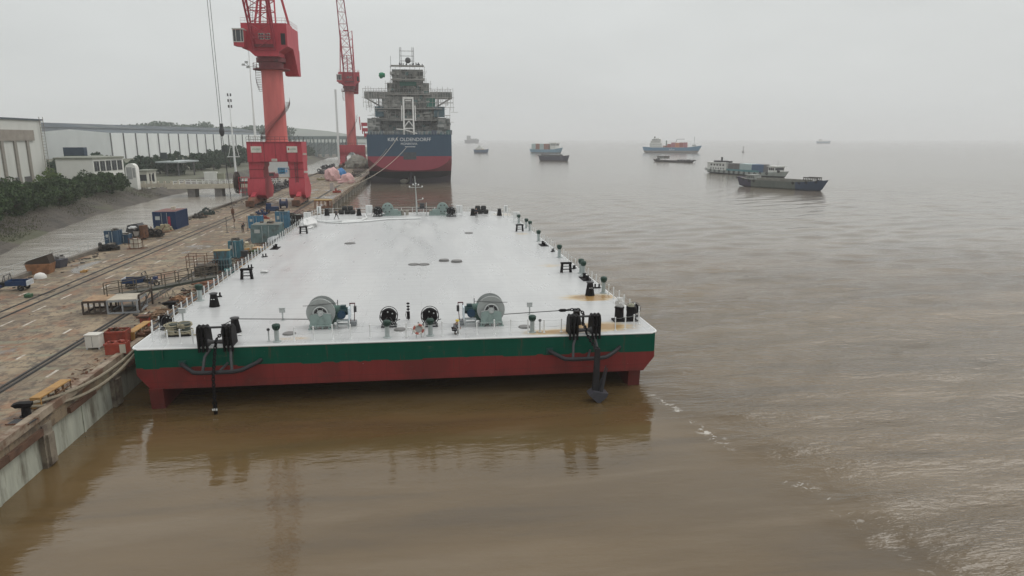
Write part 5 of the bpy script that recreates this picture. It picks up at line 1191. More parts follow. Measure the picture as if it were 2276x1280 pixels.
# bow waves
# ------------------------------------------------------------------ things on the quay
def simple(name,lab,cat,loc,rz=0,grp=None): return T(name,lab,cat,loc,rz,grp)
junk_d=M('greasy_dark',(.05,.045,.04),.7,var=.5,scale=2,col2=(.16,.13,.10),thr=(.52,.62))
def cont(name,lab,u,v,lx,ly,h,mat,cat='container',rz=0,roof=None,grp=None,door=None):
    """corrugated steel box; front (-y) faces the camera"""
    r=T(name,lab,cat,at(u,v),rz,grp)
    mb=MB(); n=max(6,int(lx/.28))
    def wall(p0,p1,nx):
        d=Vector(p1)-Vector(p0); L_=d.length; k=max(4,int(L_/.3)); u_=d/L_
        for i in range(k):
            if i%2==0: c=Vector(p0)+u_*(L_*(i+.5)/k)+Vector(nx)*.03; mb.bar((c.x,c.y,.12),(c.x,c.y,h-.12),L_/k*.9 if abs(nx[1]) else .06,.06 if abs(nx[1]) else L_/k*.9)
    mb.bx(-lx/2,lx/2,0,ly,.05,h-.03)
    wall((-lx/2,0,0),(lx/2,0,0),(0,-1,0)); wall((lx/2,0,0),(lx/2,ly,0),(1,0,0)); wall((-lx/2,0,0),(-lx/2,ly,0),(-1,0,0))
    mb.build('body',mat,r,smooth=False)
    f=MB()
    for x in(-lx/2,lx/2):
        for y in(0,ly): f.bx(x-.08,x+.08,y-.08,y+.08,0,h)
    for z in(.06,h-.06):
        for y in(0,ly): f.bx(-lx/2+.081,lx/2-.081,y-.07,y+.07,z-.06,z+.06)
        for x in(-lx/2,lx/2): f.bx(x-.07,x+.07,.081,ly-.081,z-.06,z+.06)
    f.build('frame',mat,r,smooth=False)
    q=MB()
    for k in range(2):
        x=-lx*.12+lx*.24*k; q.bar((x,-.12,.15),(x,-.12,h-.15),.05)
    q.bx(-lx*.4,-lx*.2,-.11,-.07,h*.55,h*.75); q.build('door_bar',lgrey,r)
    if not roof:
        q=MB()
        for k in range(5): s_=random.uniform(.15,.5); q.box((random.uniform(-.35,.35)*lx,random.uniform(.2,.8)*ly,h+s_*.3),(s_*random.uniform(.8,2),s_,s_*.6),random.random()*3)
        q.build('roof_clutter',junk_d,r); MB().bx(-lx/2+.04,lx/2-.04,.04,ly-.04,h-.02,h+.02).build('dirty_top',M('dirty_top',(.16,.17,.15),.85,var=.4,scale=2,col2=(.12,.07,.04),thr=(.5,.62)),r)
    if roof: MB().bx(-lx/2+.1,lx/2-.1,.1,ly-.1,h-.03,h+.03).build('roof',roof,r)
    return r
r=cont('blue_cabin','dark blue steel cabin with reddish roof on the canal edge of the quay',371,510,3.6,6.,3.,blue,'cabin',0,M('roof_red_faded',(.17,.075,.065),.7,var=.2))
r.location.x-=.2
MB().bx(.55,.95,-.12,-.07,.1,2.2).build('red_pipe',M('red_stripe',(.3,.03,.06),.6),r); MB().bx(.2,.8,3,3.6,3.03,3.6).build('roof_unit',cream,r)
bl2=M('cabinet_blue',(.035,.075,.125),.5,var=.2,scale=2,col2=(.05,.05,.05),thr=(.6,.75))
cont('tool_cabinet','tall blue tool cabinet among machinery near the canal edge',249,545,1.6,1.7,2.1,bl2,'cabinet'); cont('tool_cabinet','lower blue cabinet right behind the tall blue one',273,541,1.7,1.2,1.3,bl2,'cabinet')
def junk(name,lab,u,v,w,d,h,mat,cat,n=22,loc=None,tubes=10,col2=None):
    r=T(name,lab,cat,loc or at(u,v),random.uniform(-.3,.3)); mb=MB()
    for k in range(n):
        x=random.uniform(-w/2,w/2);y=random.uniform(-d/2,d/2);z=random.uniform(0,h)*(1-abs(x)/w)
        s=[random.uniform(.12,.5) for _ in range(3)]
        mb.box((x,y,max(z,s[2]/2)),s,random.random()*3,random.uniform(-.4,.4))
    mb.box((0,0,h*.22),(w*.85,d*.8,h*.44))
    mb.build('scrap',mat,r)
    if tubes:
        mb=MB()
        for k in range(tubes):
            x=random.uniform(-w/2,w/2);y=random.uniform(-d/2,d/2); a=random.random()*3
            mb.cyl((x,y,random.uniform(.1,h*.6)),(x+math.cos(a)*w*.4,y+math.sin(a)*w*.3,random.uniform(.1,h)),random.uniform(.03,.08),n=6)
        mb.build('pipework',col2 or rusty,r)
    return r
junk_b=M('beige_sacks',(.34,.30,.2),.8,var=.3,scale=2,col2=(.1,.08,.06),thr=(.56,.7))
r=T('coil_stack','low pile of black hose coils at the foot of the blue cabinet','hose coil',at(243,557),.2); mb=MB()
for k in range(14): mb.ring((random.uniform(-.7,.7),random.uniform(-.3,.5),.1+.05*k),random.uniform(.4,.65),.06,'Z',16,5)
mb.build('hose_coil',rubber,r); MB().bx(-1.2,-.8,-.3,.1,0,1.).sph((-1.,-.1,1.),.25).bx(-1.2,1.2,.4,.9,0,.5).build('valve_block',junk_d,r)
r=T('water_tank_cage','white tank in a rusty steel cage by the crane rail','tank',at(303,552),-.1)
MB().bx(-.5,.5,-.5,.5,.12,1.35).build('tank',M('tank_white',(.5,.46,.38),.6,var=.15),r); q=MB()
for x in(-.65,0,.65):
    for y in(-.62,.62): q.bar((x,y,0),(x,y,1.6),.06)
for z in(.08,.75,1.4):
    q.bar((-.65,-.62,z),(.65,-.62,z),.06).bar((-.65,.62,z),(.65,.62,z),.06).bar((-.65,-.62,z),(-.65,.62,z),.06).bar((.65,-.62,z),(.65,.62,z),.06)
q.bx(-.9,1.2,-.8,.8,0,.06).build('cage',rusty,r)
r=junk('machine_hopper','rusty machine with a dark hood full of white waste beside the blue cabinets',306,532,2.2,1.6,1.3,junk_d,'machine',14)
MB().prism([(-1.5,1.2),(-1.1,2.2),(.4,2.5),(.9,1.9),(.1,1.3),(-.6,1.)],'Y',-.5,1.).build('hood',dark,r); MB().sph((-.2,-.4,1.9),.5,(1.4,.7,.6),jit=.3).build('waste',cloth_white,r); MB().bx(.9,1.5,-.6,.6,.3,2.2).build('rusty_plate',rusty,r); MB().prism([(-.2,1.3),(.8,1.3),(.5,.2),(.1,.2)],'Y',-.6,-.1).build('chute',M('chute_grey',(.3,.27,.24),.7),r)
r=junk('machinery_pile','long pile of dark pipework and machinery between the hood and the blue cabin',338,526,3.4,1.8,1.6,junk_d,'machinery',40,tubes=22)
q=MB()
for x,z in((-1.3,.9),(1.3,.8),(.2,.9)): q.ring((x,-.95,z),.4,.13,'Y',14)
q.build('tyre',rubber,r)
r=junk('sack_pallet','stack of beige sacks on a pallet in front of the blue cabin',365,513,2.4,1.4,1.2,junk_b,'sacks',26,tubes=0)
MB().bx(-1.3,1.3,-.8,.8,0,.14).build('pallet',wood,r)
r=junk('scrap_heap','dark machinery heap on the canal edge beyond the blue cabin, nearer one',444,484,2.6,1.6,.9,junk_d,'scrap',18,tubes=8); r=junk('scrap_heap','dark green machinery on the canal edge, farther than the other heap',458,477,3.,1.6,1.3,M('dark_green_machine',(.04,.055,.05),.7,var=.4),'scrap',22,tubes=10)
# skip, dome, dark bin, tricycle at left
r=T('rusty_skip','orange rusty skip with its dark lid tilted open near the canal edge','skip',at(93,607),.1)
MB().prism([(-1.,0),(1.,0),(1.25,1.15),(-1.25,1.15)],'Y',-.9,.9).build('skip_body',M('skip_orange_rust',(.24,.115,.055),.8,var=.35,scale=1.5,col2=(.13,.06,.035),thr=(.5,.65)),r)
MB().prism([(-1.5,1.15),(1.2,1.18),(.95,2.15),(-1.1,1.5)],'Y',-.6,1.).build('skip_lid',M('lid_dark_brown',(.04,.028,.02),.8),r)
tag(MB().lathe([(.62,0),(.6,.25),(.42,.5),(.1,.62)],(0,0,0),16).build('white_dome',M('dome_white',(.6,.58,.55),.7,var=.1),None,at(90,618)),'white dome shaped cover standing in front of the rusty skip','dome')
r=T('scrap_bin','dark grey scrap bin heaped with bent metal right behind the rusty skip','bin',at(127,594),-.1)
MB().prism([(-.75,0),(.75,0),(1.,1.),(-1.,1.)],'Y',-.7,.7).build('bin_body',M('bin_dark_grey',(.06,.06,.075),.7,var=.3),r)
mb=MB()
for k in range(20): mb.box((random.uniform(-.7,.7),random.uniform(-.5,.5),random.uniform(1.,1.5)),(random.uniform(.1,.5),random.uniform(.1,.4),.06),random.random()*3,random.random(),random.random())
mb.bar((-.3,0,1.),(-.4,.1,2.2),.05).build('scrap_metal',M('scrap_light',(.2,.19,.18),.6,var=.5),r)
def tricycle(lab,u,v,rz,hidden=False):
    r=T('cargo_tricycle',lab,'tricycle',at(u,v),rz,'blue cargo tricycles on the quay')
    MB().bx(-.1,1.7,-.65,.65,.5,.56).bx(-.1,1.7,-.65,-.6,.562,.95).bx(-.1,1.7,.6,.65,.562,.95).bx(-.1,-.05,-.597,.597,.562,.98).build('cargo_bed',blue,r)
    MB().bx(1.7,1.75,-.65,.65,.5,.98).build('tailgate',M('tailgate_white',(.5,.52,.55),.5),r)
    for y in(-.42,0,.42): MB().box((1.755,y,.75),(.02,.22,.24)).build('tailgate_mark',lgrey,r)
    for y in(-.6,.6): MB().ring((1.15,y,.3),.22,.09,'Y',14,6).lathe([(.1,y-.06),(.1,y+.06)],(1.15,0,.3),8,'Y').build('wheel',rubber,r)
    MB().ring((-1.25,0,.3),.23,.08,'Y',14,6).build('wheel',rubber,r)
    q=MB().tube([(-.1,0,.5),(-.6,0,.42),(-.95,0,.75),(-1.05,0,1.0)],.06,6).bar((-1.25,-.12,.3),(-1.05,-.12,1.0),.05).bar((-1.25,.12,.3),(-1.05,.12,1.),.05).bar((-1.05,-.4,1.08),(-1.05,.4,1.08),.04); q.build('fork',dark,r)
    MB().bx(-.75,-.1,-.2,.2,.55,.8).build('seat',rubber,r); MB().bx(-1.35,-1.0,-.25,.25,.75,1.02).bx(-.95,-.6,-.3,.3,.3,.6).build('engine_cover',M('tricycle_blue_dark',(.02,.035,.1),.4),r)
    MB().tube([(-.08,-.58,.95),(-.12,-.55,1.5),(-.12,.55,1.5),(-.08,.58,.95)],.035,6).tube([(-.35,-.5,.9),(-.15,-.55,1.5)],.03,5).tube([(-.35,.5,.9),(-.15,.55,1.5)],.03,5).build('roll_bar',dark,r)
    return r
t_=tricycle('blue cargo tricycle with white tailgate at the left edge, near the canal railing',24,645,0.05); t_.scale=(1.08,)*3
t_=tricycle('blue cargo tricycle parked behind the gangway railing',286,652,PI+.05); t_.scale=(1.05,)*3; t_.location+=Vector((.3,3.,0))
# canal railing
def rail2(pts,lab,step,mat,nm='guard_rail'):
    r=T(nm,lab,'railing'); P=[]
    for a,b in zip(pts,pts[1:]):
        a=Vector(a);b=Vector(b);k=max(1,round((b-a).length/step)); P+= [a+(b-a)*i/k for i in range(k)]
    P.append(Vector(pts[-1]))
    for p in P: MB().cyl(p,p+Vector((0,0,1.1)),.024,n=5).build('post',mat,r)
    for h in(.55,1.1): MB().tube([p+Vector((0,0,h)) for p in P],.018,4).build('rail',mat,r)
rail2([(-44.35,60,3.3),(-44.5,106,3.3)],'thin white railing along the canal edge of the quay',2.5,lgrey)
# gangway and its frame table
g0_=at(246,664,QZ); 
r=T('gangway','long steel gangway with railings sloping from the frame table to the barge deck','gangway',(0,0,0))
A=at(236,661,QZ+1.05); B=Vector((XL-.6,A.y+6.,DZ+.45))
d=(B-A); s_=Vector((-d.y,d.x,0)).normalized()*.45
q=MB(); q.bar(A-s_,B-s_,.12,.22).bar(A+s_,B+s_,.12,.22)
for i in range(24): p=A.lerp(B,i/23); q.bar(p-s_,p+s_,.08)
q.build('gangway_beam',M('gangway_green_black',(.045,.05,.04),.7,var=.4),r)
q=MB(); P=[A-s_*.9+Vector((0,0,.1)),A+s_*.9+Vector((0,0,.1)),B+s_*.9+Vector((0,0,.1)),B-s_*.9+Vector((0,0,.1))]; q.face(P); q.build('walkway',M('walkway_grating',(.09,.085,.07),.8),r)
for sg_ in(-1,1):
    q=MB()
    for i in range(9): p=A.lerp(B,i/8)+s_*sg_; q.bar(p,p+Vector((0,0,1.25)),.07)
    for h in(.65,1.25): q.bar(A+s_*sg_+Vector((0,0,h)),B+s_*sg_+Vector((0,0,h)),.06)
    q.build('railing',M('gangway_rail',(.09,.075,.055),.7,var=.3),r)
def frame_table(lab,u,v,lx,ly,h,rz,m1,top,n=5):
    r=T('frame_table',lab,'frame',at(u,v),rz); q=MB()
    for x in [-lx/2+lx*i/n for i in range(n+1)]:
        for y in(0,ly): q.bar((x,y,0),(x,y,h),.12)
    for z in(.08,h-.06):
        for y in(0,ly): q.bar((-lx/2,y,z),(lx/2,y,z),.14)
        for x in(-lx/2,lx/2): q.bar((x,.07,z),(x,ly-.07,z),.14)
    q.build('frame',m1,r); MB().bx(-lx/2,lx/2,0,ly,h+.02,h+.08).build('plank_top',top,r); return r
frame_table('dark rusty steel frame with planks under the foot of the gangway, left half',218,698,2.3,2.4,1.15,.06,M('frame_dark_rust',(.06,.045,.035),.8,var=.4),M('plank_rust_yellow',(.3,.2,.12),.8,var=.4,scale=2,col2=(.25,.06,.04),thr=(.55,.66)),5)
frame_table('grey painted steel frame with a pale top under the gangway, right half',274,697,2.4,2.6,1.2,.06,M('frame_grey',(.27,.28,.29),.6,var=.2),M('top_pale',(.42,.38,.31),.8,var=.2),2)
q=MB(); p=at(312,693)
tag(MB().bar((0,0,0),(0,0,1.5),.14).bar((0,3,0),(0,3,1.5),.14).bar((0,0,1.5),(0,3,1.5),.14).bar((0,0,.1),(0,3,1.4),.08).bx(-.3,.3,-.3,.3,0,.04).build('trestle',M('frame_dark_rust',(.06,.045,.035)),None,p),'dark steel trestle supporting the gangway right of the grey frame','trestle')
# items by the near edge
r=T('white_cabinet','white steel cabinet on short legs by the near crane rail','cabinet',at(212,774),-.04)
MB().bx(-.48,.48,-.35,.4,.15,1.05).bx(-.52,.52,-.4,.44,1.053,1.13).build('cabinet_body',M('cabinet_offwhite',(.55,.53,.48),.6,var=.12,col2=(.3,.24,.18),thr=(.62,.75)),r)
for x in(-.42,.42):
    for y in(-.3,.35): MB().bx(x-.04,x+.04,y-.04,y+.04,0,.15).build('leg',lgrey,r)
MB().bx(-.01,.01,-.362,-.352,.2,1.).build('door_seam',dark,r)
def bin_(lab,u,v,w,d,h,rz,mat,lid):
    r=T('steel_bin',lab,'bin',at(u,v),rz); t=.05
    q=MB().bx(-w/2,w/2,0,t,0,h).bx(-w/2,w/2,d-t,d,0,h).bx(-w/2,-w/2+t,t+.001,d-t-.001,0,h).bx(w/2-t,w/2,t+.001,d-t-.001,0,h).bx(-w/2+.01,w/2-.01,.01,d-.01,.02,h*.8)
    q.bx(-w/2-.05,w/2+.05,-.05,.08,h-.12,h+.02).build('bin_body',mat,r)
    mb=MB()
    for k in range(26): mb.box((random.uniform(-w*.4,w*.4),random.uniform(.15,d-.15),h*.8+random.uniform(0,.25)),(random.uniform(.1,.5),random.uniform(.05,.3),.05),random.random()*3,random.random()*.6,random.random()*.6)
    mb.box((0,d/2,h*.82),(w*.85,d*.8,.12)).build('bin_contents',lid,r); return r
bin_('red rusty bin filled with scrap behind the nearer red bin',257,768,1.45,1.3,1.05,.05,redbin,rusty)
r=bin_('low red steel bin at the quay edge in front of the scrap filled bin',258,788,1.4,.9,.8,.05,redbin,redbin); MB().bx(.3,.7,-.07,-.055,.1,.75).build('pale_plate',cream,r)
def bench(lab,u0,v0,u1,v1):
    A=at(u0,v0);B=at(u1,v1); d=B-A; r=T('gangplank_barrier',lab,'barrier',A,math.atan2(d.y,d.x),'yellow barriers on the quay edge'); L=d.length
    MB().bx(0,L,-.3,.3,.62,.68).build('plank_top',yellow,r); q=MB()
    k=max(3,int(L/.7))
    for i in range(k+1):
        x=.05+(L-.1)*i/k
        for y in(-.26,.26): q.bar((x,y,0),(x,y,.62),.05)
    for y in(-.26,.26): q.bar((0,y,.32),(L,y,.32),.05)
    q.build('frame',M('barrier_frame',(.13,.07,.035),.8,var=.4),r); MB().bx(-.06,-.005,-.3,.3,.02,.68).build('end_plate',yellow,r)
    mb=MB()
    for i in range(int(L*7)): mb.box((random.uniform(.1,L),random.uniform(-.22,.22),random.uniform(.04,.3)),(random.uniform(.1,.45),.08,.06),random.random()*3,random.random())
    mb.build('stored_chain',junk_d,r)
bench('nearer worn yellow barrier with scrap under it, by the black quay bollard',83,908,150,866); bench('farther worn yellow barrier by the red bins and the barge corner',292,757,330,731)
def qbol(lab,u,v,mat,s=1):
    r=T('quay_bollard',lab,'bollard',at(u,v),random.uniform(-.2,.2)); MB().lathe([(.34,0),(.34,.08),(.24,.1),(.21,.55),(.26,.62)],(0,0,0),16).build('bollard_body',mat,r)
    MB().prism([(-.42,.6),(.3,.6),(.34,.82),(-.3,.86),(-.62,.78)],'Y',-.22,.22).build('bollard_head',mat,r); r.scale=(s,)*3; return r
qbol('black horned quay bollard holding the slack ropes, nearest the camera',60,926,black); qbol('dark horned quay bollard by the rope pile, left of the barge stanchions',382,694,black,1.15)
r=T('quay_bollard','square red brown mooring post by the farther yellow barrier','bollard',at(324,724),0); MB().bx(-.3,.3,-.3,.3,0,.75).build('bollard_body',redbin,r); MB().bx(-.5,.4,-.4,.4,.753,.9).build('bollard_head',rusty,r)
r=T('drain_grating','iron slotted grating set at the quay edge below the black bollard','grating',at(48,938,QZ+.01),-.1)
q=MB()
for k in range(9): q.bx(-.55+.135*k,-.47+.135*k,-.35,.35,0,.05)
q.build('grating_bars',dark,r); MB().bx(-.62,.66,-.4,-.35,0,.06).bx(-.62,.66,.35,.4,0,.06).build('grating_frame',rusty,r)
def ropepile(lab,u,v,w,d,mat,n=30,h=.4):
    r=T('rope_pile',lab,'rope',at(u,v)); mb=MB()
    for k in range(n): mb.ring((random.uniform(-w,w),random.uniform(-d,d),random.uniform(.05,h)),random.uniform(.25,.6),.05,'Z',12,5)
    mb.build('rope_coil',mat,r)
ropepile('brown ropes heaped round the dark quay bollard',365,702,.9,1.,M('rope_brown',(.2,.13,.08),.9,var=.3))
ropepile('red brown ropes and nets heaped at the foot of the gangway',462,632,.8,1.6,M('rope_red_brown',(.26,.13,.08),.9,var=.3),60,.5)
junk('plank_heap','rusty planks and bars lying by the quay edge under the gangway',415,668,1.8,1.8,.3,wood,'planks',26,tubes=10)
junk('edge_scrap','rusty steel scraps along the edge below the farther barrier',318,748,.8,2.2,.25,rusty,'scrap',22,tubes=8)
r=T('folding_trestle','small pale folding trestle under the gangway','trestle',at(370,664)); q=MB()
for x in(-.6,0,.6): q.bar((x-.15,0,0),(x,.2,.8),.05).bar((x+.15,.4,0),(x,.2,.8),.05)
q.build('trestle_frame',cream,r)
# stair platform, cage, cabinets, containers
r=T('stair_platform','dark rusty stair platform with handrails beside the turquoise cage','platform',at(458,612),.15)
q=MB()
for x in(-1.1,1.1):
    for y in(0,1.8): q.bar((x,y,0),(x,y,1.1),.12)
for i in range(7): q.bx(-1.3+.3*i,-1.1+.3*i,-.2,1.6,.1+.15*i,.18+.15*i)
q.bx(-1.,1.2,.1,1.9,.95,1.05); q.build('frame',M('frame_dark_rust',(.06,.045,.035)),r)
q=MB()
for x in(-1.9,-1.1,0,1.1):
    for y in(0,1.9): q.bar((x,y,.6 if x<-1.5 else 1.),(x,y,2.3),.06)
for z in(1.6,2.25): q.bar((-1.9,0,z),(1.1,0,z),.05).bar((-1.9,1.9,z),(1.1,1.9,z),.05).bar((-1.9,0,z),(-1.9,1.9,z),.05)
q.build('handrail',rusty,r); MB().bx(-1.2,1.2,.2,1.7,.15,.8).build('dark_load',junk_d,r)
r=T('gas_cage','turquoise gas bottle cage with round hose reels beside the stair platform','cage',at(494,604),.1)
q=MB(); 
for x in [-.9+.3*i for i in range(7)]: q.bar((x,-.05,.05),(x,-.05,1.5),.05)
for y in(.4,.9,1.4): q.bar((.9,y,.05),(.9,y,1.5),.05)
for z in(.1,.8,1.5): q.bar((-.95,-.05,z),(.95,-.05,z),.06).bar((.9,0,z),(.9,1.5,z),.06)
q.build('cage_bars',M('cage_grey_teal',(.16,.24,.26),.6,var=.2),r); MB().bx(-.85,.85,.45,1.45,.05,2.35).build('cabinet_body',teal,r); MB().bx(-.9,.9,.4,1.5,2.353,2.42).build('cabinet_top',M('ochre_top',(.32,.24,.12),.8,var=.3),r)
q=MB()
for x in(-.75,-.35): q.ring((x,-.12,1.2),.18,.04,'Y',12)
q.build('hose_reel',rubber,r)
q=MB()
for i in range(5): q.cyl((-.6+.3*i,.2,.06),(-.6+.3*i,.2,1.3),.11,n=10)
q.build('gas_bottle',dark,r)
cont('turquoise_cabinet','tall turquoise steel cabinet right of the gas bottle cage',523,573,1.35,1.5,2.2,teal,'cabinet')
cont('open_container','large grey green open topped container in the row by the barge',592,540,3.9,3.4,2.7,M('container_grey_green',(.13,.19,.19),.65,var=.3,scale=1,col2=(.08,.06,.045),thr=(.54,.68)),'container')
cont('turquoise_cabinet','bright turquoise cabinet standing against the large open container',575,537,1.9,1.1,2.3,tealblue,'cabinet')
cont('turquoise_cabinet','turquoise cabinet behind the left end of the large open container',568,507,2.1,1.4,2.1,tealblue,'cabinet')
cont('blue_cabinet','blue cabinet standing over the grey cage, right of the large container',628,508,2.,1.6,2.9,M('cabinet_blue_grey',(.06,.17,.26),.55,var=.2,col2=(.07,.1,.12),thr=(.5,.7)),'cabinet')
r=cont('black_bin','black steel bin with white characters near the barge corner',654,503,2.4,1.6,2.,M('bin_black_brown',(.03,.022,.02),.7,var=.3),'bin')
q=MB()
for k in range(3):
    x=-.45+.4*k; q.box((x,-.13,1.1),(.05,.03,.4)).box((x,-.13,1.25),(.26,.03,.05))
q.build('lettering',tl,r)
r=T('scaffold_cage','pinkish stack of scaffold tubes and mesh behind the black bin','scaffold',at(660,490)); q=MB()
for k in range(30): q.cyl((random.uniform(-1.8,1.8),random.uniform(-.8,.8),random.uniform(0,2)),(random.uniform(-1.8,1.8),random.uniform(-.8,.8),random.uniform(0,2.2)),.05,n=5)
q.build('tubes',M('tubes_pink_grey',(.3,.2,.19),.7,var=.3),r); MB().bx(-1.6,1.6,-.6,.6,.1,1.2).build('mesh_crate',M('crate_rose',(.22,.15,.14),.8,var=.4),r)
junk('valve_heap','greenish pipes and valves heaped between the large container and the blue cabinet',609,510,2.,1.6,1.6,M('valve_green_grey',(.12,.15,.12),.7,var=.4,col2=(.25,.22,.17),thr=(.55,.65)),'scrap',26,tubes=14)
junk('pallet_load','cream boxes on a pallet just right of the tall turquoise cabinet',549,556,1.2,1.,1.,M('cream_boxes',(.42,.38,.28),.8,var=.2),'pallet',14,tubes=0)
junk('yellow_machine','small yellow machine frame beside the cream pallet load',541,560,1.2,.8,.5,yellow,'machine',10,tubes=8,col2=yellow)
junk('yellow_case','yellow painted case at the quay edge right of the turquoise cabinet',545,598,1.3,1.3,.8,yellow,'case',4,tubes=2)
tag(MB().bx(-.4,.4,-.4,.4,0,.85).bx(-.45,.45,-.45,.45,.853,.9).build('dark_box',dark,None,at(545,572)),'small black box right of the tall turquoise cabinet','box')
r=T('timber_case','orange brown timber case at the quay edge by the bright cabinet','case',at(580,562),-.5); MB().bx(-1.,1.,-.5,.5,.1,.7).build('case_body',M('timber_orange',(.42,.24,.11),.8,var=.25,col2=(.14,.07,.03),thr=(.56,.68)),r); MB().bx(-1.05,1.05,-.55,.55,.703,.78).build('case_lid',M('timber_pale',(.5,.34,.2),.8),r)
r=T('grey_tarp','pale grey tarpaulin draped over cargo right of the large container','tarpaulin',at(620,541)); MB().sph((0,0,.4),1,(1.7,1.,.75),jit=.12).build('tarp',M('tarp_grey',(.4,.42,.43),.7),r)
tag(MB().sph((0,0,.3),.6,(1.2,1,.7),jit=.3).build('bush_weeds',M('weeds',(.05,.08,.03),.9),None,at(569,565)),'dark green netting lump by the barge edge','netting')
r=T('teal_hose_reel','coil of teal hose by the barge edge right of the cage','hose coil',at(512,611)); mb=MB()
for k in range(10): mb.ring((random.uniform(-.2,.2),random.uniform(-.2,.2),.2+.05*k),random.uniform(.35,.55),.05,'Z',14,5)
mb.bar((-.6,-.3,.1),(.6,.3,.8),.08).build('hose_coil',M('teal_hose',(.1,.22,.22),.6),r)
r=T('cable_drum','dark blue cable drum standing on the quay before the crane','cable drum',at(631,463)); MB().lathe([(1.0,-.75),(1.05,-.7),(1.05,-.6),(.55,-.55),(.55,.55),(1.05,.6),(1.05,.7),(1.,.75)],(0,0,1.05),24,'X').build('drum',M('drum_blue',(.015,.025,.07),.5,var=.2),r)
r=T('forklift_tractor','small dark blue machine left of the cable drum behind the containers','machine',at(606,473),.2); MB().bx(-1.3,1.3,-.7,.7,.4,1.3).bx(-1.2,-.2,-.65,.65,1.303,2.).build('machine_body',blue,r)
for x in(-.9,.9): MB().cyl((x,-.8,.42),(x,.8,.42),.42,n=12).build('wheel',rubber,r)
MB().bar((-1.3,0,.7),(-3.4,0,1.6),.15).build('boom',dark,r)
junk('blue_machine','small blue and rusty machine beyond the turquoise cabinets',582,478,2.,1.3,1.3,blue,'machine',14,tubes=10)
junk('timber_stack','reddish timber stack beside the small blue machine',586,486,2.,1.,.7,redbin,'timber',14,tubes=0)
r=T('orange_rack','worn orange steel rack beside the crane leg at the quay edge','rack',at(718,463)); q=MB()
for x in(-1.8,-.9,0,.9,1.8):
    for y in(0,1.8): q.bar((x,y,0),(x,y,1.7),.14)
for y in(0,1.8): q.bar((-1.8,y,1.65),(1.8,y,1.65),.18).bar((-1.8,y,.2),(1.8,y,.2),.14)
q.build('rack_frame',M('rack_rust',(.24,.11,.06),.8,var=.3),r); MB().bx(-1.9,1.9,-.1,1.9,1.75,1.85).build('rack_top',M('rack_ochre',(.4,.27,.1),.8,var=.3),r)
tag(MB().bx(-.3,.3,-.3,.3,0,1.).bx(-.5,.35,-.35,.35,1.003,1.25).build('edge_bollard',rusty,None,at(729,458)),'rusty bollard on the quay edge right of the orange rack','bollard')
tag(MB().bx(-.55,.55,-.35,.35,0,2.2).build('grey_stele',M('stele_grey',(.42,.38,.36),.7),None,at(738,423)),'upright pale grey box by the far crane rail','box')
junk('edge_junk','small reddish machine at the quay edge beyond the upright grey box',748,428,2.,2.,1.2,redbin,'machine',14,tubes=8)
def wrap(lab,u,v,w,h,mat,nm='wrapped_load'):
    r=T(nm,lab,'wrapped load',at(u,v)); mb=MB().sph((0,0,h*.42),1,(w*.9,w*.85,h*.55),12,jit=.05)
    for v_ in mb.b.verts:
        q_=v_.co; a_=math.atan2(q_.y,q_.x); k_=1+.1*math.sin(a_*5+q_.z*1.3)+.06*math.sin(a_*11-q_.z*2.1); fl=1+.35*max(0,(h*.3-q_.z)/(h*.4)); q_.x*=k_*fl; q_.y*=k_*fl; q_.z+=.25*math.sin(q_.x*2.1)*math.cos(q_.y*1.7)
    for k in range(6): mb.sph((random.uniform(-w,w)*1.05,-w*random.uniform(.2,.7),.35),.7,(1.3,1,.7),jit=.3)
    mb.build('tarp',mat,r)
wrap('large pink wrapped load on the quay beyond the crane',739,402,3.,5.,cloth_pink); wrap('smaller pink wrapped load nearer the quay edge',773,407,2.4,3.6,cloth_pink); wrap('blue sheeted load behind the pink wrapped loads',757,395,2.6,3.8,cloth_blue)
tag(MB().bx(-.8,.8,-.3,.3,0,3.6).build('notice_board',white,None,at(750,400)),'small white panel between the pink and blue loads','panel')
junk('pallet_stack','low olive pallet stack left of the large pink load',716,400,4.,2.5,1.3,M('olive_pallet',(.24,.21,.11),.8,var=.3),'pallets',18,tubes=0)
r=T('net_mound','high grey mound of tarps and nets under the farther crane','mound',(-31,372,QZ),0); mb=MB().sph((0,0,1),1,(6.,10,6.),12,jit=.1)
for k in range(16): mb.sph((random.uniform(-5,5),random.uniform(-9,4),random.uniform(.5,3.5)),random.uniform(1,2.3),(1.3,1,.8),jit=.2)
mb.build('netting',M('net_mound',(.2,.19,.16),.9,var=.35,scale=.5,bump=.3,col2=(.26,.24,.13),thr=(.56,.66)),r)
junk('far_scrap','dark scrap beside the mooring ropes under the ship stern',790,392,5,7,2.2,junk_d,'scrap',30,tubes=12); junk('far_scrap','mixed machinery between the pink loads and the ship',800,383,6,12,2.6,M('mixed_far',(.15,.13,.11),.8,var=.5),'scrap',30,tubes=12)
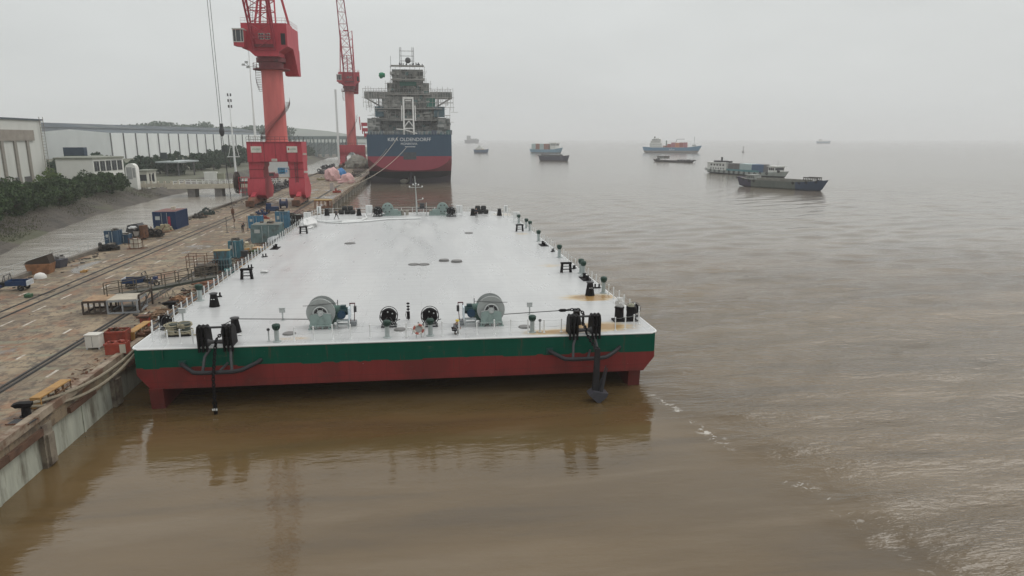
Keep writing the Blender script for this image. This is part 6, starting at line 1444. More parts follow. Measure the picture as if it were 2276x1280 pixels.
for k,(x,y,lab) in enumerate(((-42,206,'black tyres and scrap along the canal kerb just past the crane leg'),(-42.3,224,'second heap of black tyres along the canal kerb beyond the crane'),(-42.,246,'third heap of black tyres nearest the white building'),(-41.5,318,'dark heap beyond the white building, nearer one'),(-41,336,'grey heap with pale boxes beyond the white building'),(-42,352,'farthest dark heap on the canal kerb near the second crane'))):
    r=T('tyre_heap',lab,'tyres',(x,y,QZ),0,'heaps along the canal kerb'); mb=MB()
    for j in range(16): mb.ring((random.uniform(-1.6,1.6),random.uniform(-7,7),random.uniform(.4,1.8+.8*(k>2))),.6,.24,random.choice('XYZ'),10,5)
    mb.bx(-1.5,1.5,-7,7,0,.5).build('tyres',M('tyre_grey_black',(.045,.042,.045),.85,var=.4),r)
    MB().bx(-.8,1.,-4,-2.5,.5,1.9).bx(-1,.4,3,4,.5,1.5).build('box',M('heap_box_grey',(.24,.23,.22),.7,var=.3),r)
rail2([(-44,190,3.3),(-44,262,3.3)],'white railing along the canal side of the quay by the crane',3.,white)
# rail items and site posts
r=T('rail_clamp','green rail clamp with a cable on the near crane rail','clamp',at(64,661)); MB().bx(-.3,.3,-.25,.25,.05,.35).cyl((-.1,-.3,.25),(-.1,.3,.25),.16).build('clamp_body',M('clamp_green',(.04,.1,.05),.6),r); MB().tube([(.2,0,.2),(.8,.9,.06),(1.2,2.5,.05)],.03,5).build('cable',rubber,r)
tag(MB().bx(-.32,.32,-.2,.2,0,.16).bx(-.1,.45,-.06,.25,.16,.26).build('yellow_block',yellow,None,at(186,605)),'small yellow block lying on the crane rail','block')
mb=MB()
for u,v in((505,517),(521,507),(551,513)): p=at(u,v); mb.cyl(p,p+Vector((0,0,2.6)),.04,n=5).cyl(p,p+Vector((0,0,.05)),.3,n=10)
a_,b_=at(521,507),at(551,513); mb.tube([a_+Vector((0,0,1.4)),b_+Vector((0,0,1.4))],.03,4)
tag(mb.build('barrier_posts',dark),'three thin portable barrier posts with a rope on the open quay','barrier')

# loose debris lying along the quay: uncountable small scraps
rd=random.Random(11)
def debris(name,lab,n,fx,fy,mat,smin,smax):
    mb=MB()
    for k in range(n):
        x=fx(); y=fy(); s=rd.uniform(smin,smax)
        if rd.random()<.5: mb.box((x,y,QZ+s*.2+.005),(s*rd.uniform(.5,2.2),s*rd.uniform(.3,1),s*.4),rd.random()*3)
        else:
            a=rd.random()*3.14; L_=s*rd.uniform(1.5,5); mb.bar((x,y,QZ+.05),(x+L_*math.cos(a),y+L_*math.sin(a),QZ+rd.uniform(.05,.2)),s*.16)
    return tag(mb.build(name,mat,smooth=False),lab,'debris',kind='stuff')
ex=lambda: QX1-.45-abs(rd.gauss(0,1.2)); ey=lambda: rd.uniform(58,150)
debris('quay_debris','dark scraps and offcuts littered along the quay edge beside the barge',520,ex,ey,junk_d,.08,.4)
debris('quay_debris','rusty scraps and offcuts littered along the quay edge beside the barge',420,ex,ey,rusty,.08,.4)
debris('quay_debris','pale and greenish litter along the quay edge beside the barge',240,ex,ey,M('litter_pale',(.3,.3,.24),.8,var=.6,scale=3),.06,.25)
debris('quay_debris','scraps littered along the canal kerb',420,lambda: QX0+.8+abs(rd.gauss(0,1.)),lambda: rd.uniform(70,260),junk_d,.08,.35)
debris('quay_debris','sparse scraps lying on the open quay paving',220,lambda: rd.uniform(-42,-23),lambda: rd.uniform(40,260),rusty,.04,.16)
debris('quay_debris','rusty scraps along the near quay edge by the ropes',110,lambda: QX1-.4-abs(rd.gauss(0,.5)),lambda: rd.uniform(34,58),rusty,.04,.2)
# ------------------------------------------------------------------ buildings on the bank
clad=M('pale_cladding',(.56,.565,.53),.6,var=.06,scale=.3,stretch=(1,1,.2),col2=(.42,.42,.38),thr=(.55,.75),mix2=.5); cladw=M('white_cladding',(.70,.72,.71),.6,var=.07,scale=.15,stretch=(1,1,.3))
pil=M('pilaster_brown_grey',(.25,.23,.2),.8,var=.15); roofm=M('roof_grey_blue',(.10,.12,.135),.8,var=.35,scale=.1,spec=.1)
r=T('factory_hall','tall pale clad factory hall with brown pilasters at the left edge','hall',(0,0,0))
hx=-119.5; zt=23.6
MB().bx(hx-40,hx,150,244,3,zt).build('wall',clad,r); MB().bx(hx-40,hx+.5,149.6,244.4,zt+.003,zt+.5).build('roof_edge',roofm,r)
for i in range(11):
    y=234-6.8*i; MB().bx(hx,hx+.45,y-.65,y+.65,3.,17.4).build('pilaster',pil,r)
MB().bx(hx,hx+.5,150,238,17.4,20.6).build('window_band',M('brown_band',(.27,.24,.205),.7,var=.15,scale=.6),r)
q=MB()
y=236
while y>160: q.bx(hx,hx+.3,y-6.,y-.9,3.6,6.6); y-=6.8
q.build('lower_window',M('lower_window',(.08,.08,.08),.3,var=.3,scale=.6,col2=(.25,.24,.22),thr=(.5,.6)),r)
q=MB()
for y in(242,244.2): q.cyl((hx+.6,y,3),(hx+.6,y,zt+1.2),.09,n=5)
z=3.5
while z<zt: q.cyl((hx+.6,242,z),(hx+.6,244.2,z),.06,n=4); z+=.9
q.build('ladder',pil,r)
# long warehouse with gable end
r=T('warehouse','very long white warehouse with thin dark pilasters behind the low white building','warehouse',(0,0,0))
A=Vector((-226,556,3)); B=Vector((-168,850,3)); d=(B-A).normalized(); s_=Vector((-d.y,d.x,0)); zt=22.2
G=A+s_*62
def quad(a,b,z0,z1): return [(a.x,a.y,z0),(b.x,b.y,z0),(b.x,b.y,z1),(a.x,a.y,z1)]
mb=MB(); mb.face(quad(A,B,3,zt)); mid=A+s_*31; B2=B+s_*62; Bm=B+s_*31
mb.face([(A.x,A.y,3),(A.x,A.y,zt),(mid.x,mid.y,zt+2.6),(G.x,G.y,zt),(G.x,G.y,3)]); mb.face(quad(G,B2,3,zt))
mb.build('wall',cladw,r)
MB().grid([[(A.x,A.y,zt),(mid.x,mid.y,zt+2.6),(G.x,G.y,zt)],[(B.x,B.y,zt),(Bm.x,Bm.y,zt+2.6),(B2.x,B2.y,zt)]]).build('roof',roofm,r)
L=(B-A).length
for i in range(20):
    p=A+d*(L*i/19); MB().box((p.x-s_.x*.3,p.y-s_.y*.3,(3+zt)/2),(.7,.7,zt-3.02),math.atan2(d.y,d.x)).build('pilaster',M('pilaster_dark',(.10,.10,.10),.8),r)
r=T('rear_hall','long grey blue roofed hall rising behind the white warehouse','hall',(0,0,0))
A2=A+s_*66-d*30; B3=B+s_*66+d*120
mb=MB(); mb.face(quad(A2,B3,3,27)); A4=A2+s_*50; mb.face(quad(A2,A4,3,27)); mb.build('wall',M('rear_wall_grey',(.2,.22,.24),.7,var=.15,scale=.05),r)
B4=B3+s_*50; Am=A2+s_*25; Bm=B3+s_*25
MB().grid([[(A2.x+1,A2.y,27),(Am.x,Am.y,31),(A4.x,A4.y,27)],[(B3.x+1,B3.y,27),(Bm.x,Bm.y,31),(B4.x,B4.y,27)]]).build('roof',M('rear_roof_blue',(.06,.075,.09),.8,var=.5,scale=.06,spec=.1,col2=(.12,.13,.13),thr=(.5,.6)),r)
# low white building
r=T('low_white_building','low white flat roofed building with a window strip at its right end','building',(0,0,0))
x0,x1=-121.5,-95.5; y0=240
lw=M('render_white',(.72,.72,.68),.7,var=.06,scale=.3)
p=aty(122,352,y0); x0=p.x; zr=p.z; p=aty(205,352,y0); xm=p.x; p2=aty(273,351,y0+16); 
MB().prism([(x0,y0),(xm,y0),(p2.x,p2.y),(p2.x-14,p2.y+14),(x0-6,y0+20)],'Z',2.,zr-.3).build('wall',lw,r)
MB().prism([(x0-.5,y0-.4),(xm+.2,y0-.4),(p2.x+.5,p2.y-.3),(p2.x-14,p2.y+14.5),(x0-6,y0+20.5)],'Z',zr-.297,zr+.25).build('roof',M('roof_edge_olive',(.2,.21,.17),.7,var=.2),r)
dd=Vector((p2.x-xm,p2.y-y0,0)); L=dd.length; an_=math.atan2(dd.y,dd.x); nx=Vector((dd.y,-dd.x,0)).normalized()
for i in range(5):
    c=Vector((xm,y0,0))+dd*((i+.55)/5.3)+nx*.05; w=L/5.3*.82
    MB().box((c.x,c.y,zr-2.6),(w,.12,3.4),an_).build('window_frame',M('window_frame_grey',(.2,.21,.19),.5,var=.3,scale=2),r)
    for k in(-.25,.25): cc_=c+nx*.08+dd.normalized()*(k*w); MB().box((cc_.x,cc_.y,zr-2.6),(w*.42,.05,3.),an_).build('window_pane',glass,r)
pb=aty(143,354,262); MB().bx(pb.x,pb.x+6.7,262,264.5,zr-.5,zr+3.2).bx(pb.x+.2,pb.x+6.5,261.9,261.995,zr+.3,zr+3.1).build('roof_tank_house',M('billboard_navy',(.025,.045,.075),.5,var=.2),r)
q=MB(); 
for k in range(4): q.bx(pb.x+.5+1.7*k,pb.x+1.5+1.7*k,261.8,261.89,zr-.2,zr+.5)
q.build('roof_units',M('green_dark',(.03,.06,.045),.7),r)
# gatehouse and curved tower
r=T('gatehouse','small cream flat roofed gatehouse with dark windows by the bridge','building',(0,0,0))
p=aty(306,412,238); q_=aty(362,405,243)
MB().bx(p.x,q_.x-3,238,246,2.,7.6).build('wall',M('gatehouse_cream',(.5,.5,.44),.7,var=.08),r); MB().bx(p.x-.5,q_.x-2.5,237.5,246.5,7.603,8.).build('roof',M('roof_edge_olive',(.2,.21,.17)),r)
for k,(a,b) in enumerate(((.8,3.),(4.6,5.3))): MB().bx(p.x+a,p.x+b,237.95,237.995,4.6,6.6).build('window',glass,r)
for y in(240.,243): MB().bx(q_.x-2.997,q_.x-2.95,y,y+1.3,4,6.8).build('window',glass,r)
r=T('white_arched_kiosk','white round topped kiosk between the bushes and the gatehouse','kiosk',(0,0,0))
p=aty(280,415,232); MB().prism([(.3,2.),(3.5,2.),(3.5,8.9),(3.2,9.8),(2.5,10.3),(1.5,10.3),(.7,9.8),(.3,8.9)],'Y',232,234.5).build('wall',lw,r); r.location.x=p.x
MB().bx(.7,2.3,231.93,231.995,5.5,9.2).bx(2.5,3.3,231.94,231.995,6,9.).build('panel',M('kiosk_panel',(.33,.34,.33),.6),r)
r=T('wall_by_bank','low white parapet wall with piers beside the gatehouse along the bank','wall',(0,0,0)); q=MB()
for i in range(9): q.bx(-91+1.9*i,-90.4+1.9*i,233.5+.5*i,234+.5*i,2.5,4.6)
q.box((-83.2,235.8,3.3),(16,.25,1.2),.26).build('wall',cream,r)
# canopy
r=T('canopy','flat grey canopy roof on thin columns behind the gatehouse','canopy',(0,0,0)); p=aty(345,361,300); pe=aty(442,357,318)
MB().prism([(p.x,300),(p.x+10,296),(pe.x,318),(pe.x-8,322)],'Z',p.z-.2,p.z+.4).build('roof',M('canopy_grey',(.34,.38,.38),.5),r)
for x,y in((p.x+4,301),(p.x+9,299),(p.x+13,306)): MB().cyl((x,y,3),(x,y,p.z-.2),.3).build('column',M('column_dark',(.1,.1,.1),.7),r)
# bridge
r=T('bridge','cream concrete bridge with white railings across the canal to the quay','bridge',(0,0,0))
A=at(392,409,3.6); B=Vector((QX0+.5,240.,3.6))
d=B-A; an_=math.atan2(d.y,d.x); L=d.length; c=(A+B)/2
MB().box((c.x,c.y,2.75),(L+4,8,1.1),an_).build('deck',M('bridge_cream',(.36,.33,.26),.8,var=.15),r)
s_=Vector((math.sin(an_),-math.cos(an_),0))
MB().box((c.x+s_.x*4.1,c.y+s_.y*4.1,3.),(L+4,.25,1.4),an_).build('fascia',cream,r)
for k in range(4):
    p=A+d*((k+.6)/4.2); MB().box((p.x,p.y,.6),(2.2,7,3.4),an_).build('pier',M('pier_grey',(.17,.16,.15),.8,var=.3),r)
q=MB()
for s in(-1,1):
    for i in range(20): p=A+d*(i/19)+s_*s*3.9; q.cyl((p.x,p.y,3.3),(p.x,p.y,4.7),.09,n=5)
    for z in(4.1,4.7): q.bar((A.x+s_.x*s*3.9,A.y+s_.y*s*3.9,z),(B.x+s_.x*s*3.9,B.y+s_.y*s*3.9,z),.1)
q.build('railing',white,r)
tag(MB().bx(-2.,1.9,0,2,0,2.6).bx(-2.1,2.,-.1,2.1,2.603,2.75).build('site_box',vwhite,None,aty(468,396,246)+Vector((0,0,-.7))),'white box cabin standing on the bridge','cabin')
tag(MB().bx(-1.9,1.9,0,2,0,2.4).bx(-2.,2.,-.1,2.1,2.403,2.5).build('site_box',M('olive_box',(.25,.26,.19),.7),None,aty(485,397,247)+Vector((0,0,-.7))),'olive box standing on the bridge right of the white box','cabin')
# white building seen through the crane portal
r=T('quay_office','white quay building with blue sign and dark doors seen through the crane portal','building',(0,0,0))
p=aty(598,392,288); p2=aty(642,392,288); hz_=10.2
MB().bx(p.x,p2.x,288,304,2.9,hz_).build('wall',M('office_white',(.55,.56,.55),.6,var=.06),r); MB().bx(p.x-.4,p2.x+.4,287.6,304.4,hz_+.003,hz_+.45).build('roof',vwhite,r)
MB().bx(p2.x,p2.x+5,289,302,2.9,hz_-1.).build('side_wall',M('office_side_grey',(.3,.31,.28),.7,var=.15),r)
for y in(.5,2.,3.5): MB().bx(p2.x+y,p2.x+y+.85,288.93,288.995,3.,7.4).build('door',M('door_dark',(.05,.045,.045),.6),r)
MB().bx(p.x+3.6,p.x+6.4,287.9,287.99,4.2,6.6).build('blue_sign',M('sign_blue',(.04,.28,.5),.5),r); MB().bx(p2.x-3.8,p2.x-.2,287.9,287.99,4.4,6.2).build('white_sign',M('sign_pale_lilac',(.5,.45,.52),.5),r); MB().bx(p2.x-3.9,p2.x,287.85,287.99,6.25,6.55).build('awning',M('awning_blue',(.1,.25,.4),.5),r)
q=MB()
for k in range(5): q.bx(p2.x-3.5+.65*k,p2.x-3.1+.65*k,287.86,287.895,4.7,5.9)
q.build('lettering',M('sign_blue',(.04,.28,.5)),r)
r=T('red_truck','dark red truck parked left of the white quay building','truck',aty(620,393,262)+Vector((-2.8,0,-.3)),0); r.location.z=QZ
MB().bx(-1.2,1.2,0,2.,.6,3.).build('cab',M('truck_dark_red',(.2,.03,.04),.5),r); MB().bx(-1.2,1.2,2.1,8,.9,2.4).build('load_bed',M('truck_dark_red',(.2,.03,.04)),r); MB().bx(-1.,1.,-.03,.02,1.8,2.7).build('windscreen',glass,r); MB().bx(-1.3,1.3,.2,2,3.003,3.3).build('roof_fairing',M('truck_pale',(.5,.4,.38),.6),r)
for y in(.9,5.,6.6):
    for x in(-1.1,1.1): MB().cyl((x-.15,y,.5),(x+.15,y,.5),.5,n=14).build('wheel',rubber,r)
# conveyor gallery far off
r=T('conveyor_gallery','faint elevated conveyor gallery on lattice legs behind the cranes','conveyor',(0,0,0)); p=aty(646,304,650); p2=aty(782,306,650)
gm=M('gallery_grey',(.16,.2,.2),.8,var=.2,scale=.1)
MB().bx(p.x-25,p2.x+25,648,653,p.z-2.2,p.z+.6).build('gallery',gm,r); MB().bx(p.x-20,p2.x,655,668,4,p.z-5.).build('shed',M('shed_pale',(.34,.38,.39),.7,var=.2,scale=.08),r)
for i in range(9):
    x=p.x+6+(p2.x-p.x)*i/8.5; q=MB()
    for a in(-2.,2.): q.bar((x+a*1.3,647,2),(x+a*.7,649,p.z-2),.8)
    for z in(6,11): q.bar((x-2.4,647.5,z),(x+2.2,647.5,z+4),.5)
    q.build('lattice_leg',gm,r)
# light masts
r=T('flood_light_mast','tall white mast rising behind the nearer crane','mast',aty(575,400,262)); r.location.z=3
MB().cyl((0,0,0),(0,0,24),.62,.36,n=10).cyl((0,0,24),(0,0,48),.3,.12,n=8).build('mast_pole',white,r)
r=T('flood_light_mast','thin white mast with two tiers of floodlights left of the crane','mast',aty(520,345,330)); r.location.z=3
MB().cyl((.2,0,0),(0,0,22),.5,.3,n=8).cyl((-2.4,0,7),(0,0,17),.1).cyl((2.2,0,7),(.2,0,17),.1).cyl((0,0,22),(0,0,34),.2,.1,n=6).build('mast_pole',white,r)
q=MB()
for z in(28.5,31,33.5):
    for x in(-.7,.5): q.bx(x,x+.5,-.4,.1,z,z+1.2)
q.build('floodlight',dark,r); MB().bx(-3,2.5,-.1,.1,6.8,7.1).build('cross_bar',white,r)
for u,v,lab in((365,345,'dark small box on a pole above the canopy'),(500,330,'dark post box above the trees left of the crane ropes')):
    r=T('sign_post',lab,'sign post',aty(u,v+8,310)); MB().bx(-1.2,1.2,-.3,.3,0,2.6).build('box',M('dark_box_green',(.03,.04,.04),.7),r); MB().cyl((0,0,-12),(0,0,0),.12).build('pole',dark,r)
# ------------------------------------------------------------------ trees
def leaf_mat(nm,a,b,c):
    m,n,l,bs=nodes(nm); g=n('ShaderNodeNewGeometry'); v=noise(n,l,g.outputs['Position'],.55,4); w=noise(n,l,g.outputs['Position'],3.,2)
    k=mixc(n,l,ramp(n,l,v,.38,.62),a,b); k=mixc(n,l,ramp(n,l,w,.5,.7,0,.7),k,c); l(k,bs.inputs['Base Color']); bs.inputs['Roughness'].default_value=.7; bs.inputs['Specular IOR Level'].default_value=.2; return m
lf=[leaf_mat('dark_leaves',(.026,.046,.02),(.055,.09,.034),(.10,.14,.055)),leaf_mat('light_leaves',(.08,.13,.03),(.12,.17,.045),(.15,.2,.07)),leaf_mat('blue_green_leaves',(.028,.055,.034),(.05,.085,.048),(.075,.115,.06))]
bark=M('bark',(.07,.055,.04),.9)
def treemesh(w,h,trunk,nc,nl,ls,rng):
    mb=MB(); 
    def leaf(c,s):
        a=Vector((rng.uniform(-1,1),rng.uniform(-1,1),rng.uniform(-.6,1))).normalized(); t=a.orthogonal().normalized(); t=Matrix.Rotation(rng.random()*6.28,3,a)@t; b=a.cross(t)
        V=[mb.b.verts.new(c+t*s*x+b*s*y*.6) for x,y in((-1,0),(0,-1),(1,0),(0,1))]; mb.b.faces.new(V)
    for i in range(nc):
        a=rng.random()*6.28; rr=math.sqrt(rng.random()); z=rng.random()
        prof=math.sin(PI*min(1,.12+.88*z*.93))**.6
        c=Vector((math.cos(a)*rr*w*prof,math.sin(a)*rr*w*prof,trunk+(h-trunk)*z*.92)); cr_=rng.uniform(.16,.32)*w
        for k in range(nl):
            v=Vector((rng.gauss(0,1),rng.gauss(0,1),rng.gauss(0,1))).normalized()*cr_*rng.uniform(.6,1.05); v.z*=.8
            leaf(c+v,ls*rng.uniform(.6,1.3))
    tb=MB(); tb.tube([(0,0,-.6),(.1,.05,trunk),(-.1,.1,h*.7)],[w*.09,w*.06,w*.02],7)
    for i in range(6):
        a=i*1.05+rng.random(); tb.tube([(0,0,trunk+i*.1*h),(math.cos(a)*w*.3,math.sin(a)*w*.3,trunk+.2*h+i*.09*h),(math.cos(a)*w*.6,math.sin(a)*w*.6,trunk+.3*h+i*.08*h)],[w*.04,w*.03,w*.01],5)
    return mb,tb
rng=random.Random(5)
TP=[]
for w,h,tr in((3.4,5.4,.6),(3.8,5.9,.5),(2.9,4.9,.5)):
    a,b=treemesh(w,h,tr,34,60,.26,rng); o=a.build('crown',lf[0],smooth=False,rec=False); t_=b.build('trunk',bark); TP.append((o.data,t_.data)); bpy.data.objects.remove(o); bpy.data.objects.remove(t_)
for w,h,tr in((4.6,8.5,1.4),(4.,9.5,1.6),(5.2,8.,1.2)):
    a,b=treemesh(w,h,tr,34,46,.42,rng); o=a.build('crown',lf[2],smooth=False,rec=False); t_=b.build('trunk',bark); TP.append((o.data,t_.data)); bpy.data.objects.remove(o); bpy.data.objects.remove(t_)
def tree(k,x,y,z,s,lab,cat,grp,nm,m=None):
    r=T(nm,lab,cat,(x,y,z),rng.random()*6.28,grp); r.scale=(s,s,s*rng.uniform(.9,1.12))
    o=bpy.data.objects.new('crown',TP[k][0]); COL.objects.link(o); o.parent=r
    if m: o.material_slots[0].link='OBJECT'; o.material_slots[0].material=m
    o=bpy.data.objects.new('trunk',TP[k][1]); COL.objects.link(o); o.parent=r
def bankx(y):
    for (a,b),(c,d) in zip(Wl,Wl[1:]):
        if b<=y<=d: return a+(c-a)*(y-b)/(d-b)
    return -80
y=96; i=0
while y<227:
    x=bankx(y)-7.5-rng.uniform(0,2); tree(rng.randrange(3),x,y,2.,rng.uniform(.95,1.22),'dense dark green bush in the clipped row along the canal bank','bush','bushes along the canal bank','bank_bush')
    if rng.random()<.55: tree(rng.randrange(3),x-5,y+2,2.8,rng.uniform(.9,1.05),'dark green bush standing behind the front row on the canal bank','bush','bushes along the canal bank, second row','bank_bush')
    y+=rng.uniform(4.2,5.4); i+=1
p=aty(118,432,214); tree(1,p.x,214,3,1.12,'lighter yellow green bush standing out of the dark row before the white building','bush',None,'bank_bush',lf[1])
for i in range(44):
    t=(i%22)/21; x=-101+rng.uniform(-9,6)+9*t-(11 if i>21 else 0); yy=275+t*215+rng.uniform(-8,8); tree(3+rng.randrange(3),x-(6 if yy<330 else 0),yy,2.8,rng.uniform(.85,1.1)*(1 if t<.6 else 1.15),'dark bushy tree in the belt beyond the bridge, left of the nearer crane','tree','trees beyond the bridge','bank_tree')
for i in range(16):
    yy=500+i*13; tree(3+rng.randrange(3),bankx(yy)-13+rng.uniform(-3,2),yy,2.8,rng.uniform(1.1,1.5),'hazy tree on the far canal bank between the two cranes','tree','trees on the far canal bank','bank_tree')
for i in range(18):
    x=-150+i*2.9+rng.uniform(-2,2); yy=300+rng.uniform(-12,40); tree(3+rng.randrange(3),x,yy,2.8,rng.uniform(.7,.95),'dark bushy tree between the low white building and the long warehouse','tree','trees before the warehouse','bank_tree')
# far tree line behind the halls
mb=MB()
def clump(x,y,z,w,h,n):
    for k in range(n):
        c=Vector((x+rng.gauss(0,w*.4),y+rng.gauss(0,4),z+rng.random()**.7*h)); s=rng.uniform(1.2,2.6)
        a=Vector((rng.uniform(-1,1),rng.uniform(-1,.2),rng.uniform(-.2,1))).normalized(); t=a.orthogonal().normalized(); b=a.cross(t)
        mb.b.faces.new([mb.b.verts.new(c+t*s*p+b*s*q*.7) for p,q in((-1,0),(0,-1),(1,0),(0,1))])
u=255
while u<640:
    top=268+4*math.sin(u*.05)+rng.uniform(-2,5) if u<460 else 274+rng.uniform(-3,6)
    p=aty(u,top-3,1000); clump(p.x,1000+rng.uniform(-20,20),8,13,p.z-14,190); u+=8
tag(mb.build('far_tree_line',lf[2],smooth=False,rec=False),'far wooded skyline above the hall roofs','tree line',kind='stuff')
# grass on the bank foot
mb=MB()
for k in range(9000):
    yy=rng.uniform(95,235); x=bankx(yy)-rng.uniform(3.5,10) if rng.random()<.72 else bankx(yy)-rng.uniform(.5,3.5)
    if rng.random()<.5 and yy>150: continue
    z=max(.1,(bankx(yy)-x)/8.5*3-.1) if bankx(yy)-x<8.5 else 2.95
    h=rng.uniform(.12,.4); a=rng.random()*3.14; dx,dy=math.cos(a)*.1,math.sin(a)*.1
    mb.b.faces.new([mb.b.verts.new(v) for v in((x-dx,yy-dy,z),(x+dx,yy+dy,z),(x+dx*.3,yy+dy*.3+.1,z+h))])
tag(mb.build('bank_grass',leaf_mat('bank_grass',(.045,.05,.028),(.075,.078,.042),(.11,.1,.06)),smooth=False,rec=False),'rough grass along the muddy canal bank','grass',kind='stuff')
# ------------------------------------------------------------------ people
def skinned(name,J,E,rad,mat,parent,root='pelvis'):
    me=bpy.data.meshes.new(name); names=[root]+[k for k in J if k!=root]; idx={k:i for i,k in enumerate(names)}
    me.from_pydata([J[k] for k in names],[(idx[a],idx[b]) for a,b in E],[]); me.materials.append(mat)
    o=bpy.data.objects.new(name,me); COL.objects.link(o); o.parent=parent
    m=o.modifiers.new('skin','SKIN'); m.use_smooth_shade=True
    for k in names:
        v=me.skin_vertices[0].data[idx[k]]; rr=rad[k]; v.radius=(rr,rr) if not isinstance(rr,tuple) else rr; v.use_root=(k==root)
    s=o.modifiers.new('sub','SUBSURF'); s.levels=1; s.render_levels=1
    return o
def person(lab,loc,rz,J,top,leg,helmet=None,hair=True):
    r=T('person',lab,'person',loc,rz)
    J={k:Vector(v) for k,v in J.items()}
    sd=(J['shL']-J['shR']).normalized(); up=(J['head']-J['neck']).normalized(); fw=sd.cross(up)
    if fw.y>0: fw=-fw
    E=[('pelvis','spine'),('spine','chest'),('chest','neck'),('neck','jaw'),('jaw','head'),('head','crown')]; rad={'pelvis':.13,'spine':.12,'chest':.14,'neck':.055,'jaw':.07,'head':.092,'crown':.06,'nose':.014,'brow':.05}
    J['jaw']=J['neck'].lerp(J['head'],.6)+fw*.03; J['crown']=J['head']+up*.09; J['brow']=J['head']+fw*.05; J['nose']=J['head']-up*.03+fw*.115
    E+=[('head','brow'),('brow','nose')]
    for s,k in(('L',1),('R',-1)):
        J['ear'+s]=J['head']+sd*k*.095-up*.01; E.append(('head','ear'+s)); rad['ear'+s]=.018
        E+=[('chest','sh'+s),('sh'+s,'el'+s),('el'+s,'wr'+s),('pelvis','hip'+s),('hip'+s,'kn'+s),('kn'+s,'an'+s),('an'+s,'toe'+s)]
        rad.update({'sh'+s:.062,'el'+s:.045,'wr'+s:.03,'hip'+s:.095,'kn'+s:.06,'an'+s:.042,'toe'+s:.035})
        d=(J['wr'+s]-J['el'+s]).normalized(); sd2=d.orthogonal().normalized(); J['palm'+s]=J['wr'+s]+d*.07; E.append(('wr'+s,'palm'+s)); rad['palm'+s]=.034
        for f in range(4):
            b=J['palm'+s]+d*(.03)+sd2*(.018*(f-1.5)); t=b+d*(.045+.012*(f in(1,2)))+fw*.015; J[f'f{f}{s}']=b; J[f't{f}{s}']=t; E+=[('palm'+s,f'f{f}{s}'),(f'f{f}{s}',f't{f}{s}')]; rad[f'f{f}{s}']=.009; rad[f't{f}{s}']=.008
        J['th'+s]=J['wr'+s]+d*.05+sd2*.045; E.append(('wr'+s,'th'+s)); rad['th'+s]=.01
    skinned('body',J,E,rad,skin,r)
    def sub(nm,keys,E2,grow,mat,root):
        skinned(nm,{k:J[k] for k in keys},E2,{k:rad[k]*grow for k in keys},mat,r,root)
    sub('jacket',['chest','spine','pelvis','shL','elL','wrL','shR','elR','wrR'],[('pelvis','spine'),('spine','chest'),('chest','shL'),('shL','elL'),('elL','wrL'),('chest','shR'),('shR','elR'),('elR','wrR')],1.22,top,'chest')
    sub('trousers',['pelvis','hipL','knL','anL','hipR','knR','anR'],[('pelvis','hipL'),('hipL','knL'),('knL','anL'),('pelvis','hipR'),('hipR','knR'),('knR','anR')],1.24,leg,'pelvis')
    for s in'LR': MB().bar(J['an'+s]+Vector((0,0,-.03)),J['toe'+s],.1,.09).build('boot',rubber,r)
    if helmet:
        MB().sph(J['head']+up*.06,.135,(1,1.1,.8)).lathe([(.14,0),(.17,.005),(.14,.02)],J['head']+up*.03,14).build('helmet',helmet,r)
    else: MB().sph(J['head']+up*.04-fw*.02,.108,(1,1,.9)).build('hair',rubber,r)
    for k in(1,-1): MB().sph(J['head']+fw*.1+sd*k*.035+up*.01,.012).build('eye',black,r)
stand=dict(pelvis=(0,0,.95),spine=(0,0,1.12),chest=(0,.01,1.35),neck=(0,0,1.5),head=(0,-.02,1.64),shL=(.19,0,1.43),shR=(-.19,0,1.43),elL=(.25,.02,1.15),elR=(-.25,.02,1.15),wrL=(.24,-.1,.92),wrR=(-.24,-.1,.92),hipL=(.1,0,.9),hipR=(-.1,0,.9),knL=(.11,-.03,.5),knR=(-.11,0,.5),anL=(.12,.02,.09),anR=(-.12,.03,.09),toeL=(.13,-.15,.04),toeR=(-.13,-.14,.04))
walk=dict(stand,knL=(.12,-.22,.52),anL=(.14,-.3,.1),toeL=(.15,-.46,.05),knR=(-.1,.1,.5),anR=(-.12,.38,.13),toeR=(-.12,.28,.05),elL=(.27,.12,1.16),wrL=(.25,.12,.92),elR=(-.26,-.12,1.16),wrR=(-.22,-.3,.98))
crouch=dict(pelvis=(0,.12,.36),spine=(0,.06,.52),chest=(0,-.06,.72),neck=(0,-.13,.84),head=(0,-.19,.97),shL=(.18,-.08,.78),shR=(-.18,-.08,.78),elL=(.26,-.22,.55),elR=(-.24,-.24,.55),wrL=(.12,-.42,.5),wrR=(-.1,-.44,.48),hipL=(.1,.1,.34),hipR=(-.1,.1,.34),knL=(.18,-.26,.5),knR=(-.17,-.28,.46),anL=(.15,-.05,.09),anR=(-.15,-.08,.09),toeL=(.17,-.23,.04),toeR=(-.17,-.26,.04))
jk=M('jacket_grey',(.2,.2,.21),.9); tr_=M('trousers_black',(.02,.02,.025),.9); jd=M('jacket_navy',(.03,.035,.05),.9); hy=M('helmet_yellow',(.6,.45,.08),.4)
person('worker in grey jacket and yellow helmet crouching at the near deck edge',at(1013,741,DZ),R(35),crouch,jk,tr_,hy)
person('worker in dark clothes striding near the far left white hoses on the deck',at(748,487,DZ),R(60),walk,jd,tr_)
person('worker in dark clothes standing near the far right fenders on the deck',at(1059,483,DZ),R(-20),stand,jd,tr_)
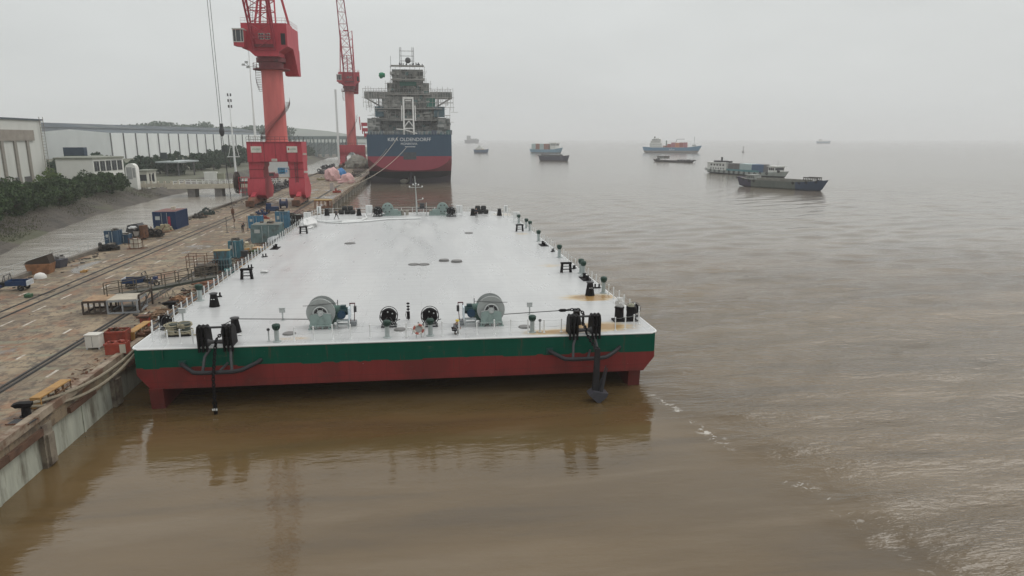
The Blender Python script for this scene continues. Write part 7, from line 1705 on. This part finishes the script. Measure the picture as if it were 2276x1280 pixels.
person('worker in dark clothes bending forward on the open quay by the barrier posts',at(540,516),R(40),dict(stand,chest=(0,-.18,1.27),neck=(0,-.27,1.38),head=(0,-.36,1.46),shL=(.19,-.2,1.33),shR=(-.19,-.2,1.33),elL=(.22,-.3,1.05),elR=(-.22,-.3,1.05),wrL=(.15,-.45,.9),wrR=(-.15,-.45,.9)),jd,tr_)
bpy.context.view_layer.update()

# pieces that sit on a part become its sub-parts
NEST={'window':('deckhouse','wheelhouse','superstructure','cabin','wall'),'window_pane':('window_frame','machinery_house'),'window_frame':('wall','machinery_house'),'lower_window':('wall',),'window_band':('wall',),'pilaster':('wall',),'cab_glass':('cab',),'cab_frame':('cab',),'rope_drum':('drum_flange',),'hub':('drum_flange',),'drum_recess':('drum_flange',),'brake_band':('side_plate',),'drum_holes':('drum',),'rim_ring':('drum',),'lightening_hole':('drum',),'roof_clutter':('dirty_top',),'blue_motor_end':('motor',),'tailgate_mark':('tailgate',),'white_mark':('post_body','swivel_body'),'door_seam':('cabinet_body',),'slot':('vent_head',),'stern_rail':('hull',),'ship_name':('hull',),'home_port':('hull',),'number_lettering':('hull',),'stern_plate':('hull',),'hull_lettering':('hull',),'tyre':('hull',),'door':('side_wall',),'handrail':('portal_beam',),'panel_seam':('portal_beam',),'sign_board':('portal_beam',),'number_plate':('portal_beam',),'roof_rail':('machinery_house',),'door_opening':('machinery_house',),'front_ledge':('machinery_house',),'wheel':('bogie',),'radome':('superstructure',),'roof_gear':('deckhouse',),'floodlight':('mast_pole',),'roof_unit':('roof',),'red_pipe':('body',),'door_bar':('body',)}
for ro in [o for o in list(COL.objects) if o.parent is None and o.children]:
    ch=list(ro.children); by={}
    for c in ch: by.setdefault(c.name.split('.')[0],[]).append(c)
    for c in ch:
        n_=c.name.split('.')[0]
        if n_ not in NEST: continue
        if c.children and any(g.children for g in c.children): continue
        for t_ in NEST[n_]:
            ps=[p for p in by.get(t_,[]) if p is not c]
            if ps:
                if c.children and n_ not in('sign_board','number_plate','window_frame'): break
                if ps[0].parent is not ro: break
                c.parent=ps[0]; break
bpy.context.view_layer.update()
